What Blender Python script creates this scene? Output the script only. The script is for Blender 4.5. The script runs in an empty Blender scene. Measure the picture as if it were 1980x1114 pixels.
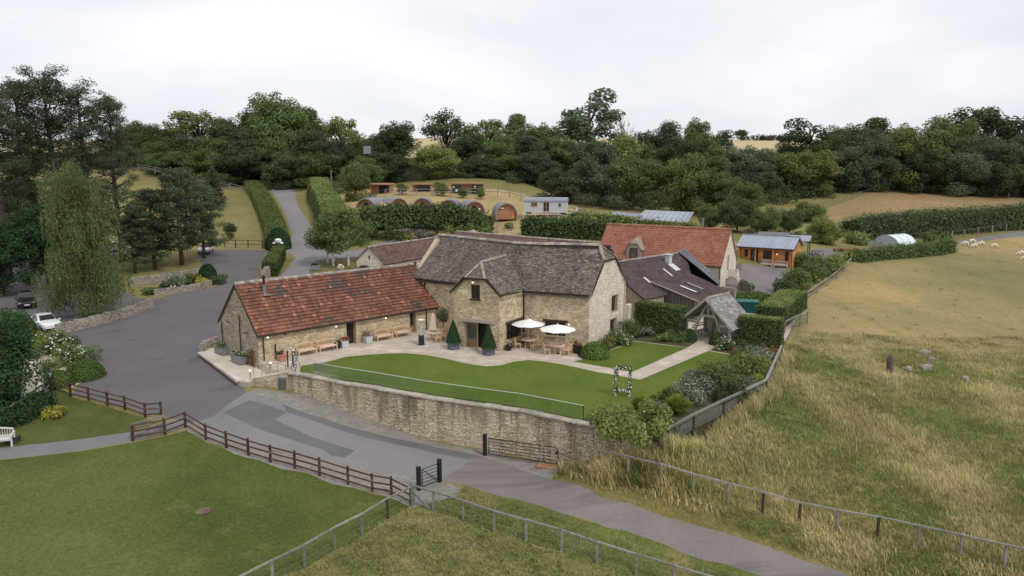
import bpy, math, random
import numpy as np
from mathutils import Vector, Matrix
from mathutils.geometry import delaunay_2d_cdt
R = math.radians
SC = bpy.context.scene
COL = SC.collection

# ------------------------------------------------------------------ camera
FPX, YH, HC = 1400.0, 325.0, 15.0          # focal length and horizon in photo pixels (1980 wide), height over the lawn in metres
PITCH = math.atan2(557.0 - YH, FPX)
cam = bpy.data.cameras.new('camera')
cam.sensor_fit = 'HORIZONTAL'; cam.sensor_width = 36.0; cam.lens = 36.0 * FPX / 1980.0
cam.clip_start = 0.5; cam.clip_end = 6000.0
camo = bpy.data.objects.new('camera', cam); COL.objects.link(camo)
camo.location = (0, 0, HC); camo.rotation_euler = (math.pi / 2 - PITCH, 0, 0)
SC.camera = camo

# ------------------------------------------------------------------ sky: high thin overcast over a Nishita sky
SUN_EL, SUN_AZ = R(52), R(140)            # azimuth clockwise from +Y: light from behind the camera, to the right
w = bpy.data.worlds.new('World'); SC.world = w; w.use_nodes = True
nt = w.node_tree; N = nt.nodes; L = nt.links; N.clear()
out = N.new('ShaderNodeOutputWorld'); bg = N.new('ShaderNodeBackground'); bg.inputs['Strength'].default_value = 0.1
sky = N.new('ShaderNodeTexSky'); sky.sky_type = 'NISHITA'; sky.sun_disc = False
sky.sun_elevation = SUN_EL; sky.sun_rotation = SUN_AZ
tc = N.new('ShaderNodeTexCoord'); mp = N.new('ShaderNodeMapping'); mp.inputs['Scale'].default_value = (1.0, 1.0, 3.2)
nz = N.new('ShaderNodeTexNoise'); nz.inputs['Scale'].default_value = 1.9; nz.inputs['Detail'].default_value = 5; nz.inputs['Roughness'].default_value = .5
nz.inputs['Distortion'].default_value = .4
rp = N.new('ShaderNodeValToRGB')
rp.color_ramp.elements[0].position = .33; rp.color_ramp.elements[0].color = (7.3, 7.45, 8.2, 1)
rp.color_ramp.elements[1].position = .66; rp.color_ramp.elements[1].color = (9.7, 9.7, 9.9, 1)
mx = N.new('ShaderNodeMix'); mx.data_type = 'RGBA'; mx.inputs['Factor'].default_value = .93
L.new(tc.outputs['Generated'], mp.inputs['Vector']); L.new(mp.outputs[0], nz.inputs['Vector'])
L.new(nz.outputs['Fac'], rp.inputs[0]); L.new(sky.outputs[0], mx.inputs['A']); L.new(rp.outputs[0], mx.inputs['B'])
L.new(mx.outputs['Result'], bg.inputs['Color']); L.new(bg.outputs[0], out.inputs['Surface'])

sun = bpy.data.lights.new('sun', 'SUN'); sun.energy = 1.6; sun.angle = R(12); sun.color = (1, .965, .91)
suno = bpy.data.objects.new('sun', sun); COL.objects.link(suno)
suno.rotation_euler = (math.pi / 2 - SUN_EL, 0, math.pi - SUN_AZ)   # lamp -Z points from the sun's azimuth down to the scene
vs = SC.view_settings; vs.view_transform = 'Standard'; vs.look = 'None'; vs.exposure = 0.1; vs.gamma = 1.0; vs.use_curve_mapping = False
SC.cycles.max_bounces = 5; SC.cycles.transparent_max_bounces = 12; SC.cycles.diffuse_bounces = 3; SC.cycles.glossy_bounces = 2
SC.cycles.transmission_bounces = 3

# ------------------------------------------------------------------ geometry of the place
_c, _s = math.cos(PITCH), math.sin(PITCH)
def _ray(u, v):
    x = (u - 990.0) / FPX; y = -(v - 557.0) / FPX
    return (x, _c + y * _s, -_s + y * _c)
def P(u, v, z=0.0):                        # the point at height z that the photograph shows at u, v
    r = _ray(u, v); t = (z - HC) / r[2]
    return Vector((t * r[0], t * r[1], z))
def D(u, v, Y):                            # the same at distance Y
    r = _ray(u, v); t = Y / r[1]
    return Vector((t * r[0], Y, HC + t * r[2]))

# survey heights: (u, v, z)
def _zd(u, v, d): return HC + d / _ray(u, v)[1] * _ray(u, v)[2]
SURV = [(480,752,-1.05),(562,768,-1.25),(581,764,-1.42),(736,823,-2.45),(852,863,-2.9),(933,873,-2.85),(1100,905,-2.7),(1000,960,-3.1),(1300,1050,-3.6),(1600,1112,-3.9),
 (400,700,-.9),(250,650,-.7),(120,646,-.65),(440,560,-.3),(420,520,.1),(300,600,-.5),(60,615,-.5),(0,560,-.3),(420,640,-.75),
 (820,962,-3.0),(700,905,-2.7),(500,850,-2.0),(330,825,-1.7),(250,800,-1.6),(110,750,-1.2),(0,700,-1.0),(0,880,-2.0),(200,1000,-2.5),(0,1110,-2.9),(500,1110,-3.3),(1000,1110,-3.8),
 (1500,690,-.12),(1465,765,-.2),(1290,866,-.35),(1225,886,-1.45),(1345,872,-.7),(1160,905,-2.65),(1430,830,-.65),(1600,760,-.75),(1750,750,-1.7),(1750,900,-2.9),(1980,800,-3.0),(1980,1090,-3.7),(1550,1005,-3.3),(1300,935,-2.8),(1545,640,-.2),
 (690,530,.2)]
for u, v, d in [(470,487,120),(590,500,114),(605,470,126),(585,440,140),(565,420,150),(545,378,186),(520,358,208),(450,450,140),(300,350,195),(60,450,138),(0,400,160),(300,482,124),
 (790,461,128),(700,400,142),(990,424,138),(1050,417,137),(720,382,157),(900,384,157),(1000,440,130),(500,350,212),(900,345,184),(1100,390,160),(1250,405,160),(1500,385,190),(1700,366,212),(1900,376,212),
 (1600,430,150),(1700,470,130),(1900,452,140),(1980,440,150),(1640,500,104),(1500,518,98),(1450,540,90),(1562,602,76),(1980,600,84),(1980,520,108),(1800,600,82),(1420,500,100),(1200,470,112)]:
    SURV.append((u, v, _zd(u, v, d)))
CP = [tuple(P(u, v, z)) for u, v, z in SURV]
CP += [(-200,120,10),(-90,60,-.5),(-60,20,-3),(60,20,-5),(0,0,-4.5),(-60,-40,-4.5),(60,-40,-6),(120,60,-3),(160,120,2),(220,200,8),(-220,220,17),
       (-150,330,23),(0,330,22),(150,330,20),(-300,600,38),(0,620,40),(300,620,37),(-350,900,42),(0,900,43),(350,900,42),(420,300,16),(-420,300,24),
       (26.2,75,0),(23.5,80.5,.1),(14,84,.1),(-6,83,.05),(0,74,0),(10,80,.1),(20,78,.2),(-14,78,0),(15,64,-.05),(17,50,-.25)]
CP = np.array(CP)
def _tps_fit(cp, lam=.02):
    n = len(cp); x = cp[:, :2] / 100.0
    d2 = ((x[:, None] - x[None]) ** 2).sum(-1); K = .5 * d2 * np.log(d2 + 1e-12) + lam * 1e-3 * np.eye(n)
    Q = np.c_[np.ones(n), x]; A = np.zeros((n + 3, n + 3)); A[:n, :n] = K; A[:n, n:] = Q; A[n:, :n] = Q.T
    return np.linalg.solve(A, np.r_[cp[:, 2], 0, 0, 0])
_TW = _tps_fit(CP)
def TZ(xy):                                # ground height of many points
    xy = np.atleast_2d(np.asarray(xy, float)) / 100.0; o = np.empty(len(xy))
    for i in range(0, len(xy), 4000):
        q = xy[i:i + 4000]
        d2 = ((q[:, None] - CP[None, :, :2] / 100.0) ** 2).sum(-1)
        o[i:i + 4000] = (.5 * d2 * np.log(d2 + 1e-12)) @ _TW[:-3] + _TW[-3] + q @ _TW[-2:]
    return o
def tz(x, y): return float(TZ([(x, y)])[0])
def G(u, v, far=400.0):                    # where the line of sight at u, v meets the ground
    r = np.array(_ray(u, v)); ts = np.concatenate([np.arange(18, 120, .5), np.arange(120, far, 1.5)]) / r[1]
    pts = ts[:, None] * r + [0, 0, HC]
    below = np.nonzero(pts[:, 2] < TZ(pts[:, :2]))[0]
    if not len(below): return D(u, v, far)
    i = max(below[0], 1); a, b = ts[i - 1], ts[i]
    for _ in range(14):
        m = (a + b) / 2; p = m * r + [0, 0, HC]
        if p[2] < tz(p[0], p[1]): b = m
        else: a = m
    p = b * r + [0, 0, HC]
    return Vector((p[0], p[1], tz(p[0], p[1])))
def onG(x, y, dz=0): return Vector((x, y, tz(x, y) + dz))

# ------------------------------------------------------------------ helpers
def mesh_np(name, V, F, mats=(), mi=None, smooth=False):
    V = np.asarray(V, np.float32).reshape(-1, 3); F = np.asarray(F, np.int32)
    me = bpy.data.meshes.new(name); n, k = F.shape
    me.vertices.add(len(V)); me.vertices.foreach_set('co', V.ravel())
    me.loops.add(n * k); me.loops.foreach_set('vertex_index', F.ravel())
    me.polygons.add(n); me.polygons.foreach_set('loop_start', np.arange(0, n * k, k, dtype=np.int32))
    for m in mats: me.materials.append(m)
    if mi is not None: me.polygons.foreach_set('material_index', np.asarray(mi, np.int32))
    if smooth: me.polygons.foreach_set('use_smooth', np.ones(n, bool))
    me.update(calc_edges=True); return me
def link(name, me, parent=None, loc=(0, 0, 0), rz=0.0, kind=None, label=None, cat=None, group=None):
    o = bpy.data.objects.new(name, me); COL.objects.link(o)
    o.location = loc; o.rotation_euler = (0, 0, rz)
    if parent is not None: o.parent = parent
    if kind: o['kind'] = kind
    if label: o['label'] = label
    if cat: o['category'] = cat
    if group: o['group'] = group
    return o
def thing(name, label, cat, loc=(0, 0, 0), rz=0.0, group=None):
    return link(name, None, None, loc, rz, None, label, cat, group)
def dup(root, loc, rz, label=None, group=None, scale=None):
    r = root.copy(); COL.objects.link(r); r.location = loc; r.rotation_euler = (0, 0, rz)
    if scale is not None: r.scale = scale
    if label: r['label'] = label
    if group: r['group'] = group
    for ch in list(root.children):
        c = ch.copy(); COL.objects.link(c); c.parent = r
        for g in list(ch.children):
            d = g.copy(); COL.objects.link(d); d.parent = c
    return r
class MB:
    def __init__(s): s.v = []; s.f = []; s.m = []
    def add(s, vs, fs, mi=0):
        b = len(s.v); s.v += [tuple(p) for p in vs]
        for f in fs: s.f.append(tuple(b + i for i in f)); s.m.append(mi)
        return s
    def box(s, c, d, rz=0.0, mi=0):
        x, y, z = d[0] / 2, d[1] / 2, d[2] / 2; ca, sa = math.cos(rz), math.sin(rz)
        vs = []
        for k in (-z, z):
            for i, j in ((-x, -y), (x, -y), (x, y), (-x, y)):
                vs.append((c[0] + i * ca - j * sa, c[1] + i * sa + j * ca, c[2] + k))
        return s.add(vs, [(3, 2, 1, 0), (4, 5, 6, 7), (0, 1, 5, 4), (1, 2, 6, 5), (2, 3, 7, 6), (3, 0, 4, 7)], mi)
    def bar(s, p0, p1, w, h=None, mi=0, up=(0, 0, 1)):
        h = h or w; p0, p1 = Vector(p0), Vector(p1); d = (p1 - p0).normalized(); up = Vector(up)
        if abs(d.dot(up)) > .98: up = Vector((1, 0, 0)) if abs(d.x) < .9 else Vector((0, 1, 0))
        a = d.cross(up).normalized() * w / 2; b = a.cross(d).normalized() * h / 2
        vs = [p + q for p in (p0, p1) for q in (-a - b, a - b, a + b, -a + b)]
        return s.add(vs, [(0, 1, 2, 3), (7, 6, 5, 4), (4, 5, 1, 0), (5, 6, 2, 1), (6, 7, 3, 2), (7, 4, 0, 3)], mi)
    def tube(s, pts, r, n=8, mi=0):
        pts = [Vector(p) for p in pts]; rs = r if isinstance(r, (list, tuple)) else [r] * len(pts)
        vs = []; prev = None
        for i, p in enumerate(pts):
            d = (pts[min(i + 1, len(pts) - 1)] - pts[max(i - 1, 0)]).normalized()
            if prev is None: prev = Vector((1, 0, 0)) if abs(d.x) < .8 else Vector((0, 1, 0))
            a = (prev - d * prev.dot(d)).normalized(); b = d.cross(a); prev = a
            for k in range(n):
                t = 2 * math.pi * k / n; vs.append(p + (a * math.cos(t) + b * math.sin(t)) * rs[i])
        fs = []
        for i in range(len(pts) - 1):
            for k in range(n):
                k2 = (k + 1) % n; fs.append((i * n + k, i * n + k2, (i + 1) * n + k2, (i + 1) * n + k))
        fs.append(tuple(range(n - 1, -1, -1))); fs.append(tuple(range((len(pts) - 1) * n, len(pts) * n)))
        return s.add(vs, fs, mi)
    def prism(s, poly, z0, z1, mi=0):
        n = len(poly); vs = [(p[0], p[1], z0) for p in poly] + [(p[0], p[1], z1) for p in poly]
        a = sum(poly[i][0] * poly[(i + 1) % n][1] - poly[(i + 1) % n][0] * poly[i][1] for i in range(n))
        fs = [tuple(range(n - 1, -1, -1)), tuple(range(n, 2 * n))] + [(i, (i + 1) % n, n + (i + 1) % n, n + i) for i in range(n)]
        if a < 0: fs = [f[::-1] for f in fs]
        return s.add(vs, fs, mi)
    def extr(s, poly, d, mi=0):                      # planar polygon (3-d points) pushed along d
        n = len(poly); poly = [Vector(p) for p in poly]; d = Vector(d)
        vs = poly + [p + d for p in poly]
        return s.add(vs, [tuple(range(n - 1, -1, -1)), tuple(range(n, 2 * n))] + [(i, (i + 1) % n, n + (i + 1) % n, n + i) for i in range(n)], mi)
    def lathe(s, prof, n=12, c=(0, 0, 0), mi=0):
        vs = []; fs = []
        for r, z in prof:
            for k in range(n):
                t = 2 * math.pi * k / n; vs.append((c[0] + r * math.cos(t), c[1] + r * math.sin(t), c[2] + z))
        for i in range(len(prof) - 1):
            for k in range(n):
                k2 = (k + 1) % n; fs.append((i * n + k, i * n + k2, (i + 1) * n + k2, (i + 1) * n + k))
        fs.append(tuple(range(n - 1, -1, -1))); fs.append(tuple(range((len(prof) - 1) * n, len(prof) * n)))
        return s.add(vs, fs, mi)
    def mesh(s, name, mats, smooth=False):
        me = bpy.data.meshes.new(name); me.from_pydata(s.v, [], s.f)
        for m in (mats if isinstance(mats, (list, tuple)) else [mats]): me.materials.append(m)
        me.polygons.foreach_set('material_index', s.m)
        if smooth: me.polygons.foreach_set('use_smooth', [True] * len(s.f))
        me.update(); return me
    def build(s, name, mats, parent=None, smooth=False, **k):
        return link(name, s.mesh(name, mats, smooth), parent, **k)
def B(): return MB()
def frame_of(root):                                   # world <-> local of a thing
    return Matrix.Translation(root.location) @ Matrix.Rotation(root.rotation_euler.z, 4, 'Z')

# ------------------------------------------------------------------ materials
MT = {}
def M(name, c1, c2=None, scale=4.0, rough=.85, island=0.0, objr=0.0, bump=0.0, bscale=None, c3=None, s3=.4, t3=.55, spec=.25, metal=0.0,
      detail=5.0, world=False, stretch=(1, 1, 1), trans=0.0, coat=0.0, emit=0.0, lo=.35, hi=.65, w3=.12):
    m = bpy.data.materials.new(name); m.use_nodes = True; nt = m.node_tree; N = nt.nodes; L = nt.links
    b = N['Principled BSDF']; b.inputs['Roughness'].default_value = rough; b.inputs['Metallic'].default_value = metal
    b.inputs['Specular IOR Level'].default_value = spec; b.inputs['Coat Weight'].default_value = coat
    def vec(st):
        mp = N.new('ShaderNodeMapping'); mp.inputs['Scale'].default_value = st
        if world: L.new(N.new('ShaderNodeNewGeometry').outputs['Position'], mp.inputs['Vector'])
        else: L.new(N.new('ShaderNodeTexCoord').outputs['Object'], mp.inputs['Vector'])
        return mp.outputs[0]
    def noise(sc, dt=detail, st=stretch):
        n = N.new('ShaderNodeTexNoise'); n.inputs['Scale'].default_value = sc; n.inputs['Detail'].default_value = dt; n.inputs['Roughness'].default_value = .6
        L.new(vec(st), n.inputs['Vector']); return n.outputs['Fac']
    def mix(f, a, bb):
        x = N.new('ShaderNodeMix'); x.data_type = 'RGBA'; L.new(f, x.inputs['Factor'])
        for k, q in (('A', a), ('B', bb)):
            if isinstance(q, tuple): x.inputs[k].default_value = (*q, 1)
            else: L.new(q, x.inputs[k])
        return x.outputs['Result']
    def mr(f, lo, hi, a=0.0, z=1.0):
        x = N.new('ShaderNodeMapRange'); L.new(f, x.inputs[0])
        for i, q in enumerate((lo, hi, a, z)): x.inputs[1 + i].default_value = q
        return x.outputs[0]
    col = None
    if c2 is not None: col = mix(mr(noise(scale), lo, hi), tuple(c1), tuple(c2))
    if c3 is not None: col = mix(mr(noise(s3, 6), t3, t3 + w3), col if col is not None else tuple(c1), tuple(c3))
    if island or objr:
        g = N.new('ShaderNodeNewGeometry'); oi = N.new('ShaderNodeObjectInfo')
        a = N.new('ShaderNodeMath'); a.operation = 'ADD'; L.new(g.outputs['Random Per Island'], a.inputs[0]); L.new(oi.outputs['Random'], a.inputs[1])
        fr = N.new('ShaderNodeMath'); fr.operation = 'FRACT'; L.new(a.outputs[0], fr.inputs[0])
        v = mr(fr.outputs[0], 0, 1, 1 - island, 1 + island)
        if objr:
            v2 = mr(oi.outputs['Random'], 0, 1, 1 - objr, 1 + objr); q = N.new('ShaderNodeMath'); q.operation = 'MULTIPLY'; L.new(v, q.inputs[0]); L.new(v2, q.inputs[1]); v = q.outputs[0]
        sc = N.new('ShaderNodeVectorMath'); sc.operation = 'SCALE'
        if col is None: sc.inputs[0].default_value = c1
        else: L.new(col, sc.inputs[0])
        L.new(v, sc.inputs['Scale']); col = sc.outputs[0]
    if col is None: b.inputs['Base Color'].default_value = (*c1, 1)
    else: L.new(col, b.inputs['Base Color'])
    if bump:
        bp = N.new('ShaderNodeBump'); bp.inputs['Strength'].default_value = min(1, bump); bp.inputs['Distance'].default_value = .05
        L.new(noise(bscale or scale * 3), bp.inputs['Height']); L.new(bp.outputs[0], b.inputs['Normal'])
    if emit:
        b.inputs['Emission Color'].default_value = (*c1, 1); b.inputs['Emission Strength'].default_value = emit
    if trans:                                     # thin leaves let light through
        td = N.new('ShaderNodeBsdfTranslucent'); ms = N.new('ShaderNodeMixShader'); ms.inputs[0].default_value = trans
        if col is None: td.inputs[0].default_value = (*c1, 1)
        else: L.new(col, td.inputs[0])
        L.new(b.outputs[0], ms.inputs[1]); L.new(td.outputs[0], ms.inputs[2]); L.new(ms.outputs[0], N['Material Output'].inputs['Surface'])
    MT[name] = m; return m
def leafmat(name, c, v=.35):
    c = tuple(q * 2.2 for q in c); return M(name, c, tuple(min(1, q * 1.55) for q in c), scale=.35, rough=.75, island=v, objr=.28, trans=.36, spec=.1)
M('honey_stone', (.45,.36,.235), (.60,.49,.335), 1.1, island=.3, bump=.3, bscale=14, c3=(.25,.22,.17), s3=.5, t3=.6, world=True)
M('grey_stone', (.33,.28,.22), (.46,.39,.29), 1.3, island=.35, bump=.3, bscale=14, c3=(.55,.5,.42), s3=2.2, t3=.62, world=True)
M('pale_stone', (.62,.56,.47), (.72,.66,.57), 1.5, island=.16, bump=.3, bscale=12, c3=(.4,.34,.27), s3=2.5, t3=.66, world=True)
M('mortar', (.42,.34,.24), (.52,.43,.31), 3, bump=.3, bscale=20, world=True)
M('pale_mortar', (.6,.54,.45), (.68,.61,.52), 3, bump=.3, bscale=20, world=True)
M('dark_mortar', (.27,.23,.18), (.38,.33,.26), 3, bump=.3, bscale=20, world=True)
M('coping_stone', (.29,.265,.22), (.43,.39,.325), 3, island=.2, objr=.18, bump=.5, bscale=18, c3=(.25,.25,.22), s3=2.5, t3=.55)
M('coping_grey', (.24,.22,.185), (.36,.33,.28), 3, objr=.25, bump=.5, bscale=18, c3=(.17,.165,.15), s3=2.5, t3=.52)
M('wall_rubble', (.27,.24,.20), (.40,.35,.29), 2, island=.3, bump=.4, bscale=14, c3=(.24,.23,.21), s3=1.4, t3=.58, world=True)
M('slate', (.13,.107,.09), (.195,.163,.137), .8, island=.4, bump=.5, bscale=20, c3=(.36,.335,.295), s3=6, t3=.585, world=True, w3=.04, detail=9)
M('ridge_stone', (.22,.19,.16), (.36,.32,.27), 3, island=.3, objr=.2, bump=.4, bscale=14, world=True)
M('brown_tile', (.12,.075,.065), (.17,.105,.088), .7, island=.25, bump=.2, bscale=14, c3=(.22,.10,.075), s3=.35, t3=.62, world=True)
M('dark_tile', (.075,.058,.056), (.115,.085,.08), .6, island=.22, bump=.2, bscale=14, c3=(.15,.10,.085), s3=.4, t3=.6, world=True)
M('new_pantile', (.265,.105,.072), (.345,.15,.10), .8, island=.16, bump=.2, bscale=14, c3=(.24,.095,.07), s3=.5, t3=.6, world=True)
M('oak_grey', (.30,.27,.235), (.42,.385,.34), 3, rough=.8, bump=.3, bscale=25, stretch=(1,1,.3))
M('fence_grey', (.165,.155,.14), (.27,.255,.23), 4, objr=.2, bump=.3, bscale=25)
M('post_dark', (.035,.03,.028), (.07,.06,.055), 4, bump=.3)
M('fence_brown', (.075,.036,.028), (.125,.068,.052), 3, objr=.25, bump=.3, bscale=20, c3=(.24,.19,.15), s3=1.5, t3=.6)
M('teak', (.60,.42,.25), (.70,.51,.33), 4, objr=.1, bump=.2, bscale=30, spec=.3)
M('teak_pale', (.68,.48,.38), (.74,.55,.45), 4, objr=.08, bump=.1)
M('white_paint', (.72,.71,.68), (.8,.79,.77), 3, rough=.5)
M('bench_white', (.55,.53,.5), (.68,.66,.63), 3, rough=.6)
M('black_metal', (.012,.012,.013), (.022,.021,.022), 4, rough=.45, spec=.4)
M('brown_metal', (.028,.02,.017), (.04,.03,.026), 4, rough=.5)
M('steel', (.55,.55,.55), (.65,.65,.65), 4, rough=.3, metal=.7)
M('zinc', (.2,.215,.24), (.28,.29,.31), 3, rough=.5, metal=.25, bump=.1)
M('zinc_blue', (.09,.11,.14), (.14,.16,.19), 3, rough=.5, metal=.2)
M('terracotta', (.43,.20,.12), (.52,.27,.17), 5, bump=.2)
M('render_white', (.74,.69,.6), (.8,.75,.67), 2, bump=.1)
M('window_dark', (.018,.02,.022), (.035,.037,.04), 1.2, rough=.08, spec=.6)
M('interior_dark', (.02,.018,.016), (.035,.03,.027), 2, rough=.9)  # near-black panels standing in for unlit rooms behind open doors
M('door_glass', (.06,.062,.055), (.10,.10,.085), .9, rough=.1, spec=.6)
M('oak_door', (.22,.145,.075), (.30,.2,.105), 3, stretch=(6,6,.6), bump=.2)
M('frame_dark', (.045,.032,.024), (.075,.055,.04), 4)
M('frame_tan', (.35,.26,.16), (.45,.34,.22), 4)
M('cedar', (.52,.22,.075), (.62,.29,.11), 1.5, island=.15, objr=.1, stretch=(.4,.4,3), bump=.2, spec=.3)
M('cedar_pink', (.36,.18,.11), (.44,.235,.15), 1.5, island=.15, objr=.1, stretch=(.4,.4,3), bump=.2)
M('clad_grey', (.085,.076,.07), (.15,.135,.125), 2, island=.3, objr=.25, stretch=(3,3,.3), bump=.3)
M('metal_roof', (.30,.33,.40), (.36,.39,.45), .6, rough=.42, metal=.15, island=.05)
M('pod_roof', (.19,.18,.19), (.28,.27,.28), 1.2, rough=.7, bump=.2)
M('hut_grey', (.5,.51,.52), (.57,.58,.59), 2, rough=.6)
M('hut_roof', (.22,.24,.28), (.27,.29,.33), 2, rough=.5)
M('solar', (.17,.19,.25), (.24,.26,.32), .5, rough=.2, spec=.6)
M('solar_frame', (.6,.62,.66), None, rough=.4)
M('teal', (.012,.10,.093), (.02,.13,.12), 2, rough=.5)
M('teal_dark', (.01,.06,.065), (.02,.085,.09), 2, rough=.5)
M('parasol_white', (.86,.86,.87), (.9,.9,.91), 2, rough=.9, trans=.15)
M('parasol_cream', (.70,.60,.46), (.76,.66,.52), 4, trans=.1)
M('heater_glass', (.55,.55,.55), (.62,.62,.62), 3, rough=.2)
M('rubber', (.012,.012,.012), (.02,.02,.02), 6)
M('car_white', (.74,.74,.75), (.77,.77,.78), 1, rough=.25, coat=.6, spec=.5)
M('car_black', (.006,.006,.008), (.01,.01,.012), 1, rough=.22, coat=.6, spec=.5)
M('car_silver', (.42,.43,.45), (.47,.48,.5), 1, rough=.28, coat=.5, metal=.4)
M('car_blue', (.05,.09,.16), (.06,.1,.18), 1, rough=.25, coat=.5)
M('alloy', (.35,.35,.36), (.45,.45,.46), 3, rough=.35, metal=.7)
M('headlight', (.7,.72,.75), None, rough=.15, spec=.7)
M('plate_white', (.75,.75,.7), None, rough=.5)
M('bulb', (1,.92,.78), None, emit=1.6)
M('fleece', (.62,.54,.42), (.76,.69,.57), 9, bump=.6, bscale=25)
M('netting', (.16,.15,.14), (.22,.2,.19), 5)
M('soil', (.10,.075,.05), (.17,.13,.09), 3, bump=.5, world=True)
M('cream_gravel', (.60,.54,.45), (.72,.66,.56), 9, bump=.5, bscale=40, world=True)
M('paving', (.43,.365,.305), (.535,.46,.39), .9, objr=.12, island=.05, bump=.15, bscale=18, c3=(.35,.295,.245), s3=.6, t3=.62, world=True)
M('joint', (.40,.335,.28), (.47,.40,.335), 4, bump=.3, world=True)
M('kerb_stone', (.48,.42,.35), (.60,.53,.45), 3, objr=.15, bump=.3)
M('bark', (.075,.058,.045), (.13,.105,.085), 5, stretch=(1,1,.25), bump=.8, bscale=12)
M('bark_pale', (.24,.21,.18), (.34,.30,.26), 5, stretch=(1,1,.25), bump=.5)
M('bark_birch', (.62,.6,.55), (.74,.72,.67), 4, bump=.3, c3=(.12,.11,.1), s3=5, t3=.68)
M('flower_white', (.78,.77,.72), None, island=.1); M('flower_red', (.42,.045,.05), None, island=.4); M('flower_pink', (.62,.33,.36), None, island=.3); M('flower_blush', (.72,.58,.5), None, island=.2)
M('boulder', (.36,.33,.28), (.5,.46,.4), 3, bump=.6)
leafmat('leaf_mid', (.048,.066,.024)); leafmat('leaf_dark', (.034,.045,.021)); leafmat('leaf_blue', (.040,.053,.030)); leafmat('leaf_light', (.072,.090,.032))
leafmat('leaf_olive', (.074,.082,.027)); leafmat('leaf_pine', (.030,.038,.021)); leafmat('leaf_cedar', (.042,.054,.029)); leafmat('leaf_willow', (.058,.072,.028)); leafmat('leaf_hedge', (.033,.048,.018))
leafmat('leaf_topped', (.064,.08,.027)); leafmat('leaf_box', (.048,.072,.019)); leafmat('leaf_yew', (.016,.032,.013)); leafmat('leaf_grey', (.066,.078,.052)); leafmat('leaf_lime', (.10,.12,.025)); leafmat('leaf_gold', (.13,.12,.025))
leafmat('leaf_lav', (.074,.078,.066)); leafmat('leaf_rust', (.10,.055,.024)); leafmat('blade_green', (.070,.080,.024), .3); leafmat('blade_straw', (.195,.165,.09), .25); leafmat('blade_mix', (.112,.112,.044), .3); leafmat('blade_ochre', (.155,.118,.052), .3)
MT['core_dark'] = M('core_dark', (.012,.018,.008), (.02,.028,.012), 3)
# ------------------------------------------------------------------ ground materials
def GM(name, stops, scale, layers=(), rough=.95, bump=.4, bscale=12, fine=.18, fscale=30, stretch=(1, 1, 1)):
    m = bpy.data.materials.new(name); m.use_nodes = True; nt = m.node_tree; N = nt.nodes; L = nt.links
    b = N['Principled BSDF']; b.inputs['Roughness'].default_value = rough; b.inputs['Specular IOR Level'].default_value = .12
    pos = N.new('ShaderNodeNewGeometry').outputs['Position']
    def noise(sc, st=(1, 1, 1), dt=6, off=0):
        mp = N.new('ShaderNodeMapping'); mp.inputs['Scale'].default_value = (st[0], st[1], st[2]); mp.inputs['Location'].default_value = (off, off * .7, 0)
        if len(st) > 3: mp.inputs['Rotation'].default_value = (0, 0, st[3])
        n = N.new('ShaderNodeTexNoise'); n.inputs['Scale'].default_value = sc; n.inputs['Detail'].default_value = dt; n.inputs['Roughness'].default_value = .62
        L.new(pos, mp.inputs[0]); L.new(mp.outputs[0], n.inputs['Vector']); return n.outputs['Fac']
    rp = N.new('ShaderNodeValToRGB'); cr = rp.color_ramp
    while len(cr.elements) < len(stops): cr.elements.new(.5)
    for e, (p, c) in zip(cr.elements, stops): e.position = p; e.color = (*c, 1)
    L.new(noise(scale, stretch), rp.inputs[0]); col = rp.outputs[0]
    for i, (sc, st, lo, hi, c, amt) in enumerate(layers):
        mr = N.new('ShaderNodeMapRange'); mr.inputs[1].default_value = lo; mr.inputs[2].default_value = hi; mr.inputs[4].default_value = amt
        L.new(noise(sc, st, 5, 13.7 * (i + 1)), mr.inputs[0])
        x = N.new('ShaderNodeMix'); x.data_type = 'RGBA'; L.new(mr.outputs[0], x.inputs['Factor']); L.new(col, x.inputs['A']); x.inputs['B'].default_value = (*c, 1); col = x.outputs['Result']
    if fine:
        mr = N.new('ShaderNodeMapRange'); mr.inputs[1].default_value = .3; mr.inputs[2].default_value = .7; mr.inputs[3].default_value = 1 - fine; mr.inputs[4].default_value = 1 + fine
        L.new(noise(fscale, (1, 1, 1), 3, 5), mr.inputs[0]); s = N.new('ShaderNodeVectorMath'); s.operation = 'SCALE'; L.new(col, s.inputs[0]); L.new(mr.outputs[0], s.inputs['Scale']); col = s.outputs[0]
    L.new(col, b.inputs['Base Color'])
    if bump:
        bp = N.new('ShaderNodeBump'); bp.inputs['Strength'].default_value = bump; bp.inputs['Distance'].default_value = .06
        L.new(noise(bscale, (1, 1, 1), 6, 3), bp.inputs['Height']); L.new(bp.outputs[0], b.inputs['Normal'])
    MT[name] = m; return m
_o = (1, 1, 1)
GM('g_lawn', [(.3,(.075,.112,.017)),(.7,(.112,.155,.026))], .25, [(.09,_o,.5,.75,(.10,.15,.02),.8),(1.2,(1,.25,1,.6),.55,.8,(.15,.18,.04),.6),(.5,(1,.5,1,-.4),.52,.7,(.082,.118,.018),.6)], fscale=7, fine=.24)
GM('g_front_lawn', [(.3,(.052,.071,.015)),(.7,(.09,.112,.026))], .18, [(.55,_o,.56,.74,(.155,.155,.055),.55),(.09,_o,.5,.7,(.068,.10,.020),.7),(2.5,_o,.62,.8,(.17,.16,.06),.35),(.045,_o,.47,.62,(.112,.128,.036),.75),(1.1,(1,.35,1,.4),.58,.72,(.06,.085,.018),.6)], fscale=6, fine=.28)
GM('g_small_lawn', [(.3,(.060,.074,.020)),(.7,(.105,.115,.032))], .3, [(.8,_o,.58,.75,(.15,.135,.05),.5)], fscale=7, fine=.2)
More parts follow.
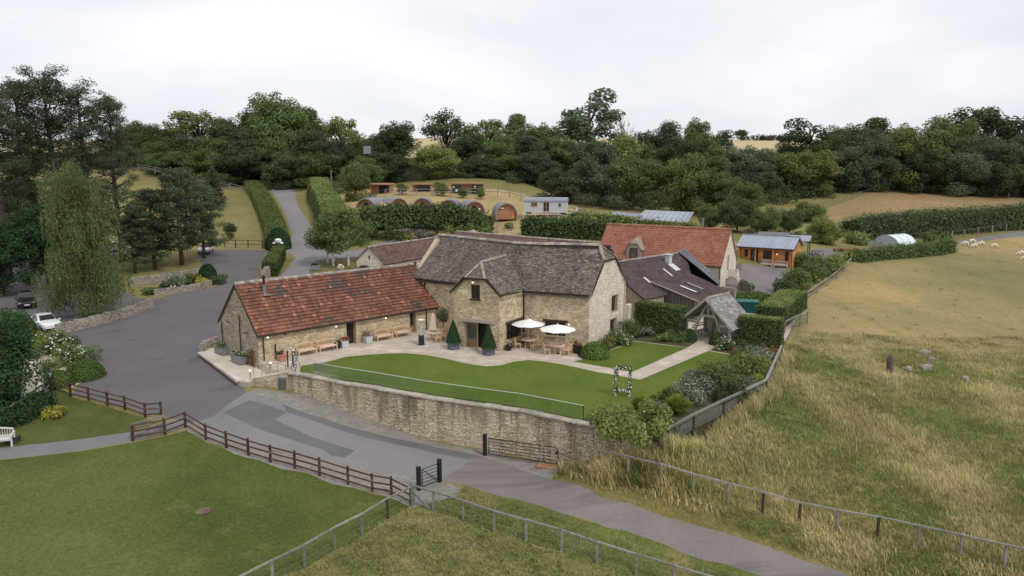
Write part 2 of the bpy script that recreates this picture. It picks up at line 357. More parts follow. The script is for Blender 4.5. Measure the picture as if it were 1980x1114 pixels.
GM('g_rough_lawn', [(.3,(.135,.14,.044)),(.7,(.21,.195,.07))], .35, [(.16,_o,.55,.7,(.10,.115,.032),.75),(.8,_o,.64,.78,(.30,.22,.11),.6)], fscale=5, fine=.3, bump=.8)
GM('g_verge', [(.3,(.085,.105,.027)),(.7,(.15,.15,.048))], .35, [(.3,_o,.58,.72,(.26,.205,.10),.8)], fscale=6, fine=.28, bump=.7)
GM('g_bank', [(.3,(.12,.115,.036)),(.7,(.20,.165,.062))], .3, [(.22,_o,.5,.66,(.30,.235,.13),.85)], fscale=6, fine=.28, bump=.7)
GM('g_long', [(.3,(.14,.14,.045)),(.7,(.24,.205,.08))], .12, [(.2,_o,.54,.7,(.33,.255,.12),.8),(.5,_o,.6,.75,(.10,.115,.035),.6)], fscale=4, fine=.3, bump=1, bscale=5)
GM('g_pasture', [(.32,(.165,.155,.062)),(.5,(.25,.205,.09)),(.66,(.36,.26,.125))], .035, [(.3,(1,.22,1,.25),.52,.75,(.185,.175,.07),.8),(.9,(1,.3,1,.25),.66,.78,(.12,.11,.045),.55),(.06,_o,.55,.7,(.19,.19,.08),.6)], fscale=3, fine=.18, bump=.5, bscale=3)
GM('g_hill', [(.3,(.15,.138,.05)),(.7,(.245,.205,.085))], .05, [(.18,_o,.55,.72,(.14,.14,.045),.7)], fscale=2, fine=.22, bump=.5, bscale=3)
GM('g_straw', [(.3,(.30,.225,.10)),(.7,(.42,.32,.165))], .14, [(.3,_o,.56,.72,(.20,.175,.06),.7)], fscale=2, fine=.25, bump=.6, bscale=3)
GM('g_brownbank', [(.3,(.23,.155,.075)),(.7,(.31,.21,.11))], .07, [(.12,_o,.5,.68,(.20,.18,.08),.8)], fscale=1.5, fine=.25, bump=.5, bscale=2)
GM('g_far', [(.3,(.42,.34,.19)),(.7,(.5,.41,.24))], .01, fine=.05, bump=0)
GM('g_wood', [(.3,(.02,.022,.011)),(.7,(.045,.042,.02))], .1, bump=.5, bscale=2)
GM('g_asphalt', [(.3,(.108,.10,.104)),(.7,(.148,.139,.142))], .07, [(.6,(1,.2,1,.8),.6,.75,(.178,.168,.17),.5),(1.1,_o,.68,.76,(.095,.09,.093),.5),(.16,_o,.58,.66,(.10,.093,.097),.7),(.05,(1,.3,1,.5),.5,.62,(.165,.155,.157),.5),(2.2,_o,.7,.78,(.085,.08,.082),.5)], fscale=14, fine=.12, bump=.2, bscale=30)
GM('g_road_old', [(.3,(.185,.178,.176)),(.7,(.228,.217,.213))], .2, [(.5,(1,.25,1,-.35),.58,.72,(.14,.135,.136),.6)], fscale=12, fine=.14, bump=.2, bscale=30)
GM('g_patch', [(.3,(.122,.117,.12)),(.7,(.152,.146,.148))], .3, fscale=14, fine=.12, bump=.2, bscale=30)
GM('g_lower_road', [(.3,(.18,.158,.148)),(.7,(.225,.198,.185))], .3, [(.3,(.06,1.6,1,.42),.5,.58,(.14,.126,.124),.75)], fscale=12, fine=.13, bump=.2, bscale=30)
GM('g_drive', [(.3,(.20,.188,.19)),(.7,(.255,.24,.238))], .12, [(.5,_o,.6,.72,(.16,.15,.155),.6)], fscale=8, fine=.1, bump=.1)
GM('g_gravel', [(.3,(.185,.17,.155)),(.7,(.30,.275,.25))], 2.2, [(.4,_o,.58,.72,(.17,.155,.11),.5)], fscale=26, fine=.3, bump=.7, bscale=26)
GM('g_path', [(.3,(.155,.155,.158)),(.7,(.19,.188,.19))], .5, fscale=14, fine=.1, bump=.2)
GM('g_cream', [(.3,(.47,.43,.35)),(.7,(.6,.55,.46))], 1.5, [(.6,_o,.55,.68,(.18,.17,.07),.7)], fscale=20, fine=.15, bump=.4, bscale=20)
GM('g_yard', [(.3,(.15,.145,.14)),(.7,(.21,.2,.195))], .3, [(.3,_o,.6,.72,(.13,.11,.07),.7)], fine=.1)
GM('g_brickyard', [(.3,(.165,.145,.15)),(.7,(.22,.19,.195))], .3, [(.25,_o,.55,.7,(.24,.19,.18),.7)], fscale=5, fine=.16, bump=.2)
GM('g_bed', [(.3,(.06,.055,.03)),(.7,(.11,.10,.05))], 1.2, fscale=9, fine=.3, bump=.8)
GM('g_island', [(.3,(.14,.13,.045)),(.7,(.23,.19,.08))], .3, [(.25,_o,.5,.7,(.12,.125,.04),.7)], fscale=4, fine=.2, bump=.5)

# ------------------------------------------------------------------ the ground: one sheet cut along every edge
def W(*p): return ('w', *p)
WALLTOP = [(556,722),(578,725),(650,739.6),(731,753),(820,769),(900,781),(1000,795),(1065,808),(1124,820),(1200,837),(1278,853)]
WALLW = [P(u, v, 0) for u, v in WALLTOP]
BARN_A = Vector((-19.84, 55.21, 0)); BARN_U = Vector((12.41, 11.68, 0)).normalized(); BARN_N = Vector((-BARN_U.y, BARN_U.x, 0))
BAL, BAW = 17.4, 7.5
PADOUT = [W(p.x, p.y) for p in WALLW] + [(1400,792),(1480,750),(1506,694),(1517,662),(1542,612),W(26.2,75.0),W(23.5,80.5),W(14,84),W(-6,83),
          W(*(BARN_A + BARN_N * (BAW - .3))[:2]), W(*(BARN_A + BARN_N * 4)[:2]), W(*BARN_A[:2]), (520,712)]
REG = [  # name, kind of ground, polygon (photo pixels on the ground, or W(x, y)), pad?
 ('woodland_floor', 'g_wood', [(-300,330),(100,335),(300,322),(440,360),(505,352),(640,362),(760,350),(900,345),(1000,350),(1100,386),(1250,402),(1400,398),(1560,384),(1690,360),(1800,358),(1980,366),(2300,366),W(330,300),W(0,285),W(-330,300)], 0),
 ('far_field', 'g_far', [W(-2400,305),W(-330,300),W(0,285),W(330,300),W(2400,305),W(2400,2900),W(-2400,2900)], 0),
 ('pod_bank', 'g_straw', [(630,392),(690,366),(800,364),(960,366),(1010,374),(1100,398),(1112,412),(1040,425),(1020,460),(930,470),(945,420),(800,410),(640,415)], 0),
 ('dry_bank', 'g_brownbank', [(1570,440),(1600,402),(1690,368),(1780,362),(1900,374),(2000,384),(2100,392),(2100,412),(1980,408),(1800,402),(1650,415)], 0),
 ('pasture', 'g_pasture', [(1530,668),(1560,618),(1540,588),(1640,506),(1842,488),(1850,470),(1980,456),(2300,430),(2500,690),(1980,682)], 0),
 ('long_grass_field', 'g_long', [(1098,909),(1160,900),(1280,870),(1470,767),(1512,690),(1530,668),(1980,682),(2500,690),(2500,1250),(1980,1108),(1700,1045),(1545,1016),(1400,984),(1280,940),(1157,914)], 0),
 ('road_bank', 'g_bank', [(1064,926),(1098,909),(1157,914),(1280,940),(1400,984),(1545,1016),(1700,1045),(1980,1108),(2500,1250),(1950,1230),(1640,1112),(1498,1063),(1345,1017),(1250,988),(1161,963)], 0),
 ('rough_lawn', 'g_rough_lawn', [(794,980),(838,990),(896,1009),(1018,1048),(1154,1091),(1250,1122),(1400,1260),(440,1260),(500,1127),(590,1099),(648,1064),(701,1036),(750,1005)], 0),
 ('roadside_verge', 'g_verge', [(850,966),(893,945),(893,936),(1000,964),(1089,992),(1172,1018),(1283,1050),(1404,1089),(1480,1114),(1640,1170),(1700,1260),(1400,1260),(1250,1122),(1154,1091),(1018,1048),(896,1009),(838,990),(800,980)], 0),
 ('front_lawn', 'g_front_lawn', [(-200,905),(0,890),(160,872),(257,856),(320,843),(362,832),(398,853),(438,868),(481,884),(523,897),(570,909),(618,924),(673,940),(720,955),(757,962),(792,980),(750,1005),(701,1036),(648,1064),(590,1099),(500,1127),(440,1260),(-200,1260)], 0),
 ('gravel_garden', 'g_cream', [(-60,715),(50,690),(115,652),(150,660),(186,706),(190,722),(165,736),(140,748),(105,742),(60,790),(-60,840)], 0),
 ('small_lawn', 'g_small_lawn', [(105,748),(140,768),(200,784),(260,802),(305,818),(262,832),(255,838),(150,853),(0,868),(-200,880),(-200,850),(0,815)], 0),
 ('car_park', 'g_asphalt', [(478,757),(440,785),(410,808),(365,818),(318,805),(281,798),(242,786),(209,778),(172,769),(140,761),(150,745),(165,736),(190,722),(186,706),(150,660),(115,650),(-60,690),(-60,478),(225,478),(235,500),(215,545),(262,575),(300,578),(330,570),(412,555),(432,545),(400,530),(388,505),(380,486),(440,483),(520,484),(545,487),(610,487),(650,494),(700,497),W(-30,74),W(-15,82),W(-14,70),(560,640),(440,680),(386,683)], 0),
 ('drive', 'g_drive', [(545,489),(563,478),(564,450),(556,425),(545,402),(534,382),(522,364),(520,352),(548,352),(560,362),(574,372),(570,385),(580,405),(594,425),(606,445),(618,470),(640,490),(700,482),(740,467),(800,456),(835,454),(835,460),(790,467),(740,480),(690,497),(610,503),(590,545),(480,548),(545,505)], 0),
 ('hedge_island', 'g_island', [(498,530),(512,490),(560,489),(572,499),(530,545),(503,548)], 0),
 ('birch_lawn', 'g_island', [(590,537),(610,508),(660,502),(730,493),(790,500),(720,560),(590,548)], 0),
 ('gravel_verge', 'g_gravel', [(362,816),(398,836),(600,888),(700,908),(804,920),(852,930),(893,948),(880,962),(850,968),(800,982),(757,964),(673,942),(618,926),(570,911),(523,899),(481,886),(438,870),(398,855),(362,834)], 0),
 ('gravel_strip', 'g_gravel', [(481,758),(500,750),(560,762),(581,760),(736,818),(852,858),(933,870),(1010,888),(1100,902),(1078,912),(1064,927),(1000,906),(917,879),(820,859),(691,830),(581,795),(520,771)], 0),
 ('old_road', 'g_road_old', [(478,757),(500,764),(520,771),(581,795),(691,830),(820,859),(917,879),(902,895),(856,929),(804,921),(700,909),(600,889),(480,858),(400,836),(368,820),(412,806),(440,783)], 0),
 ('road_strip', 'g_patch', [(555,797),(545,781),(581,795),(691,830),(820,859),(917,879),(909,889),(800,866),(690,842),(590,808)], 0),
 ('road_patch', 'g_patch', [(432,798),(481,774),(555,797),(531,811),(600,844),(686,871),(667,885),(639,881),(626,870),(576,855),(499,829),(469,815)], 0),
 ('lower_road', 'g_lower_road', [(902,894),(917,878),(1000,905),(1062,926),(1161,962),(1250,987),(1345,1016),(1498,1062),(1640,1112),(1950,1230),(1800,1300),(1640,1172),(1480,1116),(1404,1091),(1283,1052),(1172,1020),(1089,994),(1000,966),(893,937),(856,928)], 0),
 ('footpath', 'g_path', [(-200,878),(0,866),(150,850),(255,835),(330,814),(355,814),(360,828),(320,838),(257,853),(160,871),(0,889),(-200,903)], 0),
 ('courtyard', 'g_brickyard', [(1415,510),(1540,519),(1532,560),(1480,582),(1440,578),(1395,562)], 0),
 ('yard', 'g_yard', [(1555,505),(1570,482),(1660,480),(1720,470),(1780,472),(1830,478),(1700,492),(1640,500),(1600,520)], 0),
 ('track', 'g_yard', [(1780,474),(1850,466),(1920,455),(1980,446),(2300,415),(2300,430),(1980,457),(1850,473)], 0),
 ('patio', 'joint', PADOUT, 1),
 ('garden_soil', 'g_bed', [(1124,815),(1130,808),(1200,798),(1260,775),(1330,758),(1400,722),(1436,694),(1430,688),(1371,677),(1395,668),(1517,655),(1517,662),(1506,694),(1480,750),(1400,792),W(*WALLW[-1][:2]),W(*WALLW[-2][:2])], 1),
 ('gable_soil', 'g_bed', [(1117,690),(1150,687),(1228,659),(1329,672),(1345,663),(1330,650),(1228,632),(1140,660),(1118,672)], 1),
 ('lawn', 'g_lawn', [(579,722),(583,707),(629,700.6),(669,690),(710,686),(750,683.6),(785,683),(820,686),(860,693),(888,700),(915,705),(941,708.4),(968,706.5),(990,700),(1022,696),(1049,698.5),(1090,705),(1157,720),(1238,734),(1370,678.5),(1432,689),(1400,722),(1330,758),(1260,775),(1200,798),(1130,808),(1124,818),(1065,806),(1000,793),(900,779),(820,767),(731,751),(650,737.6)], 1),
 ('small_garden_lawn', 'g_lawn', [(1108,699),(1150,689),(1228,660),(1329,672.5),(1222,719.5)], 1),
]
def inpoly(pt, poly):
    x, y = pt; c = False; n = len(poly); j = n - 1
    for i in range(n):
        xi, yi = poly[i]; xj, yj = poly[j]
        if (yi > y) != (yj > y) and x < (xj - xi) * (y - yi) / (yj - yi) + xi: c = not c
        j = i
    return c
def inpoly_np(q, poly):
    x, y = q[:, 0], q[:, 1]; c = np.zeros(len(q), bool); n = len(poly); j = n - 1
    for i in range(n):
        xi, yi = poly[i]; xj, yj = poly[j]
        with np.errstate(divide='ignore', invalid='ignore'):
            c ^= ((yi > y) != (yj > y)) & (x < (xj - xi) * (y - yi) / (yj - yi + 1e-12) + xi)
        j = i
    return c
rng = np.random.default_rng(7)
def densify(pts, step, jit):
    o = []
    n = len(pts)
    for i in range(n):
        a, b = np.array(pts[i]), np.array(pts[(i + 1) % n]); l = np.linalg.norm(b - a); k = max(1, int(l / step)); k = min(k, 60)
        for j in range(k):
            q = a + (b - a) * j / k
            if j and jit: q = q + rng.normal(0, jit, 2)
            o.append(tuple(q))
    return o
REGW = {}
cv, cf, info, dense = [], [], [], []
for nm, gm, poly, pad in REG:
    wp = []
    for p in poly:
        if p[0] == 'w': wp.append((p[1], p[2]))
        else:
            q = P(p[0], p[1], 0) if pad else G(p[0], p[1]); wp.append((q.x, q.y))
    REGW[nm] = wp
    jit = .025 if gm in ('g_asphalt', 'g_lower_road', 'g_drive', 'g_path') else (.12 if gm in ('g_verge', 'g_bank', 'g_rough_lawn', 'g_gravel', 'g_bed', 'g_straw', 'g_island') else .02)
    if pad: jit = .012
    if nm == 'patio': jit = 0
    d = densify(wp, .8, jit)
    b = len(cv); cv += d; cf += [(b + i, b + (i + 1) % len(d)) for i in range(len(d))]; info.append((nm, gm, pad)); dense.append(d)
gp = []
r = 12.0
while r < 420:
    step = max(.9, r * .022)
    for a in np.arange(-62, 62.1, math.degrees(step / r)): gp.append((r * math.sin(R(a)) + rng.uniform(-.2, .2) * step, r * math.cos(R(a)) + rng.uniform(-.2, .2) * step))
    r += step
for r in (470, 530, 600, 680, 770, 870, 1000, 1400, 2200, 2800):
    for a in np.arange(-70, 71, 3): gp.append((r * math.sin(R(a)), r * math.cos(R(a))))
for x in range(-2600, 2700, 325):
    gp += [(x, -300), (x, 3000), (x, -60)]
for x in range(-400, 401, 40): gp += [(x, -20), (x, 5)]
cdt = delaunay_2d_cdt([Vector(p) for p in cv + gp], cf, [], 0, 1e-3)
CV = np.array([tuple(v) for v in cdt[0]]); ZT = TZ(CV)
far = np.hypot(CV[:, 0], CV[:, 1]); ZT = np.where(far > 950, np.minimum(ZT, 43 - (far - 950) * .03), ZT)
CF = np.array([f for f in cdt[2] if len(f) == 3]); cen = CV[CF].mean(1); own = np.full(len(CF), -1)
for k, d in enumerate(dense): own[inpoly_np(cen, d)] = k
faces_by = {k: CF[own == k] for k in np.unique(own)}
TERR = []
PADZ = {}
for k, fs in faces_by.items():
    nm, gm, pad = info[k] if k >= 0 else ('hillside', 'g_hill', 0)
    F = fs; used, inv = np.unique(F, return_inverse=True)
    V = np.c_[CV[used], np.full(len(used), PADZ.get(nm, 0.0)) if pad else ZT[used]]; F = inv.reshape(F.shape)
    nrm = np.cross(V[F[:, 1]] - V[F[:, 0]], V[F[:, 2]] - V[F[:, 0]]); fl = nrm[:, 2] < 0; F[fl] = F[fl][:, ::-1]
    o = link(nm, mesh_np(nm, V, F, [MT[gm]], smooth=not pad), kind='structure')
    TERR.append(o)
# skirt of earth round the raised garden
s, s2 = B(), B(); pts = REGW['patio']
for i in range(len(pts)):
    a, b = pts[i], pts[(i + 1) % len(pts)]; k = max(1, int(math.dist(a, b) / 1.5))
    for j in range(k):
        p = [a[0] + (b[0] - a[0]) * j / k, a[1] + (b[1] - a[1]) * j / k]; q = [a[0] + (b[0] - a[0]) * (j + 1) / k, a[1] + (b[1] - a[1]) * (j + 1) / k]
        (s2 if i >= len(pts) - 3 else s).add([(*p, max(0, tz(*p))), (*q, max(0, tz(*q))), (*q, min(-.2, tz(*q)) - .4), (*p, min(-.2, tz(*p)) - .4)], [(0, 1, 2, 3)])
s.build('garden_terrace_edge_wall', MT['g_bed'], kind='structure'); s2.build('patio_end_wall', MT['kerb_stone'], kind='structure')
# ------------------------------------------------------------------ building helpers
def planehit(u, v, O, d):                   # photo pixel -> (distance along the wall, height) on the upright plane through O along d
    r = Vector(_ray(u, v)); d = Vector((d[0], d[1], 0)).normalized(); n = Vector((-d.y, d.x, 0)); c = Vector((0, 0, HC))
    t = (Vector(O) - c).dot(n) / r.dot(n); p = c + r * t
    return ((p - Vector(O)).dot(d), p.z)
def rect_on(u0, v0, u1, v1, O, d):
    a, b = planehit(u0, v0, O, d), planehit(u1, v1, O, d)
    return (min(a[0], b[0]), max(a[0], b[0]), min(a[1], b[1]), max(a[1], b[1]))
def interp(prof, s):
    for (a, za), (b, zb) in zip(prof, prof[1:]):
        if a <= s <= b: return za + (zb - za) * (s - a) / max(1e-6, b - a)
    return prof[0][1] if s < prof[0][0] else prof[-1][1]
def wall_body(mb, O, d, n, prof, z0, holes=(), th=.45, mi=0):       # upright wall with real openings, outer face on the plane O, d
    O, d, n = Vector(O), Vector(d), Vector(n)
    cuts = sorted({p[0] for p in prof} | {h[0] for h in holes} | {h[1] for h in holes}); lo, hi = prof[0][0], prof[-1][0]
    cuts = [c for c in cuts if lo <= c <= hi]
    for a, b in zip(cuts, cuts[1:]):
        if b - a < 1e-4: continue
        m = (a + b) / 2; hs = sorted((h[2], h[3]) for h in holes if h[0] < m < h[1]); z = z0
        segs = []
        for h0, h1 in hs:
            if h0 > z: segs.append((z, h0, False))
            z = h1
        segs.append((z, None, True))
        for za, zb, top in segs:
            t0, t1 = (interp(prof, a), interp(prof, b)) if top else (zb, zb)
            if t0 <= za + 1e-4 and t1 <= za + 1e-4: continue
            q = [O + d * a + Vector((0, 0, za)), O + d * b + Vector((0, 0, za)), O + d * b + Vector((0, 0, t1)), O + d * a + Vector((0, 0, t0))]
            if d.cross(n).z > 0: q = q[::-1]
            mb.extr(q, -n * th, mi)
def stones(mb, O, d, n, prof, z0, holes=(), ch=(.07, .16), sl=(.13, .4), seed=1, proud=.03, mi=0):   # coursed rubble facing, every stone its own block
    rg = random.Random(seed); O, d, n = Vector(O), Vector(d), Vector(n); z = z0; lo, hi = prof[0][0], prof[-1][0]; zmax = max(p[1] for p in prof)
    flip = d.cross(n).z > 0
    while z < zmax:
        h = rg.uniform(*ch); s = lo - rg.uniform(0, .2)
        while s < hi:
            l = rg.uniform(*sl); a, b = max(s, lo) + .008, min(s + l, hi) - .008; s += l
            if b - a < .05: continue
            zz = z + rg.uniform(-.02, .02); top = zz + h - .016; m = (a + b) / 2
            if top > min(interp(prof, a), interp(prof, b)) + .02: 
                top = min(interp(prof, a), interp(prof, b))
                if top - zz < .05: continue
            if any(a < q[1] + .01 and b > q[0] - .01 and zz < q[3] and top > q[2] for q in holes): continue
            o = rg.uniform(.004, proud); j = [rg.uniform(-.012, .012) for _ in range(4)]
            base = [(a, zz), (b, zz), (b, top), (a, top)]
            outr = [(a + .012, zz + .01 + j[0]), (b - .012, zz + .01 + j[1]), (b - .012, top - .01 + j[2]), (a + .012, top - .01 + j[3])]
            vs = [O + d * x + Vector((0, 0, y)) - n * .002 for x, y in base] + [O + d * x + Vector((0, 0, y)) + n * o for x, y in outr]
            fs = [(4, 5, 6, 7), (0, 1, 5, 4), (1, 2, 6, 5), (2, 3, 7, 6), (3, 0, 4, 7)]
            if flip: fs = [f[::-1] for f in fs]
            mb.add(vs, fs, mi)
        z += h
PAN = [(0, .03), (.22, -.004), (.52, -.004), (.78, .05), (1, .03)]
FLAT = [(0, 0), (1, 0)]
def tile_patch(E0, E1, R0, R1, width, exposure, thick=.02, style=FLAT, arange=None, jit=0.0, seed=1, wj=0.0, lift=.03, pick=None):
    """tiles over the bilinear patch eave E0-E1, ridge R0-R1; returns an MB (and the tiles that pick(a, b) wants apart as (corner, ex, ey, ez))"""
    rg = random.Random(seed); mb = B(); E0, E1, R0, R1 = (Vector(p) for p in (E0, E1, R0, R1)); apart = []
    lx = (E1 - E0).length; ly = ((R0 - E0).length + (R1 - E1).length) / 2; nr = max(1, round(ly / exposure))
    def S(a, b): return (E0 * (1 - a) + E1 * a) * (1 - b) + (R0 * (1 - a) + R1 * a) * b
    nn = (E1 - E0).cross((R0 + R1) / 2 - (E0 + E1) / 2).normalized()
    if nn.z < 0: nn = -nn
    for j in range(nr):
        b0, b1 = j / nr, min(1.0, (j + 1.18) / nr); bm = (j + .5) / nr
        a0, a1 = arange(bm) if arange else (0, 1)
        a = a0 - (rg.uniform(0, width) / lx if wj else 0)
        while a < a1 - 1e-4:
            wd = width * (1 + rg.uniform(-wj, wj)); an = min(a + wd / lx, a1); aa = max(a, a0); a += wd / lx
            if an - aa < .25 * width / lx: continue
            db = rg.uniform(-jit, jit) / ly; g = .004 / lx; dl = rg.uniform(0, jit * .5)
            if pick and pick(aa, bm): apart.append((aa, an, b0, b1)); continue
            k = len(style); vs = []
            for bb, off in ((b0 + db, lift + thick + dl), (b1, thick * .3)):
                for f, h in style:
                    q = S(aa + g + (an - aa - 2 * g) * f, bb); vs.append(q + nn * (off + h))
            for f, h in style:
                q = S(aa + g + (an - aa - 2 * g) * f, b0 + db); vs.append(q + nn * (lift + dl + h - .01))
            fs = [(i, i + 1, k + i + 1, k + i) for i in range(k - 1)] + [(2 * k + i, 2 * k + i + 1, i + 1, i) for i in range(k - 1)]
            if len(style) == 2: vs += [S(aa + g, b1) - nn * .02, S(an - g, b1) - nn * .02]; fs += [(2 * k, 0, k, 3 * k), (1, 2 * k + 1, 3 * k + 1, k + 1)]
            mb.add(vs, fs)
    return (mb, apart, S, nn) if pick else mb
def deck(mb, pts, nn, t=.06, mi=0):                                   # boarding under tiles
    mb.extr([Vector(p) - Vector(nn) * (t + .004) for p in pts], Vector(nn) * t, mi)
def ridge_caps(root, A, Bp, mat, w=.34, l=.45, h=.13, seed=3, name='ridge_tile', joined=False):
    A, Bp = Vector(A), Vector(Bp); d = (Bp - A); n = max(1, round(d.length / l)); u = d.normalized(); s = u.cross(Vector((0, 0, 1))).normalized(); rg = random.Random(seed)
    big = B()
    for i in range(n):
        p, q = A + d * i / n + u * .006, A + d * (i + 1) / n - u * .006; o = rg.uniform(-.012, .012)
        mb = big if joined else B(); vs = []
        for c in (p, q):
            vs += [c - s * w / 2 + Vector((0, 0, -h * .35 + o)), c - s * w * .28 + Vector((0, 0, h * .55 + o)), c + Vector((0, 0, h + o)), c + s * w * .28 + Vector((0, 0, h * .55 + o)), c + s * w / 2 + Vector((0, 0, -h * .35 + o))]
        mb.add(vs, [(k, k + 1, 6 + k, 5 + k) for k in range(4)] + [(4, 3, 2, 1, 0), (5, 6, 7, 8, 9)])
        if not joined: mb.build(name, MT[mat], root)
    if joined: big.build(name + 's', MT[mat], root, kind='stuff')
def window(root, O, d, n, s0, s1, z0, z1, lights=2, fr='frame_dark', pane='window_dark', depth=.14, bars=0, sill=None, lintel=None, name='window', fw=.07, label=None):
    O, d, n = Vector(O), Vector(d), Vector(n); z = Vector((0, 0, 1)); q = O - n * depth
    mb = B(); mb.bar(q + d * s0 + z * (z0 + fw / 2), q + d * s1 + z * (z0 + fw / 2), fw, fw * 1.01, up=z); mb.bar(q + d * s0 + z * (z1 - fw / 2), q + d * s1 + z * (z1 - fw / 2), fw, fw * 1.01, up=z)
    for i in range(lights + 1):
        x = s0 + fw / 2 + (s1 - s0 - fw) * i / lights
        mb.bar(q + d * x + z * (z0 + fw), q + d * x + z * (z1 - fw), fw, fw, up=n)
    for k in range(bars):
        zz = z0 + (z1 - z0) * (k + 1) / (bars + 1); mb.bar(q + d * (s0 + fw) + z * zz - n * .004, q + d * (s1 - fw) + z * zz - n * .004, fw * .5, fw * .4, up=z)
    w = mb.build(name, MT[fr], root)
    if label: w['label'] = label
    for i in range(lights):
        xa, xb = s0 + fw / 2 + (s1 - s0 - fw) * i / lights, s0 + fw / 2 + (s1 - s0 - fw) * (i + 1) / lights
        pm = B(); a, b = q - n * .03 + d * xa, q - n * .03 + d * xb
        pm.extr([a + z * z0, b + z * z0, b + z * z1, a + z * z1], -n * .012); pm.build('pane', MT[pane], w)
    if sill: B().bar(O + d * (s0 - .1) + z * (z0 - .05) + n * .03, O + d * (s1 + .1) + z * (z0 - .05) + n * .03, .22, .1, up=z).build('sill', MT[sill], w)
    if lintel: B().bar(O + d * (s0 - .2) + z * (z1 + .1) - n * .03, O + d * (s1 + .2) + z * (z1 + .1) - n * .03, .2, .2, up=z).build('lintel', MT[lintel], w)
    return w
def door(root, O, d, n, s0, s1, z0, z1, leaf='oak_door', glazed=None, depth=.16, fr='oak_door', label=None):
    O, d, n = Vector(O), Vector(d), Vector(n); z = Vector((0, 0, 1)); q = O - n * depth; mb = B(); fw = .08
    mb.bar(q + d * (s0 + fw / 2) + z * z0, q + d * (s0 + fw / 2) + z * z1, fw, fw, up=n); mb.bar(q + d * (s1 - fw / 2) + z * z0, q + d * (s1 - fw / 2) + z * z1, fw, fw, up=n)
    mb.bar(q + d * (s0 + fw) + z * (z1 - fw / 2), q + d * (s1 - fw) + z * (z1 - fw / 2), fw, fw, up=z)
    dr = mb.build('door', MT[fr], root)
    if label: dr['label'] = label
    a, b = q - n * .03 + d * (s0 + fw), q - n * .03 + d * (s1 - fw)
    B().extr([a + z * z0, b + z * z0, b + z * (z1 - fw), a + z * (z1 - fw)], -n * .04).build('door_panel', MT[leaf], dr)
    if glazed:
        k = z0 + (z1 - z0) * .32; a2, b2 = a + d * .1 + n * .012, b - d * .1 + n * .012
        B().extr([a2 + z * k, b2 + z * k, b2 + z * (z1 - .2), a2 + z * (z1 - .2)], -n * .008).build('pane', MT[glazed], dr)
    h = q + d * (s1 - .16) + z * (z0 + (z1 - z0) * .48) + n * .03
    B().bar(h - z * .06, h + z * .06, .03, .05, up=n).build('handle', MT['black_metal'], dr)
    return dr
def pipe(root, p, top, r=.045, mat='brown_metal', name='downpipe'):
    p, top = Vector(p), Vector(top); return B().tube([p, top], r, 8).build(name, MT[mat], root)
def wall_lamp(root, p, n, lit=True):
    p, n = Vector(p), Vector(n); mb = B(); c = p + n * .14
    mb.bar(p, c + Vector((0, 0, .1)), .04); mb.lathe([(.03, .12), (.12, .06), (.13, .04)], 8, c)
    l = mb.build('wall_lamp', MT['black_metal'], root)
    b = B(); b.lathe([(.03, -.1), (.075, -.06), (.085, 0), (.05, .045)], 8, c); b.build('bulb', MT['bulb' if lit else 'heater_glass'], l, smooth=True)
def rect_root(name, label, cat, A, u, group=None):
    return thing(name, label, cat, Vector(A), math.atan2(u[1], u[0]), group)

# old clay pantiles: red and orange with blackened patches
m = M('old_pantile', (.165,.073,.05), (.24,.108,.072), .7, island=.26, bump=.3, bscale=14, c3=(.105,.075,.065), s3=.33, t3=.575, w3=.04, world=True)
nt = m.node_tree; N = nt.nodes; L = nt.links; bs = N['Principled BSDF']; src = bs.inputs['Base Color'].links[0].from_socket
g = N.new('ShaderNodeNewGeometry'); oi = N.new('ShaderNodeObjectInfo'); ad = N.new('ShaderNodeMath'); ad.operation = 'ADD'; L.new(g.outputs['Random Per Island'], ad.inputs[0]); L.new(oi.outputs['Random'], ad.inputs[1])
mu = N.new('ShaderNodeMath'); mu.operation = 'MULTIPLY'; mu.inputs[1].default_value = 7.31; L.new(ad.outputs[0], mu.inputs[0]); fr = N.new('ShaderNodeMath'); fr.operation = 'FRACT'; L.new(mu.outputs[0], fr.inputs[0])
mr = N.new('ShaderNodeMapRange'); mr.inputs[1].default_value = .95; mr.inputs[2].default_value = .98; L.new(fr.outputs[0], mr.inputs[0])
x = N.new('ShaderNodeMix'); x.data_type = 'RGBA'; L.new(mr.outputs[0], x.inputs['Factor']); L.new(src, x.inputs['A']); x.inputs['B'].default_value = (.42,.17,.11,1); L.new(x.outputs['Result'], bs.inputs['Base Color'])
# retaining wall: honey rubble with dark run-off streaks from the coping
m = M('wall_streaked', (.48,.405,.285), (.63,.55,.41), .8, island=.28, bump=.3, bscale=14, world=True)
nt = m.node_tree; N = nt.nodes; L = nt.links; bs = N['Principled BSDF']; src = bs.inputs['Base Color'].links[0].from_socket
g = N.new('ShaderNodeNewGeometry'); mp = N.new('ShaderNodeMapping'); mp.inputs['Scale'].default_value = (1, 1, .16); L.new(g.outputs['Position'], mp.inputs[0])
n1 = N.new('ShaderNodeTexNoise'); n1.inputs['Scale'].default_value = .95; n1.inputs['Detail'].default_value = 5; n1.inputs['Roughness'].default_value = .68; L.new(mp.outputs[0], n1.inputs['Vector'])
sp = N.new('ShaderNodeSeparateXYZ'); L.new(g.outputs['Position'], sp.inputs[0])
hz = N.new('ShaderNodeMapRange'); hz.inputs[1].default_value = -2.6; hz.inputs[2].default_value = -.2; hz.inputs[3].default_value = -.1; hz.inputs[4].default_value = .1; L.new(sp.outputs['Z'], hz.inputs[0])
ad = N.new('ShaderNodeMath'); ad.operation = 'ADD'; L.new(n1.outputs['Fac'], ad.inputs[0]); L.new(hz.outputs[0], ad.inputs[1])
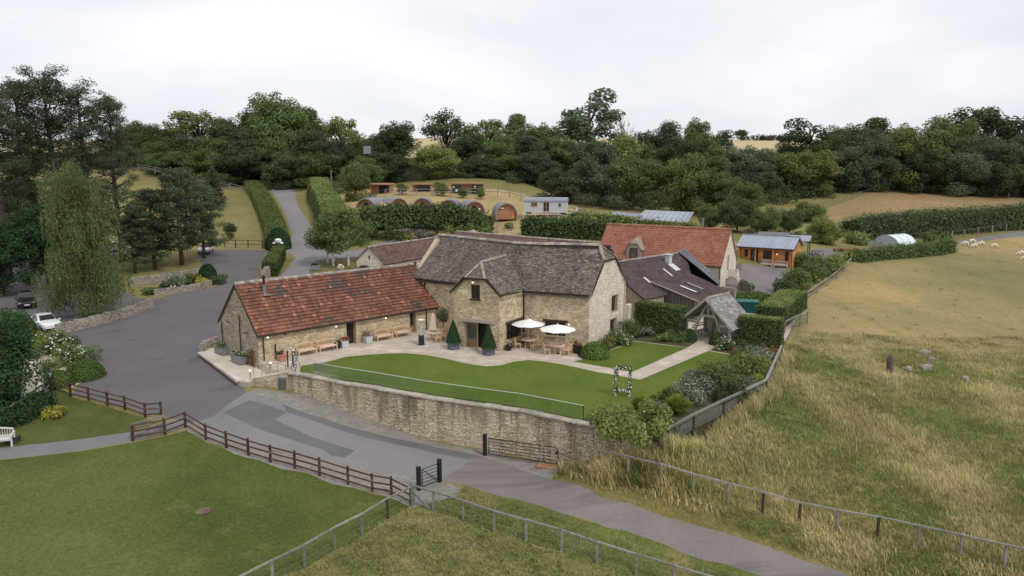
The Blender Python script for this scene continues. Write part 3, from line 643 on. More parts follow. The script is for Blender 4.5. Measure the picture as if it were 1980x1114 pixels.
mr = N.new('ShaderNodeMapRange'); mr.inputs[1].default_value = .515; mr.inputs[2].default_value = .65; mr.inputs[4].default_value = .7; L.new(ad.outputs[0], mr.inputs[0])
x = N.new('ShaderNodeMix'); x.data_type = 'RGBA'; L.new(mr.outputs[0], x.inputs['Factor']); L.new(src, x.inputs['A']); x.inputs['B'].default_value = (.13,.115,.085,1); L.new(x.outputs['Result'], bs.inputs['Base Color'])

# ------------------------------------------------------------------ retaining wall of the raised garden
root = thing('retaining_wall', 'long honey stone retaining wall with dark streaks below the garden lawn', 'wall', WALLW[0])
o0 = WALLW[0]; bd, st = B(), B()
def wall_run(pts, top, low, bd, st, o0, th=.5, seed=5, proud=.035):
    for i, (a, b) in enumerate(zip(pts, pts[1:])):
        d = (b - a); l = d.length; d.normalize(); n = Vector((d.y, -d.x, 0))
        if n.y > 0: n = -n
        wall_body(bd, a - o0, d, n, [(0, top), (l, top)], low, (), th); stones(st, a - o0, d, n, [(0, top), (l, top)], low, (), (.055, .115), (.1, .3), seed + i, proud * .7)
dense_wall = []
for a, b in zip(WALLW, WALLW[1:]):
    for j in range(3): dense_wall.append(a + (b - a) * j / 3)
dense_wall.append(WALLW[-1])
wall_run(dense_wall, -.1, -3.6, bd, st, o0)
bd.build('wall_core', MT['mortar'], root); st.build('wall_stones', MT['wall_streaked'], root, kind='stuff')
rg = random.Random(4); cop = [p for p in dense_wall]
acc = 0
for a, b in zip(cop[:-4], cop[1:-3]):
    d = b - a; l = d.length; k = max(1, round(l / 1.0)); u = d.normalized(); n = Vector((u.y, -u.x, 0))
    for j in range(k):
        p, q = a - o0 + u * (l * j / k + .012), a - o0 + u * (l * (j + 1) / k - .012); w_ = rg.uniform(.5, .62); h = rg.uniform(.09, .13)
        c = n * .06 - n * w_ / 2
        B().bar(p + c + Vector((0, 0, h / 2 - .06)), q + c + Vector((0, 0, h / 2 - .06)), w_, h).build('coping_stone', MT['coping_stone'], root)
# end return of the wall under the shrubs
e = WALLW[-1]; bd, st = B(), B()
wall_run([e - o0 + o0, e + Vector((3.2, 4.3, 0))], -.1, -2.6, bd, st, o0, .45, 77)
bd.build('return_core', MT['mortar'], root); st.build('return_stones', MT['wall_streaked'], root, kind='stuff')
GL = bpy.data.materials.new('clear_glass'); GL.use_nodes = True; nt = GL.node_tree; N = nt.nodes; L = nt.links; N.remove(N['Principled BSDF'])
tr = N.new('ShaderNodeBsdfTransparent'); tr.inputs[0].default_value = (.9,.93,.92,1); gs = N.new('ShaderNodeBsdfGlossy'); gs.inputs['Roughness'].default_value = .05
fz = N.new('ShaderNodeFresnel'); fz.inputs[0].default_value = 1.35; ms = N.new('ShaderNodeMixShader'); L.new(fz.outputs[0], ms.inputs[0]); L.new(tr.outputs[0], ms.inputs[1]); L.new(gs.outputs[0], ms.inputs[2]); L.new(ms.outputs[0], N['Material Output'].inputs[0]); MT['clear_glass'] = GL
root = thing('glass_balustrade', 'low clear glass balustrade with thin pale rail along the lawn edge', 'balustrade', P(607, 731))
o0 = root.location; path = [P(u, v - 3, 0) for u, v in ((600,730),(650,739.6),(731,753),(820,769),(900,781),(1000,795),(1065,808),(1124,820))] 
for a, b in zip(path, path[1:]):
    k = max(1, round((b - a).length / 1.7)); u = (b - a).normalized(); n = Vector((-u.y, u.x, 0))
    for j in range(k):
        p, q = a + (b - a) * j / k + u * .02 + n * .3, a + (b - a) * (j + 1) / k - u * .02 + n * .3
        p, q = p - o0, q - o0; z = Vector((0, 0, 1))
        g_ = B(); g_.extr([p + z * .03, q + z * .03, q + z * .95, p + z * .95], n * .012); g_.build('glass_panel', GL, root)
    B().bar(a + n * .306 - o0 + z * .965, b + n * .306 - o0 + z * .965, .035, .03).build('top_rail', MT['hut_grey'], root)
e = path[-1] - o0; e = e + Vector((.15, .3, 0))
B().bar(e, e + Vector((0, 0, .98)), .05).build('end_post', MT['black_metal'], root)

# ------------------------------------------------------------------ the low barn with old red pantiles
bz = math.atan2(BARN_U.y, BARN_U.x); root = thing('low_barn', 'low stone barn with weathered red pantile roof beside the car park', 'barn', BARN_A, bz)
X, Y, Z = Vector((1, 0, 0)), Vector((0, 1, 0)), Vector((0, 0, 1)); O3 = Vector((0, 0, 0))
EZ, RZ = 2.14, 5.72
d1 = rect_on(669.5, 622, 689, 662, BARN_A, BARN_U); d2 = rect_on(792, 602, 805, 641, BARN_A, BARN_U)
holes = [(d1[0], d1[1], -.02, 2.0), (d2[0], d2[1], -.02, 2.0)]
bd, st = B(), B(); prof = [(0, EZ), (BAL, EZ)]
wall_body(bd, O3, X, -Y, prof, -1.3, holes); stones(st, O3, X, -Y, prof, -.1, holes, seed=11)
gp_ = [(0, EZ - .05), (BAW / 2, RZ - .18), (BAW, EZ - .05)]
slits = [(1.35, 1.5, .4, 1.7), (6.2, 6.35, .4, 1.7)]
wall_body(bd, X * .455, Y, -X, [(0.46, EZ + .3), (BAW / 2, RZ - .18), (BAW - .46, EZ + .3)], -1.3, [], .45)
wall_body(bd, O3 - X * .002, Y, -X, [(0, EZ - .05), (BAW / 2, RZ - .18), (BAW, EZ - .05)], -1.3, slits, .4)
g_ = B(); stones(g_, -X * .002, Y, -X, gp_, -.9, slits, seed=12, proud=.05)
wall_body(bd, Y * BAW, X, Y, prof, -1.3, []); wall_body(bd, X * BAL + Y * .46, Y, X, [(0, EZ + .2), (BAW / 2 - .46, RZ - .2), (BAW - .92, EZ + .2)], -1.3, [])
w_ = bd.build('wall', MT['mortar'], root); st.build('wall_stones', MT['honey_stone'], w_, kind='stuff'); g_.build('gable_stones', MT['grey_stone'], w_, kind='stuff')
for s_ in slits: B().box((.25, (s_[0] + s_[1]) / 2, 1.05), (.02, .2, 1.4)).build('slit_window', MT['window_dark'], root)
ov = .22; rise = (RZ - EZ) / (BAW / 2); e0, e1 = Vector((-.12, -ov, EZ - ov * rise + .12)), Vector((BAL + .15, -ov, EZ - ov * rise + .12)); r0, r1 = Vector((-.12, BAW / 2, RZ + .02)), Vector((BAL + .15, BAW / 2, RZ + .02))
mb, apart, S, nn = tile_patch(e0, e1, r0, r1, .27, .335, .02, PAN, seed=5, jit=.02, lift=.075, pick=lambda a, b: a < .262)
rf = B(); deck(rf, [e0, e1, r1, r0], nn); eb0, eb1 = Vector((-.12, BAW + ov, e0.z)), Vector((BAL + .15, BAW + ov, e0.z)); nb = Vector((0, -nn.y, nn.z)); deck(rf, [eb0, r0, r1, eb1], nb)
rfo = rf.build('roof', MT['dark_mortar'], root); mb.build('roof_tiles', MT['old_pantile'], rfo, kind='stuff')
tile_patch(eb1, eb0, r1, r0, .54, .335, .02, PAN, seed=6).build('rear_roof_tiles', MT['old_pantile'], rfo, kind='stuff')
tile_me = None; rgm = random.Random(9)
for aa, an, b0, b1 in apart:
    if tile_me is None:
        t = B(); k = len(PAN); lx = (S(an, b0) - S(aa, b0)).length; ly = (S(aa, b1) - S(aa, b0)).length
        vs = [(f * lx, 0, .095 + h) for f, h in PAN] + [(f * lx, ly, .006 + h) for f, h in PAN] + [(f * lx, 0, .03 + h) for f, h in PAN]
        t.add(vs, [(i, i + 1, k + i + 1, k + i) for i in range(k - 1)] + [(2 * k + i, 2 * k + i + 1, i + 1, i) for i in range(k - 1)]); tile_me = t.mesh('roof_tile', MT['old_pantile'])
    o = link('roof_tile', tile_me, rfo); c = S(aa, b0); yv = (S(aa, b1) - c).normalized(); xv = X
    o.matrix_local = Matrix(((xv.x, yv.x, nn.x, c.x), (xv.y, yv.y, nn.y, c.y + rgm.uniform(-.01, .01)), (xv.z, yv.z, nn.z, c.z + rgm.uniform(0, .006)), (0, 0, 0, 1)))
ridge_caps(rfo, r0 + Z * .03, r1 + Z * .03, 'ridge_stone', .36, .42, .14)
B().tube([(-.12, -.3, e0.z - .02), (BAL - .1, -.3, e0.z - .05)], .06, 8).build('gutter', MT['brown_metal'], root)
for s0, s1 in ((0, BAW / 2), (BAW, BAW / 2)):
    B().bar((-.14, s0 - (ov if s0 == 0 else -ov), e0.z - .09), (-.14, s1, RZ - .1), .05, .12).build('bargeboard', MT['brown_metal'], root)
for s_ in (.35, BAL - 1.2): pipe(root, (s_, -.1, -.1), (s_, -.12, EZ - .1))
pipe(root, (-.12, 3.2, -.8), (-.12, 3.2, 3.2)); pipe(root, (-.12, BAW - .55, -.8), (-.12, BAW - .55, 2.1))
door(root, O3, X, -Y, d1[0], d1[1], -.02, 2.0, 'interior_dark', None, .3, 'oak_door', 'open oak framed doorway with dark interior')  # no leaf here: a dark panel stands in for the unlit inside
door(root, O3, X, -Y, d2[0], d2[1], -.02, 2.0, 'oak_door', 'window_dark', .16, 'oak_door', 'half glazed oak door')
for u, v in ((516, 651), (648, 630), (744, 614)):
    s_, z_ = planehit(u, v, BARN_A, BARN_U); wall_lamp(root, (s_, -.03, z_), -Y)
for yy, zz in ((2.0, 1.9), (5.4, 2.3)): wall_lamp(root, (-.05, yy, zz), -X, False)
s_, z_ = planehit(550, 644, BARN_A, BARN_U); B().box((s_, -.12, z_), (.22, .2, .16), 0).build('floodlight', MT['black_metal'], root)
fl = Vector((1.95, BAW / 2 - .95, RZ - .85)); mb = B(); mb.lathe([(.14, -.1), (.14, .7), (.2, .72)], 10, fl); f_ = mb.build('flue_base', MT['zinc'], root, smooth=False)
B().lathe([(.1, .72), (.1, 1.25), (.16, 1.27), (.16, 1.42), (.02, 1.5)], 10, fl).build('flue_pipe', MT['black_metal'], f_)
B().box(fl + Vector((0, -.2, -.12)), (.6, .75, .05)).build('flashing', MT['zinc'], f_)
# ------------------------------------------------------------------ the tall barn with the stone slate roof
MC = P(1138, 674); ZE = 4.75; MK = P(1012, 558.3, ZE); MK.z = 0; ML = P(796, 533, ZE); ML.z = 0
root = thing('tall_barn', 'tall honey stone barn with lichened stone slate roof and projecting gabled bay', 'barn', MC)
def lo(p): return Vector(p) - MC
C_, K_, L_ = lo(MC), lo(MK), lo(ML)
gd = Vector((math.cos(R(57)), math.sin(R(57)), 0)); GW = 7.3; BK = C_ + gd * GW
FR_, FL_ = lo(P(966, 680)), lo(P(878, 669.3))
du1 = (K_ - C_).normalized(); du2 = (L_ - K_).normalized(); n1 = Vector((du1.y, -du1.x, 0)); n1 = n1 if n1.y < 0 else -n1; n2 = Vector((du2.y, -du2.x, 0)); n2 = n2 if n2.y < 0 else -n2
sd = (K_ - FR_).normalized(); bf = (FL_ - FR_); BL = bf.length; bf.normalize(); nbf = Vector((bf.y, -bf.x, 0)); nbf = nbf if nbf.y < 0 else -nbf
# where the bay's far flank meets the main wall
tq = ((FL_ - K_).x * du2.y - (FL_ - K_).y * du2.x); den = (sd.x * du2.y - sd.y * du2.x); K2_ = FL_ - sd * (tq / den)
bd, st, gs_ = B(), B(), B()
def wallp(O, E, n, prof=None, holes=(), z0=-.6, h=ZE, seed=1, target=None, th=.45, zs=-.05, face=True):
    d = E - O; l = d.length; d.normalize(); prof = prof or [(0, h), (l, h)]
    wall_body(bd, O, d, n, prof, z0, holes, th)
    if face: stones(target or st, O, d, n, prof, zs, holes, seed=seed)
    return d, l
wr = rect_on(1054, 627, 1093, 657, MC, du1); wr = (wr[0], wr[1], .85, 2.05)
wallp(C_, K_, n1, holes=[wr], seed=21)
ns = Vector((sd.y, -sd.x, 0)); ns = ns if ns.x > 0 else -ns
sl = (K_ - FR_).length; wside = (sl * .28, sl - .25, .75, 2.1); wallp(FR_, K_, ns, holes=[wside], seed=22, h=4.85)
BE, BH, BR = 4.9, 5.95, 7.2
dr = rect_on(898, 620, 947, 677, P(966, 680), bf); dr = (dr[0], dr[1], .05, 2.25); wu = rect_on(910.5, 550, 928, 579, P(966, 680), bf)
wallp(FR_, FL_, nbf, [(0, BE), (BL * .28, BH), (BL * .72, BH), (BL, BE)], [dr, wu], seed=23)
wallp(K2_, FL_, -ns, seed=24, h=4.85); wallp(K2_, L_, n2, seed=25)
ng = Vector((gd.y, -gd.x, 0)); ng = ng if ng.x > 0 else -ng; GT = 7.25
gpf = [(0, ZE), (GW * .36, GT), (GW * .64, GT), (GW, ZE)]
O_ = C_ + MC; wg1 = rect_on(1183, 573, 1193.5, 601.5, MC, gd); wg2 = rect_on(1180, 619, 1191, 646, MC, gd)
wallp(C_ + ng * .003, BK + ng * .003, ng, gpf, [wg1, wg2], seed=26, target=gs_)
nbk = -n1; BKL = BK + (L_ - C_); 
wallp(BK, BK + du1 * 6.5, nbk, face=False); 
LB = L_ + Vector((-n2.x, -n2.y, 0)) * 7.0; wallp(L_, LB, du2, [(0, ZE), (3.5, 8.1), (7, ZE)], face=False); wallp(LB, BK + du1 * 6.5, Vector((-n2.x, -n2.y, 0)), face=False)
w_ = bd.build('wall', MT['mortar'], root); st.build('wall_stones', MT['honey_stone'], w_, kind='stuff'); gs_.build('gable_stones', MT['pale_stone'], w_, kind='stuff')
bq = B(); bq.prism([tuple(BK[:2]), tuple((BK + ng * .35)[:2]), tuple((BK + ng * .35 + gd * .7)[:2]), tuple((BK + gd * .7)[:2])], -.3, 2.6); bt = bq.build('buttress', MT['pale_mortar'], root)
mb = B(); stones(mb, BK + ng * .352, gd, ng, [(0, 2.6), (.7, 2.3)], -.1, seed=30); mb.build('buttress_stones', MT['pale_stone'], bt, kind='stuff')
# roof: ridge kinks where the two lengths of the barn meet
ov = .25
R0, RK, RL = lo(P(1160, 475, 8.4)), lo(P(1009, 472, 8.25)), lo(P(849, 455, 8.3))
gm_ = C_ + gd * GW / 2; RG = Vector((gm_.x, gm_.y, 8.4)) + ng * .1
eC = C_ + n1 * ov + ng * .15 + Z * (ZE - .12); eK = K_ + n1 * ov + Z * (ZE - .12) ; eL = L_ + n2 * ov + du2 * .1 + Z * (ZE - .12)
bh = (GT - ZE) / (8.4 - ZE); ins = (RG - R0).length / (RG - RK).length
rfb = B(); rtop = []
def hipcut(b): return (max(0.0, (b - bh) / (1 - bh)) * ins, 1)
nn1 = (eK - eC).cross(RG - eC).normalized(); nn1 = nn1 if nn1.z > 0 else -nn1
gpt = eC + (RG - eC) * bh
dn = Z * -.3
deck(rfb, [q + dn for q in (eC, eK, RK, R0, gpt)], nn1)
t1 = tile_patch(eC, eK, RG, RK, .22, .135, .028, FLAT, hipcut, .02, 31, .4, .028)
nn2 = (eL - eK).cross(RK - eK).normalized(); nn2 = nn2 if nn2.z > 0 else -nn2
deck(rfb, [q + dn for q in (eK, eL, RL, RK)], nn2)
t2 = tile_patch(eK, eL, RK, RL, .22, .135, .028, FLAT, None, .02, 32, .4, .028)
# half hip over the pale gable, rear slope
eB = BK - n1 * ov + ng * .15 + Z * (ZE - .12); gpb = eB + (RG - eB) * bh
t3 = tile_patch(gpt, gpb, R0, R0 + Vector((.02, .02, 0)), .3, .17, .028, FLAT, None, .015, 33, .4, .028); nh = (gpb - gpt).cross(R0 - gpt).normalized(); nh = nh if nh.z > 0 else -nh; deck(rfb, [gpt, gpb, R0], nh)
eBK = BK + du1 * 6.5 - n1 * ov + Z * (ZE - .12); eLB = LB - n2 * ov + Z * (ZE - .12)
nb1 = (eBK - eB).cross(RK - eB).normalized(); nb1 = nb1 if nb1.z > 0 else -nb1; deck(rfb, [eB, eBK, RK, R0, gpb], nb1); nb2 = (eLB - eBK).cross(RL - eBK).normalized(); nb2 = nb2 if nb2.z > 0 else -nb2; deck(rfb, [eBK, eLB, RL, RK], nb2)
rfo = rfb.build('roof', MT['slate'], root)
for t_, nm in ((t1, 'roof_slates'), (t2, 'roof_slates'), (t3, 'hip_slates')): t_.build(nm, MT['slate'], rfo, kind='stuff')
tile_patch(eBK, eB, RK, RG, .6, .34, .028, FLAT, None, .02, 34, .3).build('rear_slates', MT['slate'], rfo, kind='stuff'); tile_patch(eLB, eBK, RL, RK, .6, .34, .028, FLAT, None, .02, 35, .3).build('rear_slates', MT['slate'], rfo, kind='stuff')
ridge_caps(rfo, RL + Z * .06, RK + Z * .06, 'ridge_stone', .4, .5, .15, 5); ridge_caps(rfo, RK + Z * .06, R0 + Z * .06, 'ridge_stone', .4, .5, .15, 6)
ridge_caps(rfo, R0 + Z * .05, gpt + Z * .06, 'ridge_stone', .32, .45, .12, 7); ridge_caps(rfo, R0 + Z * .05, gpb + Z * .06, 'ridge_stone', .32, .45, .12, 8)
# bay roof
mid = FR_ + bf * BL / 2; apx = mid - nbf * .95 + Z * BR
fe, le = FR_ + nbf * .2 + ns * .2 + Z * (BE - .1), FL_ + nbf * .2 - ns * .2 + Z * (BE - .1)
hr, hl = FR_ + bf * BL * .28 + nbf * .2 + Z * (BH + .06), FR_ + bf * BL * .72 + nbf * .2 + Z * (BH + .06)
bk = apx - nbf * 4.6; bk.z = BR + .05; kk = K_ + ns * .2 + Z * (ZE - .05); vR = kk - nbf * .3
rb = B()
def plane(pts):
    n_ = (Vector(pts[1]) - Vector(pts[0])).cross(Vector(pts[2]) - Vector(pts[0])).normalized(); return n_ if n_.z > 0 else -n_
frt = mid + nbf * .2 + Z * BR; bhb = (BH + .06 - BE + .1) / (BR - BE + .1); insb = .95 / (frt - bk).length * 1.15
def cutb(b): return (max(0.0, (b - bhb) / (1 - bhb)) * insb, 1)
def cutb2(b): return (0, 1 - max(0.0, (b - bhb) / (1 - bhb)) * insb)
kbk = kk - nbf * 1.6 + Z * .1
deck(rb, [fe, kbk, bk, apx, hr], plane([fe, kbk, apx])); t4 = tile_patch(fe, kbk, frt, bk, .22, .135, .028, FLAT, cutb, .02, 36, .4, .028)
k2b = K2_ - ns * .2 + Z * (ZE - .05) - nbf * 1.2 + Z * .1
deck(rb, [k2b, le, hl, apx, bk], plane([k2b, le, apx])); t5 = tile_patch(k2b, le, bk, frt, .22, .135, .028, FLAT, cutb2, .02, 37, .4, .028)
deck(rb, [hr, apx, hl], plane([hr, hl, apx])); t6 = tile_patch(hl, hr, apx, apx + bf * .02, .22, .135, .028, FLAT, None, .015, 38, .4, .028)
bro = rb.build('bay_roof', MT['slate'], root)
for t_ in (t4, t5, t6): t_.build('bay_slates', MT['slate'], bro, kind='stuff')
ridge_caps(bro, apx + Z * .05, bk + Z * .05, 'ridge_stone', .34, .45, .13, 9); ridge_caps(bro, apx + Z * .05, hr + Z * .05, 'ridge_stone', .28, .4, .1, 10); ridge_caps(bro, apx + Z * .05, hl + Z * .05, 'ridge_stone', .28, .4, .1, 11)
# openings
window(root, C_, du1, n1, wr[0], wr[1], wr[2], wr[3], 4, 'frame_dark', 'window_dark', .16, 0, 'honey_stone', 'frame_dark')
window(root, FR_, sd, ns, *wside, 4, 'frame_dark', 'window_dark', .16, 0, 'honey_stone', 'frame_dark')
window(root, FR_, bf, nbf, *wu, 2, 'frame_dark', 'window_dark', .14, 0, 'frame_dark')
window(root, C_, gd, ng, *wg1, 1, 'frame_tan', 'window_dark', .2, 0); window(root, C_, gd, ng, *wg2, 1, 'frame_tan', 'window_dark', .2, 0)
md = (dr[0] + dr[1]) / 2
door(root, FR_, bf, nbf, md + .02, dr[1], .05, 2.25, 'oak_door', 'door_glass', .2, 'frame_tan', 'oak framed glazed door, one half of the pair')
B().extr([FR_ + bf * dr[0] - nbf * .4 + Z * .05, FR_ + bf * md - nbf * .4 + Z * .05, FR_ + bf * md - nbf * .4 + Z * 2.25, FR_ + bf * dr[0] - nbf * .4 + Z * 2.25], -nbf * .03).build('dark_doorway', MT['interior_dark'], root)
ol = B(); q = FR_ + bf * (md - .03) + nbf * .02
ol.extr([q + Z * .05, q + nbf * .62 - bf * .35 + Z * .05, q + nbf * .62 - bf * .35 + Z * 2.2, q + Z * 2.2], bf * .05); odr = ol.build('open_door', MT['oak_door'], root); odr['label'] = 'oak door leaf standing open'
B().extr([q + nbf * .1 - bf * .05 + Z * .8 + bf * .06, q + nbf * .52 - bf * .29 + Z * .8 + bf * .06, q + nbf * .52 - bf * .29 + Z * 2.05 + bf * .06, q + nbf * .1 - bf * .05 + Z * 2.05 + bf * .06], bf * .01).build('pane', MT['door_glass'], odr)
B().bar(FR_ + bf * (dr[0] - .35) + nbf * .02 + Z * 2.4, FR_ + bf * (dr[1] + .35) + nbf * .02 + Z * 2.43, .3, .26).build('lintel', MT['oak_grey'], root)
B().bar(FR_ + bf * (dr[0] - .1) + nbf * .1 + Z * .02, FR_ + bf * (dr[1] + .1) + nbf * .1 + Z * .02, .4, .1).build('doorstep', MT['kerb_stone'], root)
pipe(root, K_ + ns * .1 + n1 * .12, K_ + ns * .1 + n1 * .12 + Z * (ZE - .15), .055); pipe(root, L_ - du2 * 1.75 + n2 * .1, L_ - du2 * 1.75 + n2 * .1 + Z * (ZE - .15), .05)
for a, b in ((C_ + n1 * .36 + Z * (ZE - .16), K_ + n1 * .3 + ns * .1 + Z * (ZE - .2)), (K2_ + n2 * .34 + Z * (ZE - .16), L_ + n2 * .34 + Z * (ZE - .16)), (FR_ + ns * .3 + nbf * .1 + Z * (BE - .16), K_ + ns * .3 + Z * (ZE - .16))):
    B().tube([a, b], .06, 8).build('gutter', MT['brown_metal'], root)
for a, b in ((FL_ + nbf * .22 - ns * .3 + Z * (BE - .25), hl + nbf * .03), (FR_ + nbf * .22 + ns * .3 + Z * (BE - .25), hr + nbf * .03), (hl + nbf * .03, hr + nbf * .03)):
    B().bar(a - Z * .06, b - Z * .06, .04, .12).build('bargeboard', MT['brown_metal'], root)
for a, b in ((C_ + ng * .18 + Z * (ZE - .2), gpt), (gpt, gpb), (gpb, BK + ng * .18 + Z * (ZE - .2))): B().bar(a - Z * .08, b - Z * .08, .05, .1).build('bargeboard', MT['brown_metal'], root)
for u, v, oo, dd, nn_ in ((915.5, 545, FR_ + MC, bf, nbf),): 
    s_, z_ = planehit(u, v, oo, dd); wall_lamp(root, FR_ + bf * s_ + Z * z_, nbf)
for u, v in ((1026, 616.5), (1101, 626)):
    s_, z_ = planehit(u, v, MC, du1); wall_lamp(root, C_ + du1 * s_ + Z * z_, n1)

# ------------------------------------------------------------------ simple gabled range, seen mostly as roof
def gabled(name, label, A, u, length, width, ez, rz, base, wallm, stonem, tilem, style, tw, te, holes_front=(), holes_gable=(), ridge='ridge_stone', seed=50, gable_side=-1, ov=.25, joined=True, facing=True, back_tiles=True):
    root = rect_root(name, label, 'building', A, u); bd, st = B(), B(); O3 = Vector((0, 0, 0)); prof = [(0, ez), (length, ez)]; hw = width / 2
    wall_body(bd, O3, X, -Y, prof, base - .6, holes_front, .35); gpf = [(0, ez), (hw, rz - .15), (width, ez)]
    for xx, nn_ in ((-.002, -X), (length + .002, X)):
        hg = holes_gable if (nn_.x > 0) == (gable_side > 0) else ()
        wall_body(bd, X * xx, Y, nn_, gpf, base - .6, hg, .35)
        if facing: stones(st, X * xx, Y, nn_, gpf, base - .1, hg, seed=seed + (3 if nn_.x > 0 else 4), proud=.025)
    wall_body(bd, Y * width, X, Y, prof, base - .6, (), .35)
    if facing: stones(st, O3, X, -Y, prof, base - .1, holes_front, seed=seed + 1, proud=.025)
    w_ = bd.build('wall', MT[wallm], root)
    if facing: st.build('wall_stones', MT[stonem], w_, kind='stuff')
    sl_ = (rz - ez) / hw; e0, e1 = Vector((-.15, -ov, ez - ov * sl_ + .1)), Vector((length + .15, -ov, ez - ov * sl_ + .1)); r0, r1 = Vector((-.15, hw, rz)), Vector((length + .15, hw, rz)); f0, f1 = Vector((-.15, width + ov, e0.z)), Vector((length + .15, width + ov, e0.z))
    n_ = Vector((0, -sl_, 1)).normalized(); rf = B(); deck(rf, [e0, e1, r1, r0], n_); deck(rf, [f0, r0, r1, f1], Vector((0, -n_.y, n_.z))); rfo = rf.build('roof', MT['dark_mortar'], root)
    tile_patch(e0, e1, r0, r1, tw, te, .02, style, None, .012, seed, .0).build('roof_tiles', MT[tilem], rfo, kind='stuff')
    if back_tiles: tile_patch(f1, f0, r1, r0, tw * 2, te, .02, style, None, .012, seed + 9, .0).build('rear_roof_tiles', MT[tilem], rfo, kind='stuff')
    ridge_caps(rfo, r0 + Z * .03, r1 + Z * .03, ridge, .34, .45, .13, seed, joined=joined)
    B().tube([e0 - Y * .06 - Z * .05, e1 - Y * .06 - Z * .05], .055, 6).build('gutter', MT['brown_metal'], root)
    return root, rfo
# low white-gabled range behind the tall barn
def GZ(p, b=0): return Vector((p.x, p.y, b))
a1 = P(741, 510, 2.7); ua = (P(819, 496, 2.7) - a1).normalized()
n_a = Vector((-ua.y, ua.x, 0)); A_ = a1 + n_a * 0; 
root, rfo = gabled('cottage_range', 'low white gabled range with brown tiled roof behind the tall barn', GZ(a1), ua, 19.5, 4.7, 2.7, 4.75, .1, 'pale_mortar', 'pale_stone', 'brown_tile', PAN, .3, .34, [(2.4, 3.5, 1.2, 2.2), (4.3, 5.2, .1, 2.15), (6.4, 7.3, .1, 2.15)], [(2.2, 2.5, 3.1, 3.6)], seed=60, gable_side=-1, facing=True)
window(root, (0, 0, 0), X, -Y, 2.4, 3.5, 1.2, 2.2, 2, 'frame_dark'); window(root, (-.002, 0, 0), Y, -X, 2.2, 2.5, 3.1, 3.6, 1, 'frame_dark', fw=.05)
for s_ in (4.3, 6.4): door(root, (0, 0, 0), X, -Y, s_, s_ + .9, .1, 2.15, 'oak_door', 'window_dark')
pipe(root, (-.1, 4.5, 0), (-.1, 4.5, 2.6)); pipe(root, (-.1, .1, 0), (-.1, .1, 2.6))
b0_, b1_ = P(1163, 470, 4.9), P(884, 447.5, 4.9); ub = (b1_ - b0_).normalized(); nbx = Vector((-ub.y, ub.x, 0)); nbx = nbx if nbx.y > 0 else -nbx
# local frame needs u to the right seen from the front, so start at the left end
hwb = 2.9; Ab = GZ(b1_) - nbx * hwb
root, rfo = gabled('long_range', 'long low range with brown tiled ridge running behind the stone slate roof', Ab, -ub, (b1_ - b0_).length, hwb * 2, 2.7, 4.9, .3, 'pale_mortar', 'pale_stone', 'brown_tile', PAN, .33, .36, [], [], seed=64, facing=False)

# ------------------------------------------------------------------ house with new red pantiles
e1_ = D(1394.6, 513, 84.0); ridge_r = P(1414.8, 444.2, 7.6); ridge_l = P(1174.5, 433.5, 7.6); uh = (ridge_r - ridge_l).normalized(); nh_ = Vector((-uh.y, uh.x, 0)); LH = (ridge_r - ridge_l).length - .3
HWH = 3.25; Ah = GZ(ridge_l) + uh * .15 - nh_ * HWH; EH = 3.65
cfr = Ah + uh * LH                                 # front right corner
hg = [(2.55, 3.35, 2.6, 4.5)]
root, rfo = gabled('red_roofed_house', 'stone house with bright red pantile roof and one dormer', Ah, uh, LH, HWH * 2, EH, 7.6, .4, 'pale_mortar', 'pale_stone', 'new_pantile', PAN, .3, .36, [], hg, 'new_pantile', seed=70, gable_side=1)
door(root, (LH + .002, 0, 0), Y, X, *hg[0], 'oak_grey', None, .2, 'oak_grey', 'upper gable door over the stone stair')
pipe(root, (LH - .1, -.1, .4), (LH - .1, -.12, EH - .1), .05)
sb = B()
for i in range(7): sb.box((LH + .6, 4.1 + i * .28 + .14 - 1.0, .3 + (2.5 - i * .3) / 2), (1.15, .28, 2.5 - i * .3))
sb.build('stone_stair', MT['pale_stone'], root)
rl = B()
for yy in np.linspace(2.4, 4.9, 7): rl.tube([(LH + 1.1, yy, 2.5), (LH + 1.1, yy, 3.4)], .02, 5)
rl.tube([(LH + 1.1, 2.4, 3.4), (LH + 1.1, 4.9, 3.4)], .025, 5); rl.build('railing', MT['black_metal'], root)
B().lathe([(.03, 0), (.28, .05), (.3, .1)], 12, (LH + .35, 5.3, 5.6)).build('satellite_dish', MT['hut_grey'], root)
# dormer
s_, z_ = planehit(1225, 500, Ah, uh); dm = B(); dx = s_; dz0 = EH - .1; hwid = .95
pr_ = [(-hwid, dz0), (hwid, dz0), (hwid, dz0 + 1.35), (.5, dz0 + 2.0), (-.5, dz0 + 2.0), (-hwid, dz0 + 1.35)]
dm.extr([(dx + a, -.05, b) for a, b in pr_], (0, 1.9, 0)); dmo = dm.build('dormer', MT['wall_rubble'], root)
window(dmo, (dx, -.05, 0), X, -Y, -.5, .5, dz0 + .1, dz0 + 1.45, 1, 'frame_dark', 'door_glass', -.03, 0, fw=.12)
dr_ = B(); ap = Vector((dx, .35, dz0 + 2.65))
for sgn in (-1, 1):
    q = [Vector((dx + sgn * 1.15, -.2, dz0 + 1.2)), Vector((dx + sgn * 1.15, 1.9, dz0 + 1.2)), Vector((dx, 2.6, dz0 + 2.65)), ap, Vector((dx + sgn * .55, -.2, dz0 + 2.0))]
    dr_.extr(q, (0, 0, .07))
dr_.extr([Vector((dx - .55, -.2, dz0 + 2.0)), Vector((dx + .55, -.2, dz0 + 2.0)), ap], (0, 0, .07)); dr_.build('dormer_roof', MT['ridge_stone'], dmo)
for a_ in (.03, .47): 
    pass
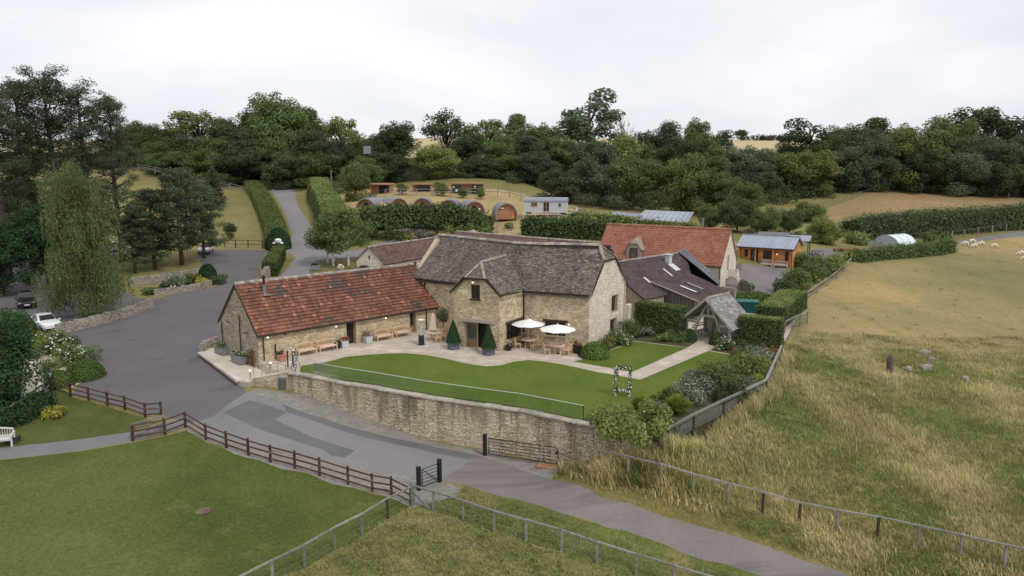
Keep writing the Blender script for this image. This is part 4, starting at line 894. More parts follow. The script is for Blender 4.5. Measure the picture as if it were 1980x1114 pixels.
for xx in (LH * .12, LH * .45): B().box((xx, HWH * .35, EH + (7.6 - EH) * .72), (.22, .2, .1)).build('vent_tile', MT['brown_tile'], rfo)

# ------------------------------------------------------------------ dark tiled wing with the boarded side and the glazed slot
ER1, ER2 = P(1204, 505, 5.2), P(1331, 486, 5.2); ue = (ER2 - ER1).normalized(); ue.z = 0; ne = Vector((ue.y, -ue.x, 0)); ne = ne if ne.y < 0 else -ne
root = rect_root('dark_tiled_wing', 'dark brown tiled wing with boarded side and roof lights behind the hedge', 'building', GZ(ER1), ue)
LE = (ER2 - ER1).length; zr = 5.2; sl_ = .58
def rp_(s, d): return Vector((s, -d, zr - sl_ * d))
zc = zr - sl_ * 3.2
def cat_(s, d): return Vector((s, -d, zc - (zc - 1.95) * (d - 3.2) / 5.9))
ss = .4; send = 8.3
bd = B(); n_ = Vector((0, -sl_, 1)).normalized()
q1 = [rp_(-3.5, 5.3), rp_(ss + .05, 5.3), rp_(ss + .05, 0), rp_(-3.5, 0)]; q2 = [rp_(ss, 3.3), rp_(send, 3.3), rp_(LE - .8, 0), rp_(ss, 0)]
q3 = [cat_(ss - .05, 9.1), cat_(send - 1.2, 9.1), cat_(send, 3.2), cat_(ss - .05, 3.2)]
for q in (q1, q2, q3): deck(bd, q, n_)
bd.extr([Vector((-3.5, 4.6, 2.4)), Vector((LE, 4.6, 2.4)), Vector((LE, 0, zr - .07)), Vector((-3.5, 0, zr - .07))], (0, 0, -.06))
rfo = bd.build('roof', MT['dark_tile'], root)
tile_patch(*[q1[i] for i in (0, 1, 3, 2)], .36, .3, .02, PAN, None, .01, 81).build('roof_tiles', MT['dark_tile'], rfo, kind='stuff')
tile_patch(*[q2[i] for i in (0, 1, 3, 2)], .36, .3, .02, PAN, None, .01, 82).build('roof_tiles', MT['dark_tile'], rfo, kind='stuff')
tile_patch(*[q3[i] for i in (0, 1, 3, 2)], .36, .34, .015, PAN, None, .01, 83).build('lean_to_tiles', MT['dark_tile'], rfo, kind='stuff')
ridge_caps(rfo, rp_(-3.5, 0) + Z * .02, rp_(LE - .6, 0) + Z * .02, 'ridge_stone', .34, .45, .12, 12, joined=True)
# boarded flank under the lean-to verge, built board by board
n_b = 34
for i in range(n_b):
    d0, d1_ = 3.3 + 5.6 * i / n_b, 3.3 + 5.6 * (i + 1) / n_b; o = .025 * (i % 2); zt0, zt1 = cat_(0, d0).z - .1, cat_(0, d1_).z - .1
    B().extr([Vector((ss + .12 - o, -d0 - .01, -.2)), Vector((ss + .12 - o, -d1_ + .01, -.2)), Vector((ss + .12 - o, -d1_ + .01, zt1)), Vector((ss + .12 - o, -d0 - .01, zt0))], (.06, 0, 0)).build('cladding_board', MT['clad_grey'], root)
bw = B(); bw.extr([Vector((ss + .3, -3.3, -.3)), Vector((ss + .3, -8.9, -.3)), Vector((ss + .3, -8.9, 1.85)), Vector((ss + .3, -3.3, zc - .15))], (.2, 0, 0)); bw.box(((ss + send - 1.2) / 2, -8.75, .8), (send - 1.4 - ss, .25, 2.2)); bw.box((-1.6, -4.95, .8), (3.8, .3, 2.4)); bw.box((send + .1, -4.5, 1.2), (.3, 8.5, 2.2)); bw.box((LE / 2, 4.3, 1.1), (LE, .3, 2.6)); bw.extr([Vector((-3.3, 4.4, -.3)), Vector((-3.3, -5.1, -.3)), Vector((-3.3, -5.1, 2.0)), Vector((-3.3, 0, 5.0)), Vector((-3.3, 4.4, 2.3))], (.2, 0, 0)); bw.extr([Vector((LE - .2, 4.4, 0)), Vector((LE - .2, -3, 0)), Vector((LE - .2, -3, 3.2)), Vector((LE - .2, 0, 5)), Vector((LE - .2, 4.4, 2.4))], (.15, 0, 0)); bw.build('wall', MT['dark_mortar'], root)
B().bar(cat_(ss - .12, 3.2) + Z * .02, cat_(ss - .12, 9.15) + Z * .0, .12, .1).build('verge_board', MT['oak_grey'], root); B().bar(rp_(ss + .02, 3.5) + Z * .06, rp_(ss + .02, 5.35) + Z * .06, .1, .1).build('verge_board', MT['hut_grey'], root)
B().extr([rp_(ss - .45, 2.7) + Z * .07, rp_(ss - .1, 2.7) + Z * .07, rp_(ss - .1, 3.5) + Z * .07, rp_(ss - .45, 3.5) + Z * .07], (0, 0, .03)).build('lead_flashing', MT['hut_grey'], root)
for s0, d0 in ((2.3, 5.5), (4.1, 5.2)):
    f_ = B(); q = [cat_(s0, d0), cat_(s0 + .5, d0), cat_(s0 + .5, d0 + 2.1), cat_(s0, d0 + 2.1)]; f_.extr([p + Z * .06 for p in q], (0, 0, .06)); fo = f_.build('roof_light', MT['black_metal'], root)
    g_ = B(); q = [cat_(s0 + .08, d0 + .1), cat_(s0 + .42, d0 + .1), cat_(s0 + .42, d0 + 2.0), cat_(s0 + .08, d0 + 2.0)]; g_.extr([p + Z * .125 for p in q], (0, 0, .01)); g_.build('pane', MT['solar_frame' if s0 < 3 else 'hut_roof'], fo)
B().extr([rp_(4.6, 2.0) + Z * .08, rp_(4.9, 2.0) + Z * .08, rp_(4.9, 3.2) + Z * .08, rp_(4.6, 3.2) + Z * .08], (0, 0, .02)).build('vent_flashing', MT['hut_grey'], root)
fv = B(); c = rp_(6.8, 1.3); fv.box(c + Z * .45, (.55, .55, 1.0)); fv.box(c + Z * 1.0, (.85, .75, .1)); fv.extr([c + Vector((-.5, -.3, -.1)), c + Vector((.5, -.3, -.1)), c + Vector((.5, -1.3, -.68)), c + Vector((-.5, -1.3, -.68))], (0, 0, .08)); fv.build('roof_vent', MT['hut_grey'], root)
# glazed slot
ga, gb = rp_(LE - 2.4, .3) + Z * .25, Vector((send + .2, -6.6, 2.5)); gc, gdd = rp_(LE - 1.0, .1) + Z * .35, Vector((send + 1.5, -6.0, 2.6))
gl = B(); gl.extr([ga, gb, gdd, gc], (0, 0, -.05)); glo = gl.build('glazed_roof', MT['zinc_blue'], root)
for k in range(4):
    t = k / 3; B().bar(ga.lerp(gc, t) + Z * .04, gb.lerp(gdd, t) + Z * .04, .07, .1).build('glazing_bar', MT['zinc'], glo)
for k in (0, .35, .7, 1): B().bar(ga.lerp(gb, k) + Z * .05, gc.lerp(gdd, k) + Z * .05, .07, .09).build('glazing_bar', MT['zinc'], glo)
gw = B(); gw.extr([gb + Vector((0, 0, 0)), gdd, gdd - Z * 2.4, gb - Z * 2.4], (.05, .1, 0)); gw.extr([gc, gdd, gdd - Z * 2.4, gc - Z * 4.5], (.1, 0, 0)); gw.build('glazed_wall', MT['window_dark'], root)
# ------------------------------------------------------------------ paving slabs of the patio and the path
rg = random.Random(12); pat = bpy.data.objects['patio']; lawnp, lawn2, soil, soil2 = REGW['lawn'], REGW['small_garden_lawn'], REGW['garden_soil'], REGW['gable_soil']
slab_me = {}
def slab(l, w_):
    k = (round(l, 1), round(w_, 1))
    if k not in slab_me:
        b = B(); b.box((0, 0, .011), (k[0] - .03, k[1] - .03, .022)); slab_me[k] = b.mesh('paving_slab', MT['paving'])
    return slab_me[k]
def on_patio(x, y):
    p = (x, y); return inpoly(p, REGW['patio']) and not any(inpoly(p, q) for q in (lawnp, lawn2, soil, soil2))
fx = Vector((bf.x, bf.y, 0)); fy = Vector((-fx.y, fx.x, 0)); og = lo(P(966, 680)) + MC; nslab = 0; rest = B()
barnpoly = [tuple((BARN_A + BARN_U * a + BARN_N * b)[:2]) for a, b in ((0, 0), (BAL, 0), (BAL, BAW), (0, BAW))]
mainpoly = [tuple((p + MC)[:2]) for p in (C_, FR_ + (C_ - FR_) * 0, FL_, L_, LB, BK)]
mainpoly = [tuple((p + MC)[:2]) for p in (C_, K_, FR_, FL_, K2_, L_, LB, BK)]
yy = -16.0
while yy < 24:
    wv = rg.choice((.6, .9, .9)); xx = -24.0 + rg.uniform(0, .5)
    while xx < 26:
        l = rg.choice((.6, .9, 1.2, 1.5)); c = og + fx * (xx + l / 2) + fy * (yy + wv / 2); xx += l
        ok = all(on_patio(*(c + fx * a * l / 2 + fy * b_ * wv / 2)[:2]) for a, b_ in ((0, 0), (.9, .9), (-.9, .9), (.9, -.9), (-.9, -.9)))
        if not ok or inpoly(c[:2], barnpoly) or inpoly(c[:2], mainpoly) or c.y > 72: continue
        if nslab < 300 and c.y < 66.5:
            o = link('paving_slab', slab(l, wv), pat, (c.x, c.y, 0), math.atan2(fx.y, fx.x)); nslab += 1
        else: rest.box((c.x, c.y, .011), (l - .03, wv - .03, .022), math.atan2(fx.y, fx.x))
    yy += wv
rest.build('far_paving_slabs', MT['paving'], pat, kind='stuff')

# ------------------------------------------------------------------ planter platform, steps and ramp at the end of the low barn
kz = -.62
plat = thing('planter_platform', 'pale stone kerbed platform under the barn gable with two planters', 'platform', P(430, 690, kz))
o0 = plat.location; poly = [P(386, 682, kz), P(418, 662, kz), Vector((*(BARN_A + BARN_N * 6.6 - BARN_U * .05)[:2], kz)), Vector((*(BARN_A - BARN_U * .05)[:2], kz)), Vector((*(BARN_A + BARN_U * .9 - BARN_N * .9)[:2], kz)), P(480, 740, kz), P(462, 736, kz)]
mb = B(); mb.prism([tuple((p - o0)[:2]) for p in poly], -.9, -.02); mb.build('platform_base', MT['joint'], plat)
ins_ = [poly[0].lerp(poly[3], .07), poly[1], poly[2], poly[3], poly[4], poly[5], poly[6].lerp(poly[3], .07)]
a, b = poly[6] - o0, poly[0] - o0; d = b - a; k = 9
for i in range(k): B().bar(a + d * (i / k) + d.normalized() * .01, a + d * ((i + 1) / k) - d.normalized() * .01, .42, .16).build('kerb_stone', MT['kerb_stone'], plat)
d2 = (poly[4] - o0) - a
mb = B(); mb.prism([tuple((p - o0)[:2]) for p in ins_], -.015, .02); mb.build('platform_paving', MT['paving'], plat)
# ramp along the front with sloping walls
rampw = thing('ramp_wall', 'sloping stone ramp wall with pale capping and thin handrail by the barn corner', 'wall', P(520, 735, -1))
o0 = rampw.location; ra, rb_ = P(485, 738, -.75), WALLW[0].copy()
bd, st = B(), B()
d = (rb_ - ra); l = Vector((d.x, d.y, 0)).length; d = Vector((d.x, d.y, 0)).normalized(); n = Vector((d.y, -d.x, 0)); n = n if n.y < 0 else -n
prof = [(0, -.55), (l, .06)]; oo = Vector((ra.x, ra.y, 0)) - Vector((o0.x, o0.y, 0))
off = Vector((0, 0, -o0.z)); wall_body(bd, oo + off, d, n, prof, -1.8, (), .35); stones(st, oo + off, d, n, prof, -1.5, (), (.08, .16), (.15, .4), 91)
w_ = bd.build('wall_core', MT['mortar'], rampw); st.build('wall_stones', MT['grey_stone'], w_, kind='stuff')
for i in range(5): B().bar(oo + off + d * (l * i / 5 + .01) - n * .17 + Z * (-.52 + .61 * i / 5), oo + off + d * (l * (i + 1) / 5 - .01) - n * .17 + Z * (-.52 + .61 * (i + 1) / 5), .42, .07).build('capping_stone', MT['kerb_stone'], rampw)
rl = B()
for i in range(5): rl.tube([oo + off - n * .17 + d * (l * (i + .3) / 4.6) + Z * (-.5 + .6 * (i + .3) / 4.6), oo + off - n * .17 + d * (l * (i + .3) / 4.6) + Z * (.3 + .6 * (i + .3) / 4.6)], .02, 6)
rl.tube([oo + off - n * .17 + d * (l * .06) + Z * .33, oo + off - n * .17 + d * l + Z * .9], .022, 6); rl.build('handrail', MT['fence_grey'], rampw)
rp = B(); q0 = ra - n * .35; q1 = rb_ - n * .35; rp.add([Vector((*(q0 - n * 0)[:2], -.78)) - o0, Vector((*q1[:2], .0)) - o0, Vector((*(q1 - n * 1.5)[:2], .0)) - o0, Vector((*(q0 - n * 1.5)[:2], -.78)) - o0], [(0, 1, 2, 3)]); rp.build('ramp_surface', MT['paving'], rampw)
for i, (u, v) in enumerate(((484, 719), (524, 704))):
    lm = thing('ramp_lamp', ['small round lit lamp on a short post at the foot of the ramp', 'small round lit lamp halfway up the ramp rail'][i], 'lamp', P(u, v + 12, -.5 + .35 * i), group='ramp lamps')
    B().tube([(0, 0, 0), (0, 0, .5)], .03, 6).build('post', MT['black_metal'], lm); B().lathe([(.01, .5), (.06, .53), (.075, .58), (.05, .63), (.01, .65)], 10).build('globe', MT['bulb'], lm, smooth=True)
# tall dark posts near the ramp
for i, (u, v0, v1, lab) in enumerate(((534, 666, 695, 'thin black post against the barn wall beside the terracotta pot'), (557, 680, 710, 'thin black post beside the flower draped welcome board'))):
    p = P(u, v1); t = D(u, v0, p.y); q = thing('iron_post', lab, 'post', p, group='black posts at the ramp'); B().box((0, 0, (t.z - p.z) / 2), (.09, .09, t.z - p.z)).build('post_shaft', MT['black_metal'], q); B().box((0, 0, t.z - p.z + .02), (.12, .12, .04)).build('post_cap', MT['black_metal'], q)

# ------------------------------------------------------------------ dry stone walls with upright coping
def drystone(name, label, pix, h, th=.45, seed=1, copew=.16, group=None, base=None):
    pts = [(G(u, v) if base is None else P(u, v, base)) for u, v in pix]; root = thing(name, label, 'wall', pts[0], 0, group); o0 = pts[0]; bd, st = B(), B(); rg = random.Random(seed)
    for i, (a, b) in enumerate(zip(pts, pts[1:])):
        d = Vector(((b - a).x, (b - a).y, 0)); l = d.length; d.normalize(); n = Vector((d.y, -d.x, 0))
        if n.y > 0: n = -n
        za, zb = a.z - o0.z, b.z - o0.z; prof = [(0, za + h), (l, zb + h)]; O = Vector((a.x - o0.x, a.y - o0.y, 0))
        wall_body(bd, O, d, n, prof, min(za, zb) - .6, (), th); stones(st, O, d, n, prof, min(za, zb) - .2, (), (.07, .14), (.12, .38), seed + i, .05); stones(st, O - n * th, d, -n, prof, min(za, zb) - .2, (), (.1, .2), (.2, .45), seed + 50 + i, .05)
        if i == 0: stones(st, O, -n, -d, [(0, za + h), (th, za + h)], za - .2, (), (.08, .15), (.12, .3), seed + 70, .05)
        s = 0
        while s < l - .05:
            w_ = rg.uniform(copew * .7, copew * 1.5); hh = rg.uniform(.18, .34); p = O + d * (s + w_ / 2) + Z * (za + (zb - za) * s / l + h + hh / 2 - .02) - n * th / 2
            B().bar(p - n * th * .5 + Z * rg.uniform(-.03, .03), p + n * th * .52 + Z * rg.uniform(-.03, .03), w_ * .92, hh, up=Z).build('coping_stone', MT['coping_grey'], root); s += w_
    w_ = bd.build('wall_core', MT['dark_mortar'], root); st.build('wall_stones', MT['wall_rubble'], w_, kind='stuff')
    return root
drystone('dry_stone_wall', 'long dry stone wall with upright coping stones in front of the willow', [(113,647),(160,637),(210,624),(255,611),(297,595)], .75, .5, 101, .3)
drystone('garden_wall', 'low dry stone wall below the flower bed near the round bush', [(300,572),(345,566),(385,561),(410,553)], .5, .45, 111, .3)
drystone('field_wall', 'grey dry stone wall above the flower bed at the pine trees', [(252,556),(300,550),(350,541),(385,535)], .9, .45, 121, .4)
drystone('short_wall', 'short rubble wall end standing between the hedge and the drive', [(505,548),(512,538),(520,530)], 1.3, .6, 131, .3)
drystone('stub_wall', 'short dark mossy wall stub at the end of the planter platform', [(392,684),(408,678),(424,671)], .7, .4, 141, .2)
drystone('lane_wall', 'long low stone wall edging the lane behind the white gabled range', [(720,463),(760,456),(800,452),(850,449),(880,449)], .8, .5, 151, .6)

# ------------------------------------------------------------------ oak framed porch
pl, pr2 = P(1324, 652), P(1410, 668); up = (pr2 - pl); PW = up.length; up.normalize(); pn = Vector((-up.y, up.x, 0)); 
root = rect_root('oak_porch', 'open oak framed porch with grey stone tiled roof at the end of the path', 'porch', pl, up)
hz = 1.75; az = 3.75; dp = 3.4; mx_ = PW / 2
for x_ in (.08, PW - .08):
    for y_ in (.1, dp - .1): B().bar((x_, y_, -.1), (x_, y_, hz), .2, .2).build('post', MT['oak_grey'], root)
for y_ in (.1, dp - .1):
    for sg in (-1, 1):
        xs = [mx_ + sg * t for t in (1.35, 1.2, .85, .35, .12)]; zs = [0, .9, 1.9, 2.9, 3.35]
        c_ = B(); c_.tube([(x_, y_, z_) for x_, z_ in zip(xs, zs)], [.14, .13, .12, .11, .1], 6); c_.build('cruck_blade', MT['oak_grey'], root)
    B().bar((mx_ - .62, y_ - .03, 2.25), (mx_ + .62, y_ - .03, 2.25), .14, .2).build('collar_beam', MT['oak_grey'], root); B().bar((mx_, y_, 2.3), (mx_, y_, az - .15), .14, .14).build('king_post', MT['oak_grey'], root)
    for sg in (-1, 1): B().bar((mx_ + sg * 1.15, y_, 1.55), (mx_ + sg * (PW / 2 - .1), y_, 1.55), .14, .18).build('tie_beam', MT['oak_grey'], root)
for x_ in (.08, PW - .08): B().bar((x_, -.1, hz + .03), (x_, dp, hz + .03), .18, .18).build('wall_plate', MT['oak_grey'], root)
sl_ = (az - hz) / (PW / 2); ov = .5; rf = B()
e0, e1, r0, r1 = Vector((PW + ov, -.45, hz + .15 - ov * sl_)), Vector((PW + ov, dp + .2, hz + .15 - ov * sl_)), Vector((mx_, -.45, az + .12)), Vector((mx_, dp + .2, az + .12)); f0, f1 = Vector((-ov, -.45, e0.z)), Vector((-ov, dp + .2, e0.z)); n_ = Vector((sl_, 0, 1)).normalized(); n2_ = Vector((-sl_, 0, 1)).normalized()
deck(rf, [e0, e1, r1, r0], n_); deck(rf, [f0, r0, r1, f1], n2_); rfo = rf.build('roof', MT['oak_grey'], root)
tile_patch(e0, e1, r0, r1, .26, .2, .025, FLAT, None, .015, 161, .35, .02).build('roof_tiles', MT['porch_tile'] if 'porch_tile' in MT else M('porch_tile', (.22,.205,.195), (.32,.30,.285), 1.5, island=.35, bump=.3, c3=(.14,.13,.125), s3=3, t3=.58), rfo, kind='stuff')
tile_patch(f1, f0, r1, r0, .26, .2, .025, FLAT, None, .015, 162, .35, .02).build('roof_tiles', MT['porch_tile'], rfo, kind='stuff'); ridge_caps(rfo, r0 + Z * .03, r1 + Z * .03, 'ridge_stone', .3, .45, .1, 14)
for p_, q_ in ((e0, r0), (f0, r0)): B().bar(p_ + Vector((0, -.03, -.08)), q_ + Vector((0, -.03, -.08)), .07, .2).build('bargeboard', MT['oak_grey'], root)
bk_ = B(); bk_.extr([Vector((.1, dp, 0)), Vector((PW - .1, dp, 0)), Vector((PW - .1, dp, hz)), Vector((mx_, dp, az - .1)), Vector((.1, dp, hz))], (0, .12, 0)); bk_.build('back_wall', MT['pale_mortar'], root)
B().box((mx_ + .75, dp - .12, .75), (1.0, .1, 1.3)).build('notice_board', MT['hut_grey'], root); B().bar((mx_ + .2, dp - .1, 1.46), (mx_ + 1.5, dp - .1, 1.46), .12, .14).build('board_lintel', MT['oak_grey'], root)
for sg, lab in ((-1, 0), (1, 1)):
    b_ = B(); x_ = mx_ + sg * 1.75; b_.box((x_, dp / 2 + .2, .42), (.38, 2.2, .06))
    for yy in (.75, 1.7, 2.8): b_.box((x_ - .14, yy + .2, .2), (.06, .06, .4)); b_.box((x_ + .14, yy + .2, .2), (.06, .06, .4))
    b_.box((x_ + sg * .2, dp / 2 + .2, .8), (.05, 2.2, .1)); b_.box((x_ + sg * .2, dp / 2 + .2, 1.0), (.05, 2.2, .08)); b_.build('side_bench', MT['oak_grey'], root)
for i in range(5): B().box((mx_, .35 + i * .68, .012), (2.3, .65, .022)).build('floor_slab', MT['paving'], root)

# ------------------------------------------------------------------ orange timber cabin
ca, cb = P(1426, 512.5, 1.55), P(1535, 520.5, 1.55); ca.z = cb.z = 1.55; uc = (cb - ca).normalized(); CL = (cb - ca).length - .4
root = rect_root('timber_cabin', 'orange timber cabin with blue grey metal roof and veranda', 'cabin', ca, uc); CWD = 5.8; CE, CR = 2.65, 4.05; vd = .55
holes = [(.75, 1.2, 1.2, 2.25), (1.6, 2.6, .05, 2.3), (CL * .46, CL * .62, 1.05, 2.25), (CL - .95, CL - .55, .85, 2.25)]
core = B(); wall_body(core, Y * vd, X, -Y, [(0, CE + .3), (CL, CE + .3)], -.3, holes, .15); wall_body(core, X * CL, Y, X, [(vd - .5, CE - .05), (CWD / 2, CR - .15), (CWD, CE - .1)], -.3, (), .15); wall_body(core, Y * CWD, X, Y, [(0, CE - .1), (CL, CE - .1)], -.3, (), .15); wall_body(core, O3, Y, -X, [(vd - .5, CE - .05), (CWD / 2, CR - .15), (CWD, CE - .1)], -.3, (), .15)
wl = core.build('wall', MT['cedar'], root)
nb_ = 12
for i in range(nb_):                                  # boards of front and end wall
    z0_, z1_ = .02 + (CE + .25) * i / nb_, .02 + (CE + .25) * (i + 1) / nb_ - .02
    cuts = [0] + sorted(sum(([h[0], h[1]] for h in holes if h[2] < (z0_ + z1_) / 2 < h[3]), [])) + [CL]
    for a, b in zip(cuts[::2], cuts[1::2]): B().box(((a + b) / 2, vd - .02, (z0_ + z1_) / 2), (b - a - .02, .03, z1_ - z0_)).build('cladding_board', MT['cedar'], wl)
for i in range(20):
    z0_ = .02 + .205 * i; hw_ = CWD / 2 - .25 if z0_ + .19 < CE - .1 else max(0, (CR - .2 - z0_ - .19) / (CR - CE) * CWD / 2)
    if hw_ > .1: B().box((CL + .02, (vd - .5 + CWD) / 2 if z0_ + .19 < CE - .1 else CWD / 2, z0_ + .095), (.03, (CWD - vd + .5 if z0_ + .19 < CE - .1 else 2 * hw_), .185)).build('cladding_board', MT['cedar'], wl)
O_ = Y * (vd - .035)
window(root, O_, X, -Y, *holes[0], 1, 'black_metal', 'window_dark', .02); window(root, O_, X, -Y, *holes[2], 2, 'black_metal', 'window_dark', .02); window(root, O_, X, -Y, *holes[3], 1, 'black_metal', 'window_dark', .02)
door(root, O_, X, -Y, *holes[1], 'window_dark', 'door_glass', .02, 'black_metal', 'dark glazed cabin door')
for x_ in (.1, CL * .33, CL * .66, CL - .1): B().bar((x_, .1, 0), (x_, .1, CE), .16, .16).build('veranda_post', MT['cedar'], root)
B().bar((0, .1, CE - .05), (CL, .1, CE - .05), .12, .16).build('veranda_beam', MT['cedar'], root)
sl_ = (CR - CE) / (CWD / 2); e0, e1, r0, r1 = Vector((-.3, -.12, CE - .02)), Vector((CL + .3, -.12, CE - .02)), Vector((-.3, CWD / 2, CR + .05)), Vector((CL + .3, CWD / 2, CR + .05)); f0, f1 = Vector((-.3, CWD + .12, CE - .02)), Vector((CL + .3, CWD + .12, CE - .02))
nsh = 18; rfo = B(); deck(rfo, [e0, e1, r1, r0], (0, -.45, .89), .06); deck(rfo, [f0, r0, r1, f1], (0, .45, .89), .06); rfo = rfo.build('roof', MT['metal_roof'], root)
for i in range(nsh):
    a, b = i / nsh, (i + 1) / nsh; q = [e0.lerp(e1, a + .004), e0.lerp(e1, b - .004), r0.lerp(r1, b - .004), r0.lerp(r1, a + .004)]; B().extr([p + Z * .015 for p in q], (0, 0, .035)).build('roof_sheet', MT['metal_roof'], rfo)
B().bar(r0 + Z * .07, r1 + Z * .07, .3, .05).build('ridge_capping', MT['hut_roof'], rfo); B().bar(e0 - Z * .06 - Y * .05, e1 - Z * .06 - Y * .05, .1, .1).build('gutter', MT['black_metal'], root); B().bar(e1 - Z * .1 + X * .03, r1 - Z * .1 + X * .03, .05, .16).build('bargeboard', MT['frame_dark'], root)
pipe(root, (CL + .05, -.1, 0), (CL + .05, -.12, CE - .1), .05, 'black_metal'); B().box((CL / 2, .45, -.12), (CL + .4, 1.5, .2)).build('veranda_deck', MT['kerb_stone'], root); B().box((CL + .08, CWD / 2, CE + .55), (.08, .2, .25)).build('end_vent', MT['hut_grey'], root)
wall_lamp(root, O_ + X * (CL * .4) + Z * 1.9, -Y, False); wall_lamp(root, O_ + X * (CL * .72) + Z * 1.85, -Y, True)
CABIN = (root, ca, uc, CL)
# roofs with panels just behind it
for i, (u0, u1, v, dd, lab) in enumerate(((1462, 1524, 449, 108, 'dark flat panel roof showing above the cabin ridge'), (1505, 1566, 455, 106, 'pale sloping panel roof showing behind the cabin ridge end'))):
    p, q = D(u0, v + 7, dd), D(u1, v + 5, dd - 2); t = thing('carport', lab, 'carport', Vector((p.x, p.y, 1.2)), math.atan2((q - p).y, (q - p).x)); l = (q - p).length; h = p.z - 1.2
    mb = B(); mb.extr([(0, -.2, h - .25), (l, -.2, h - .25), (l, 2.6, h + .35), (0, 2.6, h + .35)], (0, 0, .1)); mb.build('roof_panel', MT['window_dark' if i == 0 else 'solar'], t)
    for x_ in (.2, l - .2):
        for y_, hh in ((0, h - .3), (2.4, h + .25)): B().bar((x_, y_, -1), (x_, y_, hh), .12).build('post', MT['frame_dark'], t)

# ------------------------------------------------------------------ glamping pods, hut, upper cabins
def pod_mesh(W_=4.2, H_=3.1, L_=6.0):
    root = thing('glamping_pod', 'x', 'pod'); n = 18; arc = []
    for i in range(n + 1):
        t = math.pi * i / n; x_ = math.cos(t) * W_ / 2 * (1.0 if abs(math.cos(t)) < .7 else 1.0); z_ = (math.sin(t) ** .72) * H_; arc.append((x_, z_))
    arc[0] = (W_ / 2 * .93, 0); arc[-1] = (-W_ / 2 * .93, 0)
    sh = B(); inn = [(x_ * .915, z_ * .925) for x_, z_ in arc]
    for a in range(n):
        (x0, z0), (x1, z1) = arc[a], arc[a + 1]; (i0, k0), (i1, k1) = inn[a], inn[a + 1]
        sh.add([(x0, -.5, z0), (x1, -.5, z1), (x1, L_, z1), (x0, L_, z0), (i0, -.5, k0), (i1, -.5, k1), (i1, L_, k1), (i0, L_, k0)], [(0, 1, 2, 3), (5, 4, 7, 6), (0, 4, 5, 1), (2, 6, 7, 3)])
    sh.build('curved_roof', MT['pod_roof'], root, smooth=False)
    fr = B(); fr.extr([(x_, .12, z_) for x_, z_ in inn], (0, .12, 0)); fr.build('end_wall', MT['cedar'], root)
    fr = B(); fr.extr([(x_, L_ - .3, z_) for x_, z_ in inn], (0, .12, 0)); fr.build('end_wall', MT['cedar'], root)
    for k in range(8):
        z0_, z1_ = H_ * .92 * k / 8 + .03, H_ * .92 * (k + 1) / 8 - .01
        xx = max((abs(x_) for x_, z_ in inn if z_ >= z1_), default=.2) - .03; B().box((0, .1, (z0_ + z1_) / 2), (2 * xx, .04, z1_ - z0_)).build('cladding_board', MT['cedar_pink'], root)
    return root
def pod_door(root, H_=3.1):
    pts = [(-.62, .1), (.62, .1), (.62, 1.5), (.5, 1.95), (.25, 2.2), (0, 2.28), (-.25, 2.2), (-.5, 1.95), (-.62, 1.5)]
    o = B().extr([(x_, .06, z_) for x_, z_ in pts], (0, .03, 0)).build('door', MT['frame_dark'], root)
    for sg in (-1, 1): B().extr([(sg * .06, .045, .2), (sg * .52, .045, .2), (sg * .52, .045, 1.5), (sg * .38, .045, 1.9), (sg * .06, .045, 2.12)][::sg], (0, .012, 0)).build('pane', MT['window_dark'], o)
    B().box((1.1, .06, 1.6), (.1, .06, .16)).build('door_lamp', MT['bulb'], root)
podA = pod_mesh(); pod_door(podA)
podB = pod_mesh(); wn = B().box((-.75, .07, 2.1), (.95, .06, .5)).build('window', MT['black_metal'], podB); B().box((-.75, .035, 2.1), (.75, .03, .32)).build('pane', MT['headlight'], wn); B().box((1.35, .06, .9), (.5, .05, 1.6)).build('hatch_door', MT['cedar'], podB)
pods = [(708, 402, 142, 12, 'glamping pod with round door, the first from the drive above the hedge'), (770, 404, 143, 28, 'glamping pod mostly hidden by the hedge, second from the drive'), (817, 404, 142, 4, 'glamping pod third from the drive, only its arched top above the hedge'),
        (868, 407, 143, -2, 'glamping pod fourth from the drive, lowest arch showing over the hedge'), (917, 411, 139, 16, 'glamping pod with arched glass door beside the square windowed pod')]
podA.location = D(*pods[0][:3]); podA.rotation_euler.z = -R(pods[0][3]); podA['label'] = pods[0][4]; podA['group'] = 'glamping pods on the bank'
podA.location.z = D(708, 414, 142).z
for u, v, dd, rz_, lab in pods[1:]:
    p = D(u, v + 9, dd); dup(podA, p, R(rz_) if u > 730 else 0, lab)
podB.location = D(979, 424.5, 136); podB.rotation_euler.z = R(8); podB['label'] = 'timber glamping pod with small square window beside the grey hut'; podB['group'] = 'glamping pods on the bank'
# silver-grey shepherd hut
ha, hb = D(1013, 416, 136.5), D(1095, 417, 135); uh_ = Vector(((hb - ha).x, (hb - ha).y, 0)); HL = uh_.length
root = thing('shepherd_hut', 'pale grey shepherd hut with curved roof and small paned windows', 'hut', Vector((ha.x, ha.y, ha.z)), math.atan2(uh_.y, uh_.x)); HB = .55; HH = 2.05; HWd = 2.6
mb = B(); mb.box((HL / 2, HWd / 2, HB + HH / 2), (HL, HWd, HH)); mb.build('body', MT['hut_grey'], root)
for i in range(9): B().box((HL / 2, -.015, HB + .1 + i * .225 + .1), (HL - .02, .03, .21)).build('cladding_board', MT['hut_grey'], root)
mb = B(); n = 8; prof = [(-.2, 0)] + [(HWd / 2 - math.cos(math.pi * i / n) * (HWd / 2 + .18), math.sin(math.pi * i / n) * .72) for i in range(n + 1)]
mb.extr([(-.15, y_, HB + HH + z_) for y_, z_ in prof[1:]], (HL + .3, 0, 0)); mb.build('curved_roof', MT['hut_roof'], root)
